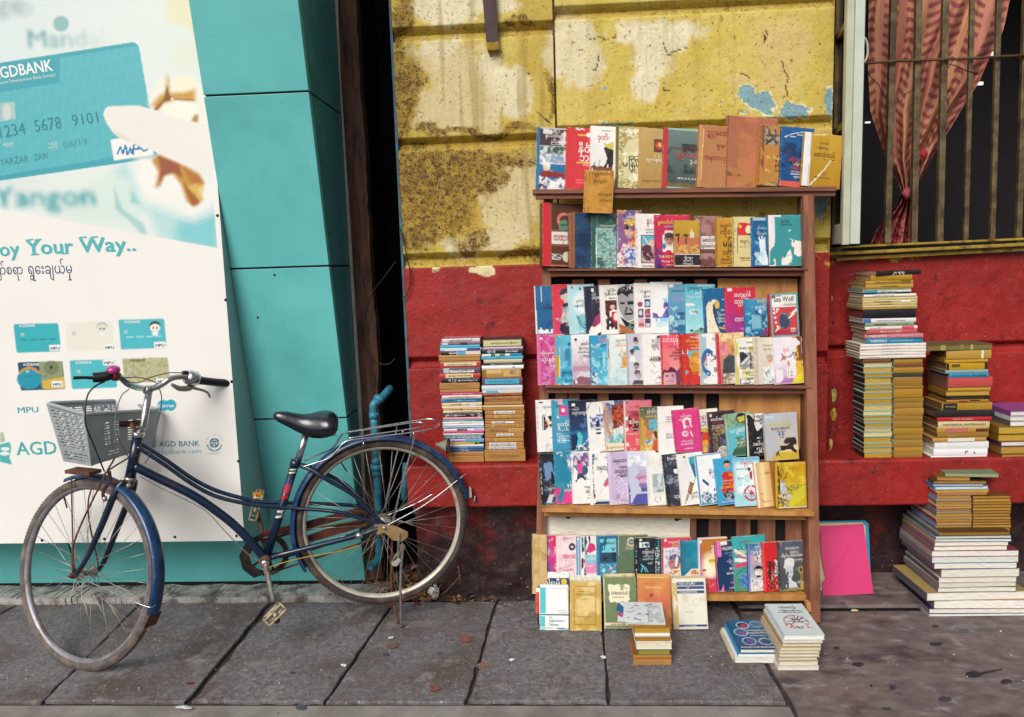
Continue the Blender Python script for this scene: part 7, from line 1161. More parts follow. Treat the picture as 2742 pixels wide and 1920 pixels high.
# ---- right ledge
rx = lambda x: 2180 + x / 2.68; ry = lambda y: 660 + y / 2.68
GC = 'books stacked on the ledge right of the bookcase'
YC = 2.99
Ck = [
 (205,440,778,'s','#2a1c20','red covered book jutting out, dark spine',(('t',.35,.62,W_,'၂၀ ရာစု'),),dict(e='#a83038',yaw=.10,d=1.05)),
 (243,408,702,'s','#a8801f','ochre cloth book',()),
 (271,372,712,'s','#b08c34','worn ochre book with dark lettering',(('t',.2,.75,'#4a3618','ENGLISH GRAMMAR',.5),('c',.75,.95,'#7a5c20'))),
 (300,370,714,'s','#b8943c','ochre book with faint title',(('t',.33,.68,'#5a4420','LINCOLN THE UNKNOWN',.5),)),
 (314,352,700,'p','#c8b070','thin green-edged booklet',(),dict(e='#7a9a84')),
 (330,352,697,'s','#cfd8dc','white book with blue end',(('c',.0,.3,'#2f98c0'),('t',.35,.7,'#5a6a80',B2,.5))),
 (341,385,690,'s','#22304c','thin navy book',(('t',.2,.65,'#d0d4a0',B3,.8),)),
 (361,358,735,'s','#e2ddcf','white Chinese Literature magazine',(('t',.15,.57,'#8a8a8a','CHINESE LITERATURE',.6),)),
 (384,350,742,'s','#cdbb86','cream magazine',()),
 (402,350,742,'s','#d2c08c','cream Chinese Literature magazine',(('t',.2,.52,K_,'Chinese Literature',.7),('c',.7,.88,'#e8e4d8'))),
 (420,350,740,'s','#cab57c','cream magazine with small dark title',(('t',.32,.55,K_,'Chinese Literature',.6),)),
 (437,350,740,'s','#cdbb88','plain cream magazine',()),
 (451,350,742,'s','#b08a34','ochre book',()),
 (514,357,730,'s','#1c1a22','thick black hardback',(),dict(page='#7a2c2c')),
 (546,352,732,'s','#dcdcdc','white English grammar book with blue end',(('c',.0,.15,'#4868b0'),('t',.26,.8,'#444444','english grammar as a foreign language',.35))),
 (571,368,717,'s','#8a9a7c','grey green Chinese book',(('t',.18,.44,K_,'中国文学史',.6),('t',.65,.9,'#4a5a44','NEW WORLD',.35))),
 (594,368,742,'s','#e0dcd4','white book with pink end',(('c',.0,.07,'#e8e8e8'),('t',.09,.3,'#c04040','Cry 中',.5),('c',.7,.93,'#d04868'))),
 (627,380,742,'s','#c0565a','salmon red Korean riddle book',(('t',.25,.68,'#f0e0c8','재미있는 101가지 뜻풀이',.42),)),
 (658,368,780,'s','#c07a84','dusty pink Chinese book',(('t',.08,.37,W_,'中国历史常识',.6),('t',.42,.82,'#e8c8d0','Common Knowledge about',.32))),
 (696,378,780,'s','#2688b0','bright blue Chinese geography book',(('t',.06,.36,'#d8e8f0','中国地理常识',.55),('t',.42,.82,'#cfe4f0','Common Knowledge about',.3))),
 (719,332,806,'s','#e0d8d0','white journal',(('t',.33,.68,'#888888','QUARTERLY REVIEW',.35),)),
 (740,331,805,'s','#dcd4cc','white journal with faint title',(('t',.33,.62,'#888888','QUARTERLY REVIEW',.3),)),
 (760,331,803,'s','#ded6cc','off-white journal',(('t',.33,.68,'#888888','QUARTERLY REVIEW',.35),)),
 (781,330,802,'s','#e2dad2','white quarterly',(('t',.33,.66,'#888888','QUARTERLY REVIEW',.35),)),
 (803,329,800,'s','#e0d8cc','creamy white quarterly',(('t',.1,.3,'#888888','1996',.35),)),
]
stack(Ck, 'from top of tall tower on right ledge', 168, YC, .15, rx, ry, GC, page='#a9957a')
def many(ys, xl, xr, cols, desc):
    out = []
    for i, y in enumerate(ys):
        c, kd = cols[i % len(cols)] if not isinstance(cols, dict) else cols.get(i, ('#b08a30', 'p'))
        out.append((y, xl + rnd.uniform(-5, 7), xr + rnd.uniform(-6, 5), kd, c, desc(i, c), (), dict(e='#8fb8ae' if kd == 'p' else None, ls='#2e2422' if i % 3 else '#46302a')))
    return out
CN = {'#b08a30': 'ochre', '#b89646': 'straw coloured', '#a67c28': 'dark ochre', '#d2c08c': 'pale cream', '#7a4a24': 'brown', '#3a3c30': 'blackish', '#96702c': 'brownish ochre', '#c8b070': 'light straw'}
colD1 = {0: ('#7a4a24', 's'), 1: ('#d2c08c', 'p'), 2: ('#b89646', 'p'), 4: ('#b89646', 'p'), 9: ('#c8b070', 'p'), 10: ('#d2c08c', 'p'), 14: ('#c8b070', 'p'), 15: ('#d2c08c', 'p'), 18: ('#b89646', 'p')}
D1 = many([836,867,907,940,987,1020,1046,1092,1136,1181,1213,1242,1267,1301,1332,1367,1411,1442,1476,1523], 358, 558, colD1, lambda i, c: CN[c] + ' pulp book, page edges out')
stack(D1, 'down in left half under tower', 808, YC + .003, .10, rx, ry, GC, jitter=.006)
colD2 = {0: ('#a67c28', 's'), 1: ('#7a4a24', 's'), 2: ('#a67c28', 's'), 3: ('#3a3c30', 's')}
for k in range(4, 18): colD2[k] = ('#96702c' if k % 3 else '#a67c28', 's')
D2 = many([838,870,908,938,1000,1022,1084,1122,1162,1212,1256,1304,1350,1394,1442,1482,1523], 572, 782, colD2, lambda i, c: CN[c] + ' pulp book, rounded spine out')
for r in D2: r[7]['e'] = '#9cbcb2'
stack(D2, 'down in right half under tower', 808, YC + .003, .10, rx, ry, GC, jitter=.006)
# thin board the twin columns stand on
t = thing('base_board', 'thin pinkish board under the twin book columns on the right ledge', 'board', onY(rx(570), ry(1532), YC))
A0, B0_, C0 = onY(rx(352), ry(1525), YC - .006), onY(rx(806), ry(1525), YC - .006), onY(rx(352), ry(1538), YC - .006)
q = MB(); q.box(A0, B0_ - A0, (0, .13, 0), C0 - A0, lin('#b87a6a')); q.build('board_sheet', m_page, t)
Ek = [
 (745,812,1284,'p','#7a6a38','mottled olive open-edged book',(('c',.2,.28,'#9a9a4c'),('c',.5,.56,'#8a7a3a'),('c',.66,.7,'#a8a45c')),dict(e='#5c5a3c')),
 (804,952,1270,'s','#b08c3e','thick ochre book with white shelf tag',(('c',.78,.83,'#e0dccc',.0,.98),)),
 (832,938,1250,'p','#c4982c','yellow-edged book',(),dict(e='#8a6420')),
 (885,950,1250,'s','#b8901c','yellow ochre book with black torn tips',(('c',.0,.06,'#1c1814'),('c',.92,.995,'#2a2018'),('c',.12,.32,'#5a4a20',.4,.8))),
 (911,945,1248,'s','#86a09a','grey-teal book',()),
 (938,970,1255,'s','#2490c0','bright blue book with navy lettering',(('t',.08,.5,'#14406c','How to Win Friends',.4),('t',.58,.92,'#14406c','DALE CARNEGIE',.5))),
 (1007,960,1283,'s','#b84a48','thick salmon red cloth book',()),
 (1036,960,1272,'p','#b8902c','ochre-edged book',(),dict(e='#7a5a24')),
 (1072,948,1260,'p','#c09838','yellowed-edged book',(),dict(e='#8a6a2c')),
 (1099,960,1262,'s','#241c18','dark ridged book',(('c',.1,.9,'#4a3c2c',.3,.5),)),
 (1121,950,1252,'s','#a87a28','ochre and red stained book',(('c',.3,.5,'#8a2c20',.2,.7),('c',.55,.8,'#3a2418',.5,.9))),
 (1174,920,1278,'s','#a8802c','ribbed ochre hardback with black title block',(('c',.02,.3,'#1c1a1c'),('t',.06,.26,'#a8905c','W.H.B',.4))),
 (1224,872,1296,'s','#2a2624','black cloth hardback',()),
 (1254,886,1273,'s','#b0242c','red book with pale lettering',(('t',.28,.66,'#d8b8a8','TEACH THE GREAT',.5),)),
 (1302,890,1262,'s','#cdbd90','cream Historical Materialism book',(('t',.1,.92,K_,'HISTORICAL MATERIALISM',.42),)),
 (1337,882,1255,'s','#b08430','ochre book with pink label',(('c',.16,.6,'#b8685c'),('c',.75,.99,'#5a2c20',.2,.8))),
 (1373,885,1255,'s','#96702e','brownish ochre book',(('t',.2,.4,'#c8a870','Tools of',.5),)),
 (1402,850,1238,'s','#b88f50','tan book with white middle',(('c',.28,.78,'#ddd8cc'),)),
 (1454,866,1253,'s','#e2e2e2','plain white book',(),dict(page='#d8d4c8')),
 (1502,858,1246,'s','#e6e6e8','white book with blue specks',(('c',.58,.6,'#2a4a80',.3,.7),('c',.61,.63,'#2a4a80',.5,.8),('c',.74,.77,'#2a3a60',.3,.55)),dict(page='#d8d4c8')),
 (1531,838,1242,'s','#e4e4e2','white book at the bottom',(),dict(page='#d8d4c8')),
]
stack(Ek, 'from top of middle stack on right ledge', 703, YC - .004, .15, rx, ry, GC, page='#6a4c30')
Fk = [
 (1216,1412,1700,'p','#d8d4cc','white-edged book under purple cover',(),dict(e='#8a4a8c')),
 (1250,1410,1700,'p','#dedad2','white-edged book',(),dict(e='#c8c8cc')),
 (1291,1408,1700,'p','#e0dcd4','second white-edged book',(),dict(e='#5a5a5c')),
 (1345,1325,1700,'p','#bf9c3a','yellow-edged thick book',(),dict(e='#8a6424')),
 (1397,1322,1700,'p','#b8922e','ochre-edged thick book',(),dict(e='#7a5820')),
 (1432,1343,1700,'p','#dcd8d0','bright white-edged book',(),dict(e='#6a3a5a')),
 (1487,1342,1700,'p','#b08838','brown-edged book',(),dict(e='#8a6838')),
 (1551,1345,1700,'p','#a87f30','dark ochre-edged book',(),dict(e='#6a4a24')),
]
stack(Fk, 'from top of ledge stack cut by right frame edge', 1180, YC - .015, .18, rx, ry, GC)
# ---- big pile of magazines and tabloids on the pavement, right
mx = lambda x: 2180 + x / 2.173; my = lambda y: 1180 + y / 2.173
GG = 'magazines and booklets piled on the ground at right'
YGm = onZ(2500, 1653, -.001).y
G0 = [
 (212,770,1068,'p','#9a9c74','green striped magazine tilted on top',(),dict(e='#6a8468',yaw=-.12,name='magazine',cat='magazine')),
 (234,720,905,'p','#a87f34','ochre booklet with frayed edge',(),dict(e='#7a5424',yaw=-.10)),
 (252,700,1000,'p','#9c7430','brown booklet',(),dict(e='#4a3420',yaw=-.07)),
 (266,695,985,'p','#a8b8c4','blue covered magazine',(),dict(e='#2a6a94',yaw=-.04,name='magazine',cat='magazine')),
 (284,705,1015,'p','#dcdcd8','white and cyan magazine',(),dict(e='#4aa0c4',name='magazine',cat='magazine')),
 (302,715,1018,'p','#b88a34','ochre magazine',(),dict(e='#c8b8a0',name='magazine',cat='magazine')),
 (318,716,1010,'p','#b08430','thin ochre magazine',(),dict(e='#8a4434',name='magazine',cat='magazine')),
]
stack(G0, 'from top of the big ground pile', 190, YGm + .055, .16, mx, my, GG, soft=1)
def col(ys, xl, xr, where, desc, dep, Y, cols, es, nm='magazine', start=0, spread=4):
    rows = []
    for i, y in enumerate(ys): rows.append((y, xl + rnd.uniform(-spread, spread), xr + rnd.uniform(-spread, spread), 'p', cols[i % len(cols)], desc[i % len(desc)], (), dict(e=es[i % len(es)], name=nm, cat='magazine', yaw=rnd.gauss(0, .008))))
    return rows
c1 = col([338,352,368,382,398,408,424,440,458,474,492,508,530], 712, 918, '', ['ochre newsprint booklet', 'yellowed booklet', 'tan booklet with pink flecks'], .2, 0, ['#b0842c', '#b98e34', '#a87c2c'], ['#8a6a8a', '#5a8aa8', '#8a5a44', '#b8a890', '#7a3a30'], 'booklet')
stack(c1, 'down in left half of ground pile', 320, YGm + .05, .20, mx, my, GG, soft=1, jitter=.003, name='booklet')
c2 = col([338,356,372,390,407,424,442,458,474,490,508,530], 925, 1147, '', ['ochre booklet', 'straw booklet', 'brown-edged booklet'], .2, 0, ['#a87c2c', '#b48a34', '#a0742a'], ['#6a4424', '#7a3a2c', '#8a6a3c'], 'booklet')
stack(c2, 'down in right half of ground pile', 320, YGm + .05, .20, mx, my, GG, soft=1, jitter=.003, name='booklet')
G1 = [
 (553,735,1142,'p','#8a6428','dark ochre magazine',(),dict(e='#4a3420')),
 (571,708,1150,'p','#c8ccc4','thin grey-white magazine',(),dict(e='#3a4a4c')),
 (589,706,1148,'p','#d4d8d4','pale magazine',(),dict(e='#2a5a80')),
 (613,702,1132,'p','#e0ddd4','white-edged magazine with orange cover',(),dict(e='#b07a3c')),
 (640,697,1126,'p','#e4e0d6','white-edged glossy magazine',(),dict(e='#7a3440')),
 (674,686,1192,'p','#e2ded4','wide magazine with pink cover',(),dict(e='#8a3c4c')),
 (711,686,1192,'p','#e0dcd2','magazine with red and cyan cover edge',(),dict(e='#3a9cc0')),
 (746,700,1182,'p','#e4e0d8','magazine with deep blue cover',(),dict(e='#1c3c6c')),
 (795,738,1200,'p','#dedad0','magazine with brown patterned cover',(),dict(e='#6a3c2c')),
 (824,724,1182,'p','#e2ded4','thick white catalogue',(),dict(e='#c8c0b0')),
 (852,722,1182,'p','#dcd8ce','second thick white catalogue',(),dict(e='#a8a498')),
 (881,720,1178,'p','#e0dcd0','third thick white catalogue',(),dict(e='#4a4a4a')),
 (927,652,1250,'p','#e0ded6','large format magazine with coloured cover',(),dict(e='#a89058')),
 (978,700,1255,'p','#e2e0d8','large format white magazine',(),dict(e='#b07c50')),
 (1006,672,1262,'p','#e4e4de','large folded newspaper',(),dict(e='#1c2c4c')),
 (1029,668,1268,'p','#e0e0da','bottom folded newspaper',(),dict(e='#8a8c90')),
]
stack(G1, 'in wide lower part of ground pile', 531, YGm, .27, mx, my, GG, soft=1, jitter=.002, name='magazine', start=0, dvar=.005)
# ---- pink card leaning
t = thing('pink_card', 'bright pink card sheet leaning beside the bookcase foot', 'card', onZ(2270, 1596, .026))
Yp = onZ(2270, 1590, .026).y
pk = [onY(2192, 1410, Yp + .07), onY(2312, 1404, Yp + .07), onY(2340, 1590, Yp), onY(2204, 1596, Yp), onY(2202, 1560, Yp + .012), onY(2212, 1552, Yp + .015), onY(2200, 1490, Yp + .04), onY(2196, 1440, Yp + .06)]
q = MB(); q.prism(pk, (0, .003, 0), lin('#d03a72')); q.build('card_sheet', m_vinyl, t)
t = thing('blue_board', 'cyan and cream edged board behind the pink card', 'board', onZ(2260, 1590, .026))
pk = [onY(2190, 1396, Yp + .095), onY(2316, 1394, Yp + .095), onY(2326, 1402, Yp + .095), onY(2332, 1540, Yp + .03), onY(2322, 1585, Yp + .02), onY(2196, 1590, Yp + .02)]
q = MB(); q.prism(pk, (0, .004, 0), lin('#2f8cb0')); q.build('board_sheet', m_vinyl, t)
pk = [onY(2190, 1401, Yp + .090), onY(2308, 1399, Yp + .090), onY(2318, 1408, Yp + .088), onY(2322, 1520, Yp + .03), onY(2312, 1580, Yp + .018), onY(2198, 1586, Yp + .018)]
q = MB(); q.prism(pk, (0, .002, 0), lin('#cdb894')); q.build('board_lining', m_vinyl, t)
# ---- small floor piles
def topart(o, x0, x1, y0, y1, z, ops, base, w=100, h=140, n=34, gloss=0):
    """printed front cover lying flat: photo-like art with v running from the far edge to the near edge"""
    U, Vv = np.meshgrid(np.linspace(0, w, n), np.linspace(0, h, int(n * 1.3))); U = U.ravel(); Vv = Vv.ravel(); C = paint(U, Vv, ';'.join(a for a in ops.split(';') if not a.strip().startswith('t ')), base=base, seed=int(x0 * 100) % 97)
    q = MB(); q.v = [(x0 + (x1 - x0) * u / w, y1 + (y0 - y1) * v / h, z) for u, v in zip(U, Vv)]; q.c = [tuple(c) for c in C]
    m = int(n * 1.3); q.f = [((i + 1) * n + j, (i + 1) * n + j + 1, i * n + j + 1, i * n + j) for i in range(m - 1) for j in range(n - 1)]; q.sm = [True] * len(q.f); q.build('cover_print', m_gloss if gloss else m_print, o)
    tb = MB(); s = (x1 - x0) / w
    for a in ops.split(';'):
        t_ = a.split(None, 6)
        if len(t_) < 7 or t_[0] != 't': continue
        x, y, em, wd = map(float, t_[1:5]); put_text(tb, t_[6].strip(), (x0 + x * s, y1 + (y0 - y1) * y / h, z + .0004), (1, 0, 0), (0, 1, 0), em * s, lin(t_[5]), w=wd * s if wd else None, bold=.03)
    if tb.v: tb.build('cover_lettering', m_ink, o)['kind'] = 'stuff'
hx = lambda x: 1400 + x / 3.655; hy = lambda y: 1380 + y / 3.655
GH = 'books piled on the pavement before the bookcase'
def pile(rows, ytop, pxf, pyf, where, deps, cov=None, group=GH, page='#cdbf9c', soft=0, name='book'):
    yt = ytop; last = rows[-1]; Yf0 = onZ(pxf((last[1] + last[2]) / 2), pyf(last[0]), 0).y; out = []
    for i, r in enumerate(rows):
        yb, xl, xr, kd, c, desc = r[:6]; kw = r[6] if len(r) > 6 else {}
        y = Yf0 + kw.get('dy', rnd.uniform(-.002, .003)); X0, X1 = pxf(xl), pxf(xr); Y0, Y1 = pyf(yt), pyf(yb)
        zt = onY((X0 + X1) / 2, Y0, y).z; zb = max(.0, onY((X0 + X1) / 2, Y1, y).z); a, b = onY(X0, Y1, y).x, onY(X1, Y1, y).x
        lab = '%s, %s %s' % (desc, ORD[i] if i else 'topmost', where)
        o = flatbook(name, lab, 'book', group, a, b, y, kw.get('d', deps), zb + .0003, zt - .0003, kd, c, page=page, edgec=kw.get('e'), yaw=kw.get('yaw', 0), strips=kw.get('st', ()), soft=soft)
        out.append((o, a, b, y, zt)); yt = yb
    return out
Hk = [
 (1078,1015,1398,'p','#dcdcd8','white magazine showing a pencil flower drawing',dict(e='#e4e4e2',d=.17,yaw=-.06,dy=.014)),
 (1096,1030,1400,'p','#b8883c','thin ochre book',dict(e='#a87838',yaw=-.03,dy=.010)),
 (1160,1090,1446,'p','#b48a2c','ochre-edged book',dict(e='#96702c',dy=.006)),
 (1192,1098,1440,'s','#e2ded6','white spined book',dict(e='#dcd8d0')),
 (1237,1108,1448,'p','#a5742c','brown-edged book',dict(e='#b08a4c')),
 (1312,1112,1460,'p','#dcd2b8','white thick book',dict(e='#e4e2de')),
 (1372,1130,1442,'p','#8c8438','greenish yellow-edged book',dict(e='#5f6a44')),
 (1412,1084,1455,'s','#a5702e','brown spined book',dict(e='#8a5c28')),
 (1470,1084,1458,'b','#a97632','brown paper wrapped book'),
]
hp = pile(Hk, 1062, hx, hy, 'in the small pile before IVANHOE', .15)
o, a, b, y, z = hp[0]
topart(o, a + .002, b - .002, y + .002, y + .165, z + .0006, 'g #d4dcdf #e4e8e8;N 0 20 100 140 #b4bcc2 14 .5;e 46 70 26 16 #a8b0b8 .3;e 46 70 18 10 #dfe4e6 .3;N 20 50 80 100 #8a929a 4 .6;l 30 96 70 120 1 #9aa2aa;l 24 110 40 134 1 #9aa2aa;r 40 28 74 36 #b8743c;N 40 26 74 38 #e4e8e8 4 .5;t 20 20 11 60 #3a4450 ALL ABOUT BEAUTY CARE', '#dfe4e4')
# second sheet lying askew, half under the first, with a pink corner
t = thing('leaflet', 'pale leaflet with pink and blue corner, tucked under the pencil drawing', 'leaflet', (a, y + .1, z))
q = MB(); zz = z + .0022
p = [(a - .030, y + .015, zz), (a + .075, y + .004, zz), (a + .088, y + .150, zz), (a - .012, y + .165, zz)]
q.prism(p, (0, 0, .0016), lin('#dfe6ea')); q.build('leaflet_sheet', m_vinyl, t)
q = MB(); p = [(a - .028, y + .10, zz + .002), (a - .006, y + .06, zz + .002), (a + .002, y + .12, zz + .002), (a - .014, y + .160, zz + .002)]; q.add(p, [(0, 1, 2, 3)], lin('#2a6a94')); q.add([(a - .026, y + .06, zz + .002), (a - .010, y + .04, zz + .002), (a - .006, y + .058, zz + .002), (a - .024, y + .09, zz + .002)], [(0, 1, 2, 3)], lin('#c83c78')); 
for k in range(26):
    x_ = a + rnd.uniform(.0, .07); y_ = y + rnd.uniform(.02, .14); q.add([(x_, y_, zz + .0021), (x_ + rnd.uniform(.006, .02), y_ + rnd.uniform(-.01, .01), zz + .0021), (x_ + rnd.uniform(.006, .02), y_ + rnd.uniform(-.01, .012), zz + .0021)], [(0, 1, 2)], lin(rnd.choice(['#8a949c', '#b0b8bf', '#c4ccd0'])))
q.build('leaflet_print', m_ink, t)['kind'] = 'stuff'
ix = lambda x: 1820 + x / 3.656; iy = lambda y: 1380 + y / 3.656
Ik = [
 (1352,595,965,'p','#e2e0d8','blue English for seafarers book with round pictures',dict(e='#1f5c84',d=.215)),
 (1388,572,955,'p','#d8dce0','thin blue covered book',dict(e='#3c8cb4',d=.215,dy=.004)),
 (1447,545,955,'p','#dedcd4','white spiral bound book',dict(e='#e0e0da',d=.215)),
]
ipile = pile(Ik, 1310, ix, iy, 'in the low blue pavement pile', .2)
o, a, b, y, z = ipile[0]
topart(o, a, b, y, y + .215, z + .0006, 'g #1c5c88 #174c74;e 38 28 18 17 #c8d4e0 .04;e 38 28 15 14 #3a1c30 .04;e 40 30 9 9 #a83a60 .2;e 78 22 18 15 #8ab0c8 .04;e 78 22 15 12 #2a5c84 .04;e 24 62 19 18 #b8c8d8 .04;e 24 62 16 15 #2c5c84 .04;e 26 64 9 9 #8a4a90 .2;e 34 104 19 18 #b8c8d8 .04;e 34 104 16 15 #1c3c60 .04;e 36 104 10 9 #6a4aa0 .2;e 78 106 18 16 #b8c8d8 .04;e 78 106 15 13 #1f5070 .04;t 42 56 9 50 w ပင်လယ်ပျော်သင်္ဘော;t 38 68 9 58 w သားများအင်္ဂလိပ်စာ;t 44 80 7 44 #cfdfea ENGLISH;t 4 135 9 92 w ENGLISH FOR SEAFARERS', '#1c5c88', gloss=1)
q = MB(); o, a, b, y, z = ipile[2]
for k in range(26): q.tube([(a - .004 + .004 * math.cos(w_), y + .006 + k * .008, z * .5 + .009 * math.sin(w_)) for w_ in np.linspace(0, 6.283, 7)], .0011, 4, cap=False)
q.build('spiral_binding', mat('cream_plastic', '#c8bfa0', rough=.5, var=.1), o)['kind'] = 'stuff'
Jk = [
 (1222,1022,1420,'p','#e8e6e0','white book with pink and black rosette',dict(e='#cfdcdc',d=.235)),
 (1252,1010,1402,'p','#dcd4c0','cream-edged book',dict(e='#c8ccc8',d=.235)),
 (1292,1005,1388,'p','#d8ccae','yellowed-edged book',dict(e='#b08a4c',d=.235)),
 (1326,985,1386,'p','#dad2bc','cream book',dict(e='#b8a888',d=.235)),
 (1356,978,1372,'p','#dcd6c6','off-white book',dict(e='#b8b0a0',d=.235)),
 (1390,976,1370,'p','#dfd8c8','pale book',dict(e='#b8a888',d=.235)),
 (1426,968,1350,'p','#d8cfb8','straw-edged book',dict(e='#a89878',d=.235)),
 (1478,975,1358,'p','#dad2bc','beige thick book',dict(e='#b8b0a0',d=.235)),
 (1522,962,1366,'p','#e0dcd0','white thick book touching the pavement',dict(e='#d0ccc4',d=.235)),
]
jp_ = pile(Jk, 1172, ix, iy, 'in the tall white pile on the pavement', .235)
o, a, b, y, z = jp_[0]
topart(o, a, b, y, y + .235, z + .0006, 'g #d4e0e0 #ccdcdc;e 52 84 31 30 #a83c68 .03;e 52 84 28 27 #dfe6e4 .03;n 20 90 84 112 #dfe6e4 #a83c58 4;e 54 80 22 22 #dfe6e4 .05;l 54 80 76 66 1.6 #2a2428;l 54 80 34 64 1.6 #2a2428;l 54 80 54 58 1.6 #2a2428;l 54 80 80 80 1.4 #2a2428;l 54 80 30 80 1.4 #2a2428;l 54 80 74 94 1.4 #2a2428;l 54 80 36 94 1.4 #2a2428;l 54 80 66 60 1.4 #2a2428;l 54 80 43 60 1.4 #2a2428;e 54 80 8 8 #4a3a40;e 54 80 5 5 #d8d0d0;r 0 0 4 140 #c4d0d0;t 30 22 14 46 #333333 တင်မောင်ဦး;t 26 36 9 60 #333333 မြန်မာ့ရိုးရာ;t 20 44 7 66 #333333 ဓလေ့ထုံးတမ်းစာစောင်', '#d0dcdc')
# ------------------------------------------------------------------ the bicycle
m_navy = mat('navy_bicycle_enamel', '#0a1f3a', rough=.28, var=.2, scale=14, coat=.4, col2='#2a2630', c2=.62, c2w=.05, speck=('#8a8480', 90, .71))
m_blue = mat('blue_mudguard_enamel', '#113863', rough=.32, var=.25, scale=22, coat=.3, col2='#4e4c58', c2=.6, c2w=.06, speck=('#7a7680', 80, .70))
m_chrome = mat('worn_chrome', '#c9c9cb', rough=.2, metal=.95, var=.08, scale=60, col2='#8a6a50', c2=.68, c2w=.06)
m_steel = mat('dull_steel', '#a8a49c', rough=.4, metal=.7, var=.2, scale=50, col2='#7a4c30', c2=.6, c2w=.08)
m_rust = mat('rusty_steel', '#6b4230', rough=.75, metal=.2, var=.35, scale=60, col2='#3a2420', c2=.55, bump=.0006, bscale=200)
m_tyre = mat('dusty_tyre_rubber', '#3e3532', rough=.9, var=.3, scale=30, col2='#6a5a4e', c2=.6, c2w=.12, bump=.0008, bscale=250)
m_tyreg = mat('grey_dusty_tyre', '#5a5250', rough=.9, var=.3, scale=30, col2='#7c7068', c2=.55, c2w=.12, bump=.0008, bscale=250)
m_rimw = mat('cream_painted_rim', '#bdb6a8', rough=.35, metal=.25, var=.15, scale=25, col2='#97785a', c2=.64, c2w=.08)
m_rimg = mat('grey_alloy_rim', '#8c8a90', rough=.4, metal=.4, var=.2, scale=25, col2='#6a5a50', c2=.6, c2w=.1)
m_black = mat('black_plastic', '#16151c', rough=.4, var=.1, scale=20)
m_saddle = mat('black_saddle_vinyl', '#121622', rough=.22, var=.08, scale=10, coat=.5, bump=.0003, bscale=300)
m_basket = mat('grey_plastic_basket', '#9aa2a5', rough=.45, var=.1, scale=20)
m_redrust = mat('red_brown_chain_case', '#632a1e', rough=.55, var=.3, scale=30, col2='#2c1a18', c2=.54)
m_pink = mat('magenta_bell', '#b0347c', rough=.3, var=.1, coat=.4)
bike = thing('bicycle', 'blue ladies bicycle with grey front basket on its kickstand before the billboard', 'bicycle', (-1.15, 2.7, 0))
FA = math.radians(17); FD = Vector((math.cos(FA), math.sin(FA), 0)); FN = Vector((math.sin(FA), -math.cos(FA), 0))
RC = Vector((-.681, 2.85, .402)); RR = .330
def F(x, y, off=0.0): return onP(x, y, RC + FN * off, FN)
def P(name, m, parent=None, **k):
    def fin(q): return q.build(name, m, parent or bike, **k)
    return fin
def curve(pts, n=8):
    """Catmull-Rom through points"""
    pts = [Vector(p) for p in pts]
    if len(pts) < 3: return pts
    e = [pts[0] * 2 - pts[1]] + pts + [pts[-1] * 2 - pts[-2]]; out = []
    for i in range(1, len(e) - 2):
        for k in range(n):
            t = k / n; a, b, c, d = e[i - 1:i + 3]
            out.append(.5 * ((2 * b) + (c - a) * t + (2 * a - 5 * b + 4 * c - d) * t * t + (3 * b - a - 3 * c + d) * t ** 3))
    out.append(pts[-1]); return out
def tube(name, pts, r, m, n=10, parent=None, sm=True, flat=1.0):
    q = MB(); p = curve(pts) if sm and len(pts) > 2 else [Vector(a) for a in pts]
    if isinstance(r, (list, tuple)):
        rs = list(np.interp(np.linspace(0, len(r) - 1, len(p)), range(len(r)), r)); q.tube(p, rs, n, flat=flat)
    else: q.tube(p, r, n, flat=flat)
    return q.build(name, m, parent or bike)
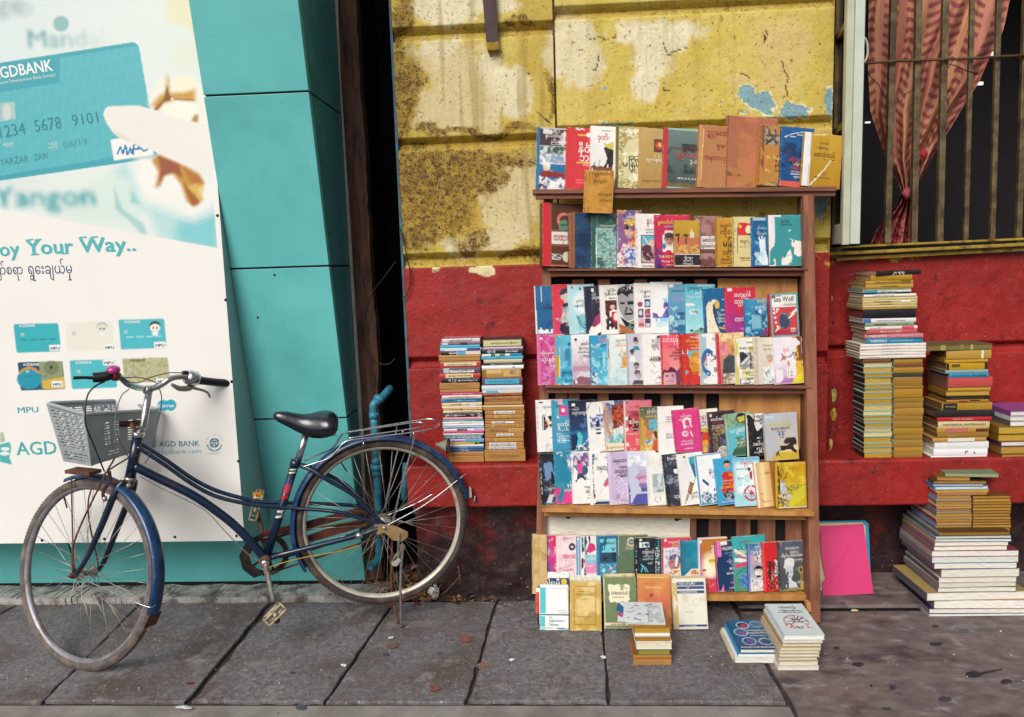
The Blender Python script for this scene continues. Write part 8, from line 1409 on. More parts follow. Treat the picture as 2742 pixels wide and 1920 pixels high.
def wheel(C, d, n, R, mt, mr, nsp, hubr, hubw, twist):
    """C centre, d horizontal in-plane dir, n axle dir (towards the street); rim is the part, the rest its children"""
    u = n.cross(d); u = u if u.z > 0 else -u
    def at(r, th, s=0.0): return C + (d * math.cos(th) + u * math.sin(th)) * r + n * s
    def ring(prof, name, m, par, N=96):
        vs = []; K = len(prof)
        for i in range(N):
            th = 2 * math.pi * i / N
            for (r, s) in prof: vs.append(at(r, th, s))
        fs = [(i * K + j, ((i + 1) % N) * K + j, ((i + 1) % N) * K + (j + 1) % K, i * K + (j + 1) % K) for i in range(N) for j in range(K)]
        q = MB(); q.add(vs, fs, (1, 1, 1), True); return q.build(name, m, par)
    tr = .0175; rt = R - tr
    rim = ring([(rt - .014, .012), (rt - .003, .0135), (rt - .003, -.0135), (rt - .014, -.012), (rt - .022, -.007), (rt - .025, 0), (rt - .022, .007)], 'wheel', mr, bike)
    ty = ring([(rt + tr * math.cos(a), tr * math.sin(a) * 1.03) for a in np.linspace(0, 2 * math.pi, 13)[:-1]], 'tyre', mt, rim)
    # tread knobs across the crown
    q = MB(); N = 150
    for i in range(N):
        th = 2 * math.pi * i / N
        for s in (-.008, 0, .008):
            dd = 2 * math.pi / N * .28; h = .0012 if s else .0008; ww = .003
            rr = rt + math.sqrt(max(0, tr * tr - s * s)) + h
            p = [at(rr - .004, th - dd, s - ww), at(rr - .004, th + dd, s - ww), at(rr - .004, th + dd, s + ww), at(rr - .004, th - dd, s + ww), at(rr, th - dd, s - ww), at(rr, th + dd, s - ww), at(rr, th + dd, s + ww), at(rr, th - dd, s + ww)]
            q.hexa(p)
    q.build('tread', mt, rim)['kind'] = 'stuff'
    q = MB(); hw = hubw / 2
    q.lathe(C, n, [(.004, hw + .022), (.0045, hw + .01), (.009, hw + .008), (hubr, hw), (hubr, hw - .004), (hubr * .55, hw - .01), (hubr * .5, 0), (hubr * .55, -hw + .01), (hubr, -hw + .004), (hubr, -hw), (.009, -hw - .008), (.0045, -hw - .01), (.004, -hw - .022)], 20)
    q.build('hub', m_steel, rim)
    for i in range(nsp):
        side = 1 if i % 2 else -1; k = i // 2; th = 2 * math.pi * i / nsp; tw = twist * (1 if k % 2 else -1)
        q = MB(); q.tube([at(hubr * .86, th + tw, side * (hw - .002)), at(rt - .022, th, side * .002)], .00105, 5); q.build('spoke', m_steel, rim)
    q = MB(); q.tube([at(rt - .024, 2.1), at(rt - .066, 2.1)], .0028, 6); q.build('valve', m_black, rim)
    return rim, at, u
wa = math.radians(14); rd = Vector((math.cos(wa), math.sin(wa), 0)); rn = Vector((math.sin(wa), -math.cos(wa), 0))
rim_r, atR, ur = wheel(RC, rd, rn, RR, m_tyre, m_rimw, 36, .026, .064, 1.05)
fa, ft = math.radians(19.4), math.radians(12); FC = Vector((-1.6928, 2.5536, .3300)); FR = .3372
fd = Vector((math.cos(fa), -math.sin(fa), 0)); fn0 = Vector((-math.sin(fa), -math.cos(fa), 0)); fn = fn0 * math.cos(ft) + Vector((0, 0, math.sin(ft)))
rim_f, atF, uf = wheel(FC, fd, fn, FR, m_tyreg, m_rimg, 36, .020, .060, 1.1)
def guard(name, at, R, t0, t1, w, m, par=None, deep=.012, lift=.013):
    N = 60; vs = []; cs = [(-1, -deep), (-.97, -deep * .35), (-.75, .001), (-.35, .005), (0, .006), (.35, .005), (.75, .001), (.97, -deep * .35), (1, -deep)]; K = len(cs)
    for lay in (0, -.0012):
        for i in range(N + 1):
            th = math.radians(t0 + (t1 - t0) * i / N)
            for s, h in cs: vs.append(at(R + lift + h + lay, th, s * w))
    fs = []; B = (N + 1) * K
    for i in range(N):
        for j in range(K - 1):
            a = i * K + j; fs += [(a, a + K, a + K + 1, a + 1), (B + a, B + a + 1, B + a + K + 1, B + a + K)]
        fs += [(i * K, B + i * K, B + (i + 1) * K, (i + 1) * K), (i * K + K - 1, (i + 1) * K + K - 1, B + (i + 1) * K + K - 1, B + i * K + K - 1)]
    q = MB(); q.add(vs, fs, (1, 1, 1), True); return q.build(name, m, par or bike)
guard('mudguard', atR, RR, 208, 13, .027, m_blue)
guard('mudguard', atF, FR, 112, -16, .025, m_blue)
q = MB(); a = atF(FR + .02, math.radians(-15.5)); 
pp = [atF(FR + .016, math.radians(-15), -.024), atF(FR + .016, math.radians(-15), .024), atF(FR + .010, math.radians(-24), .026), atF(FR + .010, math.radians(-24), -.026)]
q.prism(pp, (.002, 0, 0)); q.build('mud_flap', m_rust, bike)
# mudguard stays, front: chrome wire from axle round to the guard
nf = FC + fn * .05; ff = FC - fn * .05
tube('mudguard_stay', [nf, FC.lerp(atF(FR + .01, math.radians(-10)), .6) + fn * .05, atF(FR + .004, math.radians(-11), .034), atF(FR + .022, math.radians(-10), .012)], .0022, m_chrome, 6)
tube('mudguard_stay', [nf, F(213, 1390, .0) if False else atF(FR * .55, math.radians(100), .05), atF(FR + .012, math.radians(104), .028)], .0026, m_rust, 6)
# frame
hd_t, hd_b = F(369, 1170), F(349, 1277)
tube('head_tube', [hd_t, hd_b], .0185, m_navy, 14, sm=False)
tube('headset_cup', [hd_t, hd_t + (hd_t - hd_b).normalized() * .018], .021, m_chrome, 16, sm=False)
tube('headset_cup', [hd_b, hd_b + (hd_b - hd_t).normalized() * .014], .021, m_steel, 16, sm=False)
BB = F(712, 1497)
tube('down_tube', [F(360, 1248), F(422, 1279), F(513, 1324), F(579, 1368), F(640, 1418), BB], .0162, m_navy, 12)
tube('seat_tube', [F(791, 1238), BB], .0158, m_navy, 12, sm=False)
for off, pts in ((.012, ((366, 1196), (434, 1240), (513, 1295), (573, 1327), (640, 1345), (700, 1354), (774, 1360), (860, 1366))), (-.012, ((370, 1184), (436, 1226), (513, 1280), (575, 1312), (640, 1332), (690, 1343), (774, 1347), (850, 1349)))):
    s = 1 if off > 0 else -1
    P_ = [F(x, y, off) for x, y in pts[:-1]] + [F(*pts[-1], s * .030)]
    if s > 0: P_ += [F(913, 1373, s * .044), F(979, 1391, s * .048), F(1033, 1405, s * .050)]
    else: P_ += [F(961, 1356, s * .044), F(1020, 1378, s * .05)]
    tube('top_tube', P_, .0078, m_navy, 8)
# seat stays and chain stays
tube('seat_stay', [F(806, 1246, .012), F(838, 1260, .030), F(870, 1281, .042), F(944, 1324, .046), F(985, 1365, .048), F(1029, 1405, .050)], [.010, .009, .0085, .008, .0075], m_navy, 8)
tube('seat_stay', [F(806, 1246, -.012), F(845, 1256, -.030), F(879, 1272, -.042), F(931, 1303, -.046), F(979, 1355, -.048), F(1026, 1392, -.050)], [.010, .009, .0085, .008, .0075], m_navy, 8)
tube('chain_stay', [F(728, 1492, .018), F(765, 1482, .034), F(839, 1464, .042), F(961, 1433, .046), F(1000, 1420, .048), F(1034, 1408, .050)], [.0115, .011, .0105, .010, .008], m_navy, 10)
tube('chain_stay', [F(728, 1492, -.018), F(800, 1478, -.04), F(961, 1428, -.046), F(1030, 1400, -.050)], .010, m_navy, 8)
tube('stay_clamp', [F(953, 1436, .046), F(970, 1431, .046)], .0135, m_chrome, 10, sm=False)
# stickers on the seat tube
sdv = (BB - F(791, 1238)).normalized()
def sticker(t0, t1, c, par=None):
    a = F(791, 1238); q = MB(); vs = []
    for t in (t0, t1):
        p = a + sdv * t
        for w in np.linspace(-.9, .75, 7): vs.append(p + (FN * math.cos(w) + FD * math.sin(w)) * .0164)
    q.add(vs, [(i, i + 1, i + 8, i + 7) for i in range(6)], lin(c), True); q.build('sticker', m_gloss, bike)
sticker(.022, .040, '#d8d8d4'); sticker(.027, .034, '#2a2a30'); sticker(.066, .082, '#3c4a70'); sticker(.083, .118, '#c03a54'); sticker(.126, .140, '#c02430'); sticker(.185, .215, '#cfd0cc'); sticker(.193, .206, '#1f3c64')
# bottom bracket, crank, pedals, chainwheel and case
q = MB(); q.lathe(BB, FN, [(0, .04), (.012, .04), (.02, .034), (.022, .03), (.022, -.034), (0, -.034)], 18); q.build('bottom_bracket', m_rust, bike)
ba = BB + FN * .046; ca = F(732, 1610, .075)
tube('crank', [ba, ba.lerp(ca, .5) + FN * .004, ca], [.0165, .0115, .0125], m_steel, 10, flat=.7)
q = MB(); q.lathe(ba, FN, [(.0, .012), (.010, .012), (.016, .008), (.0165, 0), (.012, -.01)], 16); q.build('crank_cap', m_chrome, bike)
q = MB(); q.lathe(ba, FN, [(0, .0135), (.006, .013), (.0075, .0115)], 12); q.build('cap_dot', mat('orange_rust_dot', '#a8442c', rough=.6), bike)
def pedal(c, ax, dirv, name, m):
    """open cage pedal: c centre, ax axle direction, dirv fore-aft direction"""
    o3 = ax.cross(dirv).normalized(); q = MB(); L_, Wd, T_ = .054, .044, .013
    def bar(p0, p1, r): q.tube([c + ax * p0[0] + dirv * p0[1] + o3 * p0[2], c + ax * p1[0] + dirv * p1[1] + o3 * p1[2]], r, 6)
    for t in (-T_, T_):
        bar((-L_, -Wd, t), (L_, -Wd, t), .0035); bar((-L_, Wd, t), (L_, Wd, t), .0035); bar((L_, -Wd, t), (L_ + .006, 0, t), .0035); bar((L_ + .006, 0, t), (L_, Wd, t), .0035); bar((-L_, -Wd, t), (-L_, Wd, t), .0035)
        bar((-L_, -Wd, t), (0, 0, t), .003); bar((0, 0, t), (L_, -Wd, t), .003); bar((-L_, Wd, t), (0, 0, t), .003); bar((0, 0, t), (L_, Wd, t), .003)
    for s in (-1, 1):
        for x in (-L_, 0, L_): bar((x, s * Wd, -T_), (x, s * Wd, T_), .003)
    q.tube([c - ax * (L_ + .02), c + ax * (L_ + .004)], .0065, 8); return q.build(name, m, bike)
m_ped = mat('dirty_cream_plastic', '#b9a98e', rough=.55, var=.2, scale=60, col2='#6a4a34', c2=.62)
pedal(F(735, 1644, .115), (FN * .8 + Vector((0, 0, .28)) + FD * .1).normalized(), (FD * .75 + Vector((0, 0, .75)) + FN * .2).normalized(), 'pedal', m_ped)
q = MB(); pc = F(741, 1662, .165); q.lathe(pc, FN, [(0, .002), (.010, .002), (.0115, 0)], 12); q.build('pedal_cap', m_black, bike)
fb = BB - FN * .05; fe = F(690, 1372, -.085)
tube('crank', [fb, fe], .010, m_rust, 8, sm=False, flat=.7)
pedal(F(687, 1352, -.11), -FN, (FD * .3 + Vector((0, 0, .95))).normalized(), 'pedal', m_ped)
q = MB(); a = F(689, 1325, -.10); q.box(a - FD * .016 - Vector((0, 0, .012)), FD * .032, FN * .01, Vector((0, 0, .024))); q.build('pedal_reflector', mat('amber_reflector', '#c87c1c', rough=.2, var=.1), bike)
CW = BB - FN * .042; q = MB(); N = 44; prof = []
for i in range(N * 2):
    r = .086 if i % 2 else .079; th = math.pi * i / N; prof.append(CW + (FD * math.cos(th) + Vector((0, 0, 1)) * math.sin(th)) * r)
q2 = [CW + (FD * math.cos(math.pi * i / N) + Vector((0, 0, 1)) * math.sin(math.pi * i / N)) * .062 for i in range(N * 2)]
vs = prof + q2 + [p - FN * .003 for p in prof] + [p - FN * .003 for p in q2]; n2 = N * 2
q.add(vs, [(i, (i + 1) % n2, n2 + (i + 1) % n2, n2 + i) for i in range(n2)] + [(2 * n2 + (i + 1) % n2, 2 * n2 + i, 3 * n2 + i, 3 * n2 + (i + 1) % n2) for i in range(n2)] + [(i, 2 * n2 + i, 2 * n2 + (i + 1) % n2, (i + 1) % n2) for i in range(n2)] + [(n2 + i, n2 + (i + 1) % n2, 3 * n2 + (i + 1) % n2, 3 * n2 + i) for i in range(n2)])
for k in range(5):
    th = k * 2 * math.pi / 5; q.tube([CW - FN * .0015, CW - FN * .0015 + (FD * math.cos(th) + Vector((0, 0, 1)) * math.sin(th)) * .065], .005, 6)
q.build('chainwheel', mat('greasy_chainring', '#2c2220', rough=.5, metal=.4, var=.3, scale=50, col2='#5a3426', c2=.62), bike)
ctop = [F(700, 1470, -.05), F(818, 1410, -.056), F(900, 1385, -.058), F(960, 1372, -.058)]; cbot = [F(700, 1510, -.05), F(818, 1480, -.056), F(940, 1436, -.058), F(1000, 1420, -.058)]
tube('chain', [F(705, 1440, -.044), F(860, 1412, -.05), F(1020, 1385, -.052)], .004, m_rust, 6); tube('chain', [F(712, 1538, -.044), F(860, 1490, -.05), F(1025, 1435, -.052)], .004, m_rust, 6)
q = MB(); q.prism([F(700, 1425, -.056), F(816, 1398, -.058), F(950, 1363, -.06), F(985, 1366, -.06), F(985, 1372, -.06), F(950, 1383, -.06), F(818, 1418, -.058), F(700, 1455, -.056)], -FN * .006); q.build('chain_case', m_redrust, bike)
q = MB(); q.prism([F(640, 1490, -.056), F(660, 1450, -.056), F(700, 1430, -.056), F(660, 1500, -.056), F(700, 1540, -.056), F(680, 1548, -.056), F(650, 1525, -.056)], -FN * .006); q.build('chain_case', m_black, bike)
q = MB(); q.prism([F(818, 1437, -.06), F(900, 1408, -.06), F(985, 1385, -.06), F(1010, 1392, -.06), F(985, 1408, -.06), F(900, 1432, -.06), F(818, 1458, -.06)], -FN * .006); q.build('chain_case', m_redrust, bike)
# seat post and saddle
tube('seat_post', [F(796, 1240), F(820, 1160)], .0128, m_chrome, 12, sm=False)
tube('seat_clamp', [F(788, 1250), F(793, 1232)], .0185, m_navy, 12, sm=False)
SA, SB = F(731, 1106), F(905, 1113); sv = SB - SA; sl_ = sv.length; sv.normalize(); side = FN; vs = []; K = 15
T_ = np.array([0, .02, .06, .12, .22, .34, .46, .58, .70, .80, .88, .94, .98, 1.0])
HW = np.array([.002, .010, .017, .022, .027, .032, .040, .054, .072, .084, .088, .080, .058, .010])
DR = np.array([.010, .022, .034, .044, .054, .064, .074, .084, .090, .088, .080, .066, .046, .012])
TZ = np.array([-.010, -.003, .002, .005, .005, .000, -.002, .001, .010, .014, .014, .008, -.002, -.014])
for t, hw_, dr, tz in zip(T_, HW, DR, TZ):
    c = SA + sv * (sl_ * t) + Vector((0, 0, tz + .003))
    for k in range(K):
        w = math.pi * k / (K - 1); x = math.cos(w) * hw_; z = -dr * (1 - math.sin(w) ** .72) ; x *= (1 if k not in (0, K - 1) else .84)
        vs.append(c + side * x + Vector((0, 0, z)))
q = MB(); q.add(vs, [(i * K + j, i * K + j + 1, (i + 1) * K + j + 1, (i + 1) * K + j) for i in range(len(T_) - 1) for j in range(K - 1)] + [(i * K, (i + 1) * K, (i + 1) * K + K - 1, i * K + K - 1) for i in range(len(T_) - 1)], (1, 1, 1), True)
sd_ = q.build('saddle', m_saddle, bike)
for k in (-1, 1): tube('saddle_spring', [F(872 + i * 2.2, 1164 + 5 * math.sin(i * 1.6), .03 * k + .008 * math.cos(i * 1.6)) for i in range(14)], .0018, m_chrome, 5, sm=False)
# fork, crown and stem
cr = F(345, 1288)
tube('fork_crown', [F(349, 1279), F(343, 1300)], .019, m_navy, 12, sm=False)
tube('fork_blade', [cr + fn * .022, cr.lerp(nf, .12) + fn * .030, cr.lerp(nf, .5) + fn * .012 + fd * .008, cr.lerp(nf, .85) + fd * .012, nf], [.013, .0125, .0115, .009, .007], m_navy, 10)
tube('fork_blade', [cr - fn * .022, cr.lerp(ff, .12) - fn * .030, cr.lerp(ff, .5) - fn * .012 + fd * .008, cr.lerp(ff, .85) + fd * .012, ff], [.013, .0125, .0115, .009, .007], m_navy, 10)
q = MB(); q.lathe(FC + fn * .046, fn, [(.0, .026), (.005, .026), (.005, .016), (.0095, .016), (.0095, .008), (.012, .008), (.012, 0)], 12); q.build('axle_nut', m_rust, bike)
st = F(399, 1046)
tube('stem', [hd_t + (hd_t - hd_b).normalized() * .016, F(384, 1140), st], .0128, m_chrome, 12, sm=False)
YBn = st.y - .005
def HB(x, y):   # handlebar: depth runs from near left grip to far right grip
    Yh = float(np.interp(x, [190, 245, 300, 390, 455, 534, 615], [2.37, 2.41, 2.44, YBn, 2.66, 2.77, 2.86])); return onY(x, y, Yh)
tube('stem_clamp', [st, HB(388, 1042)], .016, m_chrome, 12, sm=False)
tube('handlebar', [HB(x, y) for x, y in ((298, 1001), (312, 1004), (325, 1012), (343, 1028), (366, 1037), (390, 1040), (414, 1038), (437, 1027), (456, 1014), (480, 1009), (510, 1011), (540, 1018))], .0112, m_chrome, 12)
tube('grip', [HB(x, y) for x, y in ((303, 1003), (290, 1006), (268, 1010), (248, 1011))], [.0125, .0165, .0175, .0165], m_black, 12)
tube('grip', [HB(x, y) for x, y in ((533, 1018), (545, 1020), (580, 1024), (613, 1026))], [.0175, .0150, .0148, .0152], m_black, 12)
tube('brake_lever', [HB(x, y) for x, y in ((248, 1012), (225, 1011), (196, 1012))], [.0058, .0052, .0056], m_black, 8)
tube('brake_lever', [HB(x, y) for x, y in ((500, 1035), (522, 1040), (545, 1046), (556, 1052), (563, 1064))], [.007, .006, .005, .0048, .005], m_chrome, 8, flat=.6)
tube('brake_bracket', [HB(x, y) for x, y in ((460, 1030), (480, 1040), (505, 1040), (518, 1034))], [.006, .010, .011, .007], m_steel, 8)
q = MB(); a = HB(517, 1013); q.lathe(a, HB(530, 1016) - HB(505, 1010), [(.012, -.030), (.026, -.026), (.0285, -.012), (.0285, .008), (.025, .016), (.014, .018)], 18); q.build('gear_shifter', m_chrome, bike)
q = MB(); a = HB(496, 998); q.lathe(a, HB(510, 1000) - HB(490, 998), [(.0, -.010), (.007, -.010), (.008, .002), (.005, .012)], 10); q.build('cable_stop', m_black, bike)
a = HB(303, 990); q = MB(); q.lathe(a, (0.1, -.2, 1), [(.021, -.006), (.022, 0), (.020, .007), (.012, .012), (0, .014)], 18); q.build('bell', m_pink, bike)
q = MB(); q.lathe(HB(308, 1006), HB(330, 1014) - HB(300, 1002), [(.010, -.02), (.017, -.018), (.0185, 0), (.016, .012), (.012, .014)], 14); q.build('bell_clamp', mat('red_brown_plastic', '#7c2438', rough=.35, var=.1), bike)
# cables
m_cable = m_black; m_gcable = mat('grey_cable', '#77777c', rough=.45, var=.1)
tube('brake_cable', [onY(x, y, Y) for x, y, Y in ((280, 1022, 2.42), (258, 1032, 2.40), (236, 1055, 2.36), (228, 1095, 2.34), (230, 1140, 2.33), (248, 1185, 2.35), (266, 1230, 2.42), (279, 1262, 2.50))], .0027, m_cable, 6)
tube('gear_cable', [onY(x, y, Y) for x, y, Y in ((345, 1042, 2.50), (325, 1060, 2.46), (312, 1100, 2.44), (311, 1150, 2.45), (322, 1185, 2.50), (344, 1225, 2.56))], .0020, m_gcable, 6)
tube('gear_cable', [onY(x, y, Y) for x, y, Y in ((496, 998, 2.73), (450, 999, 2.68), (405, 1010, 2.62), (370, 1025, 2.54), (340, 1020, 2.48), (318, 1008, 2.45))], .0018, m_cable, 6)
tube('gear_cable', [onY(x, y, Y) for x, y, Y in ((330, 1012, 2.45), (365, 1010, 2.55), (392, 1015, 2.6), (425, 1028, 2.64))], .0018, m_cable, 6)
tube('brake_cable', [onY(x, y, Y) for x, y, Y in ((426, 1040, 2.62), (432, 1060, 2.64), (431, 1090, 2.66), (418, 1150, 2.68), (400, 1220, 2.66), (388, 1240, 2.64))], .0020, m_gcable, 6)
tube('brake_cable', [F(x, y, .02) for x, y in ((372, 1275), (430, 1306), (520, 1350), (560, 1376), (600, 1420), (660, 1480), (705, 1510))], .0018, m_gcable, 6)
tube('gear_cable', [F(x, y, .055) for x, y in ((718, 1520), (765, 1505), (820, 1492), (900, 1478), (965, 1460))], .0022, mat('yellowed_cable', '#a8842c', rough=.5), 6)
# front brake calliper and rust bracket
tube('brake_arm', [F(300, 1290, .03), F(287, 1300, .04), F(276, 1318, .045), F(278, 1338, .045)], .006, m_rust, 8); tube('brake_arm', [F(292, 1262, .03), F(296, 1285, .03), F(310, 1292, .03), F(330, 1290, .02)], .0065, m_rust, 8)
tube('brake_pad', [F(279, 1330, .045), F(282, 1342, .045)], .008, m_steel, 8, sm=False)
q = MB(); q.lathe(F(347, 1300, .02), fn, [(0, .012), (.008, .012), (.010, 0)], 10); q.build('crown_bolt', m_steel, bike)
# basket
bf = Vector((-math.cos(fa), math.sin(fa), 0)); bm = Vector((-math.sin(fa), -math.cos(fa), 0))
Yn = 2.50; n0 = onY(226, 1109, Yn); f0 = onY(426, 1098, Yn + .31); fl = onY(124, 1080, Yn + .075); ff0 = f0 + (fl - n0)
zbn = onY(244, 1252, Yn + .0)
nb = n0 + (bf * .018 - bm * .020) + Vector((0, 0, zbn.z - n0.z)); fb_ = f0 + bf * .018 + bm * .022 + Vector((0, 0, zbn.z - f0.z + .004)); flb = fl - bf * .030 - bm * .02 + Vector((0, 0, zbn.z - fl.z + .004)); ffb = ff0 - bf * .03 + bm * .022 + Vector((0, 0, zbn.z - ff0.z + .008))
def lattice(A, B, C, D, nu, nv, solid, name):
    """A top-left, B top-right, C bottom-right, D bottom-left"""
    q = MB(); vs = [A.lerp(B, i / nu).lerp(D.lerp(C, i / nu), j / nv) for j in range(nv + 1) for i in range(nu + 1)]
    q.add(vs, [(j * (nu + 1) + i, (j + 1) * (nu + 1) + i, (j + 1) * (nu + 1) + i + 1, j * (nu + 1) + i + 1) for j in range(nv) for i in range(nu) if solid(i, j)])
    o = q.build(name, m_basket, bike); s = o.modifiers.new('thickness', 'SOLIDIFY'); s.thickness = .0028; s.offset = 0; return o
sideS = lambda i, j: j < 3 or j > 33 or (26 <= j < 29) or i < 2 or i > 31 or j % 2 == 0 or i % 6 == 2
rearS = lambda i, j: not (j % 2 == 1 and 6 < j < 25 and ((9 <= i < 12) or (14 <= i < 17) or (22 <= i < 25) or (27 <= i < 30)) ) and not (j in (29, 31) and 10 <= i < 17)
lattice(fl, n0, nb, flb, 34, 36, sideS, 'basket_side'); lattice(n0, f0, fb_, nb, 40, 36, rearS, 'basket_side')
lattice(f0, ff0, ffb, fb_, 34, 36, sideS, 'basket_side'); lattice(ff0, fl, flb, ffb, 40, 54, lambda i, j: j < 4 or j > 51 or j % 2 == 0 or i % 5 == 2, 'basket_side')
lattice(flb, ffb, fb_, nb, 24, 24, lambda i, j: i % 3 == 0 or j % 3 == 0, 'basket_floor')
c4 = [n0, f0, ff0, fl]; rimp = []
for i in range(4):
    a, b, c = c4[i - 1], c4[i], c4[(i + 1) % 4]; ra = (a - b).normalized() * .028; rb = (c - b).normalized() * .028
    for k in range(5): t = k / 4; rimp.append((b + ra) * (1 - t) ** 2 + b * 2 * t * (1 - t) + (b + rb) * t * t)
q = MB(); q.tube(rimp, .0075, 8, closed=True); q.build('basket_rim', m_basket, bike)
q = MB(); a = n0.lerp(f0, .42); b = n0.lerp(f0, .72); q.box(a.lerp(nb.lerp(fb_, .42), .20) + bm * 0 - bf * .004, (b - a), -bf * .004, Vector((0, 0, -.022))); q.build('basket_bracket', m_rust, bike)
tube('basket_bracket', [n0.lerp(f0, .6).lerp(nb.lerp(fb_, .6), .28) - bf * .006, F(352, 1140), F(372, 1156)], .006, m_rust, 6)
tube('basket_strut', [nb.lerp(fb_, .35), F(272, 1290, .06), atF(FR * .35, math.radians(95), .052), nf + fn * .006], .0032, m_rust, 6)
tube('basket_strut', [fb_.lerp(ffb, .2), ff + Vector((0, 0, .3)), ff], .0032, m_rust, 6)
q = MB(); a = F(205, 1264, .01); q.box(a - bf * .06 + Vector((0, 0, -.01)), bf * .12, bm * -.05, Vector((0, 0, .012))); q.build('basket_support', m_rust, bike)
# carrier
def CR(x, y, off): return F(x, y, off)
tube('carrier_loop', [CR(809, 1251, .025), CR(850, 1238, .04), CR(884, 1225, .055), CR(905, 1203, .06), CR(930, 1181, .06), CR(1000, 1171, .06), CR(1109, 1157, .06), CR(1150, 1149, .055), CR(1168, 1142, .035), CR(1176, 1134, .0), CR(1168, 1126, -.035), CR(1148, 1122, -.055), CR(1109, 1127, -.06), CR(1000, 1145, -.06), CR(926, 1159, -.06), CR(910, 1172, -.055), CR(890, 1200, -.045), CR(850, 1218, -.03), CR(815, 1233, -.02)], .0032, m_chrome, 8)
tube('carrier_loop', [CR(931, 1174, .03), CR(1000, 1163, .03), CR(1090, 1150, .03), CR(1128, 1143, .025), CR(1136, 1137, .0), CR(1126, 1131, -.02), CR(1090, 1134, -.025), CR(1000, 1148, -.025), CR(929, 1158, -.025)], .0030, m_chrome, 8)
for x in (970, 1060): tube('carrier_crossbar', [CR(x, 1175 - (x - 960) * .13, .06), CR(x + 4, 1150 - (x - 960) * .14, -.06)], .003, m_chrome, 6, sm=False)
tube('carrier_leg', [CR(1108, 1158, .06), CR(1105, 1190, .058), CR(1075, 1300, .056), CR(1050, 1408, .054)], .0038, m_chrome, 8); tube('carrier_leg', [CR(1080, 1150, -.06), CR(1064, 1211, -.058), CR(1045, 1290, -.056), CR(1030, 1366, -.054)], .0038, m_chrome, 8)
tube('mudguard_stay', [RC + FN * .058, CR(1140, 1350, .05), CR(1238, 1276, .034), CR(1246, 1270, .02)], .0026, m_chrome, 6); tube('mudguard_stay', [RC - FN * .058, CR(1130, 1340, -.05), CR(1236, 1268, -.034)], .0026, m_chrome, 6)
for x, y in ((973, 1195), (1132, 1162)): tube('carrier_hook', [CR(x, y - 12, .05), CR(x + 1, y + 2, .05)], .0028, m_chrome, 6, sm=False)
# rear hub brake, lever and spring, kickstand
q = MB(); q.lathe(RC + FN * .036, FN, [(.0, .016), (.012, .016), (.018, .012), (.034, .010), (.036, 0), (.030, -.004)], 24); q.build('hub_brake', m_steel, bike)
q = MB(); q.prism([F(1014, 1402, .060), F(1060, 1408, .060), F(1092, 1424, .060), F(1092, 1436, .060), F(1076, 1450, .060), F(1050, 1446, .060), F(1030, 1425, .060), F(1008, 1432, .060)], FN * .003); q.build('kickstand_plate', mat('tan_painted_steel', '#9c8056', rough=.5, metal=.2, var=.2, scale=40), bike)
q = MB(); a, b = F(1068, 1428, .066), F(1066, 1495, .066); sp = []
for i in range(160): t = i / 159; w = t * 2 * math.pi * 18; p = a.lerp(b, t); sp.append(p + FD * .0055 * math.cos(w) + FN * .0055 * math.sin(w))
q.tube(sp, .0012, 5); q.build('stand_spring', m_steel, bike)
q = MB(); q.prism([F(1048, 1508, .066), F(1060, 1490, .066), F(1078, 1480, .066), F(1086, 1462, .066), F(1078, 1454, .066), F(1068, 1460, .066), F(1072, 1470, .066), F(1056, 1486, .066), F(1046, 1512, .066)], FN * .004); q.build('stand_lever', m_steel, bike)
q = MB(); q.prism([F(1048, 1506, .068), F(1068, 1494, .068), F(1074, 1500, .068), F(1062, 1516, .068), F(1050, 1515, .068)], FN * .003); q.build('stand_lever', m_rimw, bike)
kf = onZ(1075, 1679, .004); kf2 = onZ(1069, 1674, .004)
tube('kickstand_leg', [F(1079, 1460, .064), F(1073, 1540, .066), kf + Vector((0, 0, .06)), kf], [.006, .0055, .005, .0065], m_chrome, 8)
tube('kickstand_leg', [F(1050, 1440, -.06), F(1048, 1560, -.03), kf2 + Vector((-.035, .06, .10)), kf2 + Vector((-.008, .01, .002))], .0055, m_rust, 8)
q = MB(); q.lathe(RC + FN * .052, FN, [(.009, 0), (.010, .010), (.006, .012), (.0055, .022), (0, .022)], 8); q.build('axle_nut', m_chrome, bike)
# tail reflector on the guard
q = MB(); a = atR(RR + .026, math.radians(17)); q.box(a - rn * .014 + Vector((0, 0, -.034)), rn * .028, rd * .010, Vector((0, 0, .04))); q.build('tail_reflector', m_rimw, bike, bevel=.003)
q = MB(); a = atR(RR + .032, math.radians(11)); q.box(a - rn * .01 + Vector((0, 0, -.018)), rn * .02, rd * .008, Vector((.004, 0, .022))); q.build('tail_reflector', m_steel, bike, bevel=.003)
# ------------------------------------------------------------------ pipes, wires, horn and litter
m_pvc = mat('blue_pvc', '#3788a0', rough=.45, var=.2, scale=30, col2='#2c4c58', c2=.58, speck=('#243038', 60, .66))
YPi = 3.10
pp = thing('drain_pipe', 'light blue plastic drain pipe bending into the dark gap', 'pipe', onY(1000, 1520, YPi))
def tb_(name, pts, r, m=m_pvc): q = MB(); q.tube(curve(pts) if len(pts) > 2 else pts, r, 16); return q.build(name, m, pp)
tb_('pipe', [onY(1045, 1040, YPi + .12), onY(1018, 1070, YPi + .03), onY(1002, 1082, YPi), onY(1000, 1100, YPi), onY(1001, 1120, YPi)], .0172)
tb_('pipe', [onY(1001, 1118, YPi), onY(1007, 1228, YPi), onY(1012, 1330, YPi), onY(1016, 1490, YPi)], .0165); 
tb_('pipe_collar', [onY(1018, 1063, YPi + .02), onY(1012, 1074, YPi + .01)], .0235); tb_('pipe_collar', [onY(1001, 1104, YPi), onY(1001, 1120, YPi)], .0205)
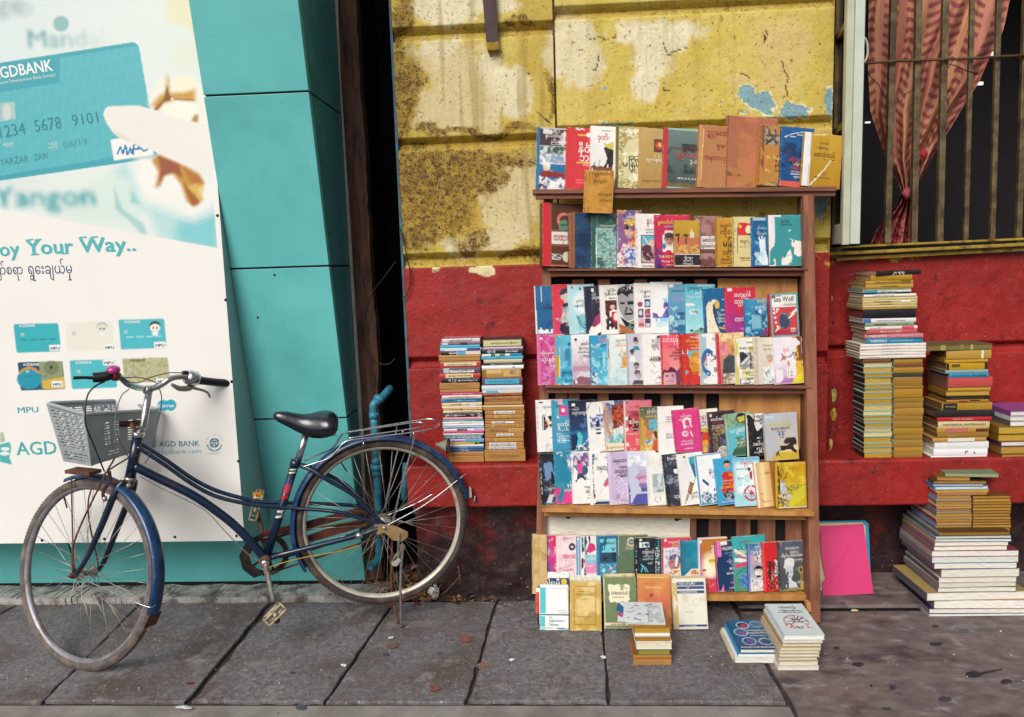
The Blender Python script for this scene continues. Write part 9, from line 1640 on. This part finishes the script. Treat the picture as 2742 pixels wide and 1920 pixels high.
tb_('pipe_collar', [onY(1007, 1225, YPi), onY(1008, 1246, YPi)], .0205); tb_('pipe_collar', [onY(1008, 1244, YPi), onY(1009, 1258, YPi)], .0265); tb_('pipe_collar', [onY(1009, 1257, YPi), onY(1010, 1274, YPi)], .0205)
q = MB(); a = onY(1016, 1486, YPi); b = onY(990, 1520, YPi - .06); q.tube([a, a.lerp(b, .5) + Vector((.006, 0, -.004)), b], [.0165, .0165, .018], 16, cap=False); q.lathe(b, (b - a), [(.018, 0), (.0145, .0005), (.0145, -.03)], 16); q.build('pipe_outlet', m_pvc, pp)
p2 = thing('short_pipe', 'short blue pipe piece beside the ledge corner behind the wheel', 'pipe', onY(1084, 1340, 3.04)); q = MB(); q.tube([onY(1087, 1240, 3.045), onY(1082, 1338, 3.045)], .014, 14); q.build('pipe', m_pvc, p2)
wt = thing('hanging_cable', 'looped thin black cable hanging down the dark gap', 'cable', onY(1000, 900, 3.16))
q = MB(); q.tube(curve([onY(x, y, 3.15) for x, y in ((1060, 700), (1030, 740), (1000, 780), (985, 820), (975, 870), (976, 920), (990, 955), (1012, 972), (1040, 975), (1058, 960))]), .0022, 6); q.build('cable_strand', m_wire, wt)
q = MB(); q.tube(curve([onY(x, y, 3.085) for x, y in ((1072, 610), (1082, 650), (1090, 690), (1099, 730), (1098, 762), (1088, 790), (1076, 800))]), .0024, 6); q.build('cable_strand', m_wire, wt)
hn = thing('funnel', 'small grey plastic funnel lying against the stack behind the bicycle', 'funnel', onY(1190, 1195, 2.945))
q = MB(); c = onY(1200, 1194, 2.945); q.lathe(c, (-1, .05, .12), [(.029, 0), (.0275, .001), (.020, .018), (.011, .034), (.006, .05), (.0, .05)], 18); q.build('horn_cone', mat('grey_plastic', '#8c8678', rough=.5, var=.15), hn)
q = MB(); q.lathe(c, (-1, .05, .12), [(.031, -.003), (.031, .003), (.028, .003)], 18); q.build('funnel_rim', m_black, hn)
# crumpled things
def crumple(name, label, cat, c, sx, sy, sz, col, m, seed, base=0.0):
    r_ = random.Random(seed); o = thing(name, label, cat, c); q = MB(); n, k = 14, 9; vs = []
    for a in range(n):
        for b in range(k):
            th = b / (k - 1) * math.pi; ph = a / n * 2 * math.pi; rr = r_.uniform(.6, 1.1)
            vs.append(Vector(c) + Vector((sx * rr * math.sin(th) * math.cos(ph), sy * rr * math.sin(th) * math.sin(ph), max(base, sz + sz * rr * math.cos(th)))))
    q.add(vs, [(a * k + b, a * k + b + 1, ((a + 1) % n) * k + b + 1, ((a + 1) % n) * k + b) for a in range(n) for b in range(k - 1)], lin(col)); q.build(name + '_body', m, o); return o
m_paper = mat('crumpled_tissue', attr=True, rough=.9, var=.06)
m_stone = mat('rubble_stone', attr=True, rough=.95, var=.3, scale=40, bump=.002)
crumple('tissue', 'crumpled white tissue on the slab behind the rear wheel', 'tissue', onZ(1163, 1607), .026, .018, .034, '#cfcfd2', m_paper, 3)
crumple('plastic_scrap', 'pale blue plastic scrap lying under the rear wheel', 'scrap', onZ(990, 1590), .05, .02, .008, '#a8b8c4', m_paper, 5)
crumple('rock', 'grey broken stone beside the white tissue', 'rock', onZ(1178, 1584), .035, .03, .02, '#5a504c', m_stone, 8)
crumple('rock', 'low grey stone in the rubble right of the tissue', 'rock', onZ(1212, 1590), .03, .02, .010, '#4a4040', m_stone, 9)
crumple('rock', 'pale pinkish stone in the rubble seen through the rear wheel', 'rock', onZ(1035, 1580), .045, .03, .018, '#8a7468', m_stone, 12)
crumple('terracotta_shard', 'red brown terracotta shard on the footing under the booth', 'shard', onZ(545, 1597), .05, .018, .010, '#6a2c1c', m_stone, 14)
crumple('leaf', 'curled yellow leaf below the rear tyre beside the tissue', 'leaf', onZ(1110, 1600), .018, .014, .012, '#9a7a24', m_stone, 15)
crumple('leaf', 'small dark red leaf on the slab under the rear tyre', 'leaf', onZ(1118, 1620), .018, .010, .004, '#7a1c18', m_stone, 16)
# rubble, dry leaves and twigs in the dark gap: countless
r_ = random.Random(5); q = MB()
for i in range(750):
    px_ = r_.uniform(960, 1330) if i % 3 else r_.uniform(1000, 1180); py_ = r_.uniform(1560, 1612); c = onZ(px_, py_); c.z = 0.0
    if c.x < XB and c.y < 3.2: continue
    hump = .09 * math.exp(-((c.x + .60) / .16) ** 2 - ((c.y - 3.18) / .10) ** 2); s = r_.uniform(.003, .014); col_ = r_.choice(['#4a3a34', '#6a4c38', '#7a5c40', '#3a302e', '#8a6a48', '#5a4840', '#9a8a78'])
    a = [Vector((r_.gauss(0, 1), r_.gauss(0, 1), abs(r_.gauss(0, .6)))) * s for _ in range(4)]; c.z = r_.uniform(0, 1) * hump
    q.add([c + v for v in a], [(0, 1, 2), (0, 2, 3), (0, 3, 1), (1, 3, 2)], lin(col_))
for i in range(300):
    c = Vector((-.60 + r_.gauss(0, .13), 3.14 + r_.gauss(0, .07), 0)); c.z = .10 * math.exp(-((c.x + .60) / .16) ** 2) * r_.random() + .004; s = r_.uniform(.01, .028)
    if c.x < XB + .01: continue
    d_ = Vector((r_.gauss(0, 1), r_.gauss(0, 1), r_.gauss(0, .5))).normalized() * s; w_ = Vector((r_.gauss(0, 1), r_.gauss(0, 1), r_.gauss(0, .5))).normalized() * s * .35
    q.add([c - d_, c + w_, c + d_, c - w_ + Vector((0, 0, s * .2))], [(0, 1, 2, 3)], lin(r_.choice(['#7a4c24', '#8a5a2c', '#5a3420', '#9a7038', '#6a3c20'])))
for i in range(50):
    c = Vector((-.62 + r_.gauss(0, .10), 3.12 + r_.gauss(0, .05), .01)); d_ = Vector((r_.gauss(0, .7), r_.gauss(0, .3), abs(r_.gauss(0, .8)))).normalized() * r_.uniform(.05, .16); q.tube([c, c + d_ * .5 + Vector((.006, 0, 0)), c + d_], .0014, 4, cap=False, col=lin(r_.choice(['#8a7448', '#5a4430', '#a8905c'])))
o = q.build('rubble', m_stone); tag(o, 'dry leaves twigs and broken rubble at the foot of the wall', 'rubble', kind='stuff')
# grit scattered on the paving
q = MB()
for i in range(800):
    x = r_.uniform(-2.4, 2.6); y = r_.uniform(YK - .3, 3.03); s = abs(r_.gauss(0, .0012)) + .0006; c = Vector((x, y, .0035 if y < YK else .0045))
    if y < YK: c.z = .0
    q.add([c + Vector((s, 0, 0)), c + Vector((0, s, 0)), c + Vector((-s, 0, 0)), c + Vector((0, -s, 0)), c + Vector((0, 0, s))], [(0, 1, 4), (1, 2, 4), (2, 3, 4), (3, 0, 4)], lin(r_.choice(['#d8d4cc', '#9a948c', '#3a3432', '#b8a890', '#c8c4c0'])))
o = q.build('grit', m_stone); tag(o, 'fine pale grit scattered over the paving', 'grit', kind='stuff')
def stain(cx, cy, rx_, ry_, col, seed, rag=.14, name='stain', z=.0046):
    rr = random.Random(seed); pts = []
    for k in range(22):
        a = 2 * math.pi * k / 22; f = 1 + rr.uniform(-rag, rag); p = onZ(cx + rx_ * f * math.cos(a), cy + ry_ * f * math.sin(a), z); pts.append(p)
    q = MB(); q.add(pts[::-1], [tuple(range(22))], lin(col)); q.build(name, MATS['ink_stain'], pav)
mi = mat('ink_stain', attr=True, rough=.85, var=.25, scale=60, bump=.002, bscale=190)
for a in ((1246, 1711, 17, 9, '#855044', 1), (1163, 1842, 15, 8, '#855044', 2), (1292, 1783, 18, 8, '#7d6054', 3), (1050, 1730, 16, 6, '#6e5650', 4), (805, 1925 - 32, 14, 7, '#4a5058', 5), (783, 1802, 7, 4, '#4a4a52', 6), (1032, 1752, 9, 4, '#494b54', 7), (510, 1830, 12, 4, '#5c2a28', 8),
          (2506, 1724, 17, 5, '#2c2830', 9), (2297, 1779, 15, 6, '#332c34', 10), (2606, 1806, 22, 8, '#2a252e', 11), (2695, 1825, 16, 7, '#352e38', 12), (2390, 1841, 9, 7, '#3a3540', 13), (2505, 1676, 9, 3, '#3c343c', 14), (2333, 1836, 3, 3, '#18151c', 15), (2240, 1735, 10, 4, '#453b40', 16), (2530, 1872, 18, 7, '#453c46', 17), (2374, 1898, 14, 4, '#433b44', 18)):
    stain(*a)
q = MB(); pts = [onZ(2618, 1803, .0047), onZ(2640, 1797, .0047), onZ(2684, 1790, .0047), (onZ(2684, 1793, .0047)), onZ(2650, 1801, .0047), onZ(2622, 1809, .0047)]; q.add(pts[::-1], [tuple(range(6))], lin('#322c34')); q.build('stain', mi, pav)
def scrap(cx, cy, rx_, ry_, col, seed, label):
    rr = random.Random(seed); pts = []; n = 9
    for k in range(n):
        a = 2 * math.pi * k / n; f = rr.uniform(.55, 1.1); p = onZ(cx + rx_ * f * math.cos(a), cy + ry_ * f * math.sin(a), .006 + rr.uniform(0, .004)); pts.append(p)
    c = sum(pts, Vector()) / n + Vector((0, 0, .003)); o = thing('paper_scrap', label, 'scrap', (c.x, c.y, .004)); q = MB(); q.add(pts + [c] + [p - Vector((0, 0, .0012)) for p in pts], [((k + 1) % n, k, n) for k in range(n)] + [(k, (k + 1) % n, n + 1 + (k + 1) % n, n + 1 + k) for k in range(n)], lin(col)); q.build('paper', m_paper, o)
for a in ((1616, 1759, 9, 5, '#d8d6d8', 1, 'white paper scrap on the slab joint left of the small pile'), (1370, 1766, 8, 4, '#e0dede', 2, 'white paper scrap on the fourth slab beside the orange stain'), (921, 1781, 9, 4, '#dcdad8', 3, 'white scrap on the slab joint below the bicycle'), (1047, 1707, 9, 3, '#dededc', 4, 'thin white scrap below the kickstand'), (494, 1893, 24, 6, '#c4c6c8', 5, 'whitish smeared paper on the kerb at left'),
          (2287, 1634, 12, 4, '#d0c08c', 6, 'pale yellow scrap on the threshold before the pink card'), (2268, 1622, 10, 4, '#c4bcae', 7, 'white crumb of plaster on the threshold strip'), (2080, 1662, 8, 4, '#d8d4cc', 8, 'white scrap behind the blue English book'), (1216, 1598, 5, 3, '#d8d0c8', 9, 'tiny white crumb at the wall foot right of the tissue')): scrap(*a)
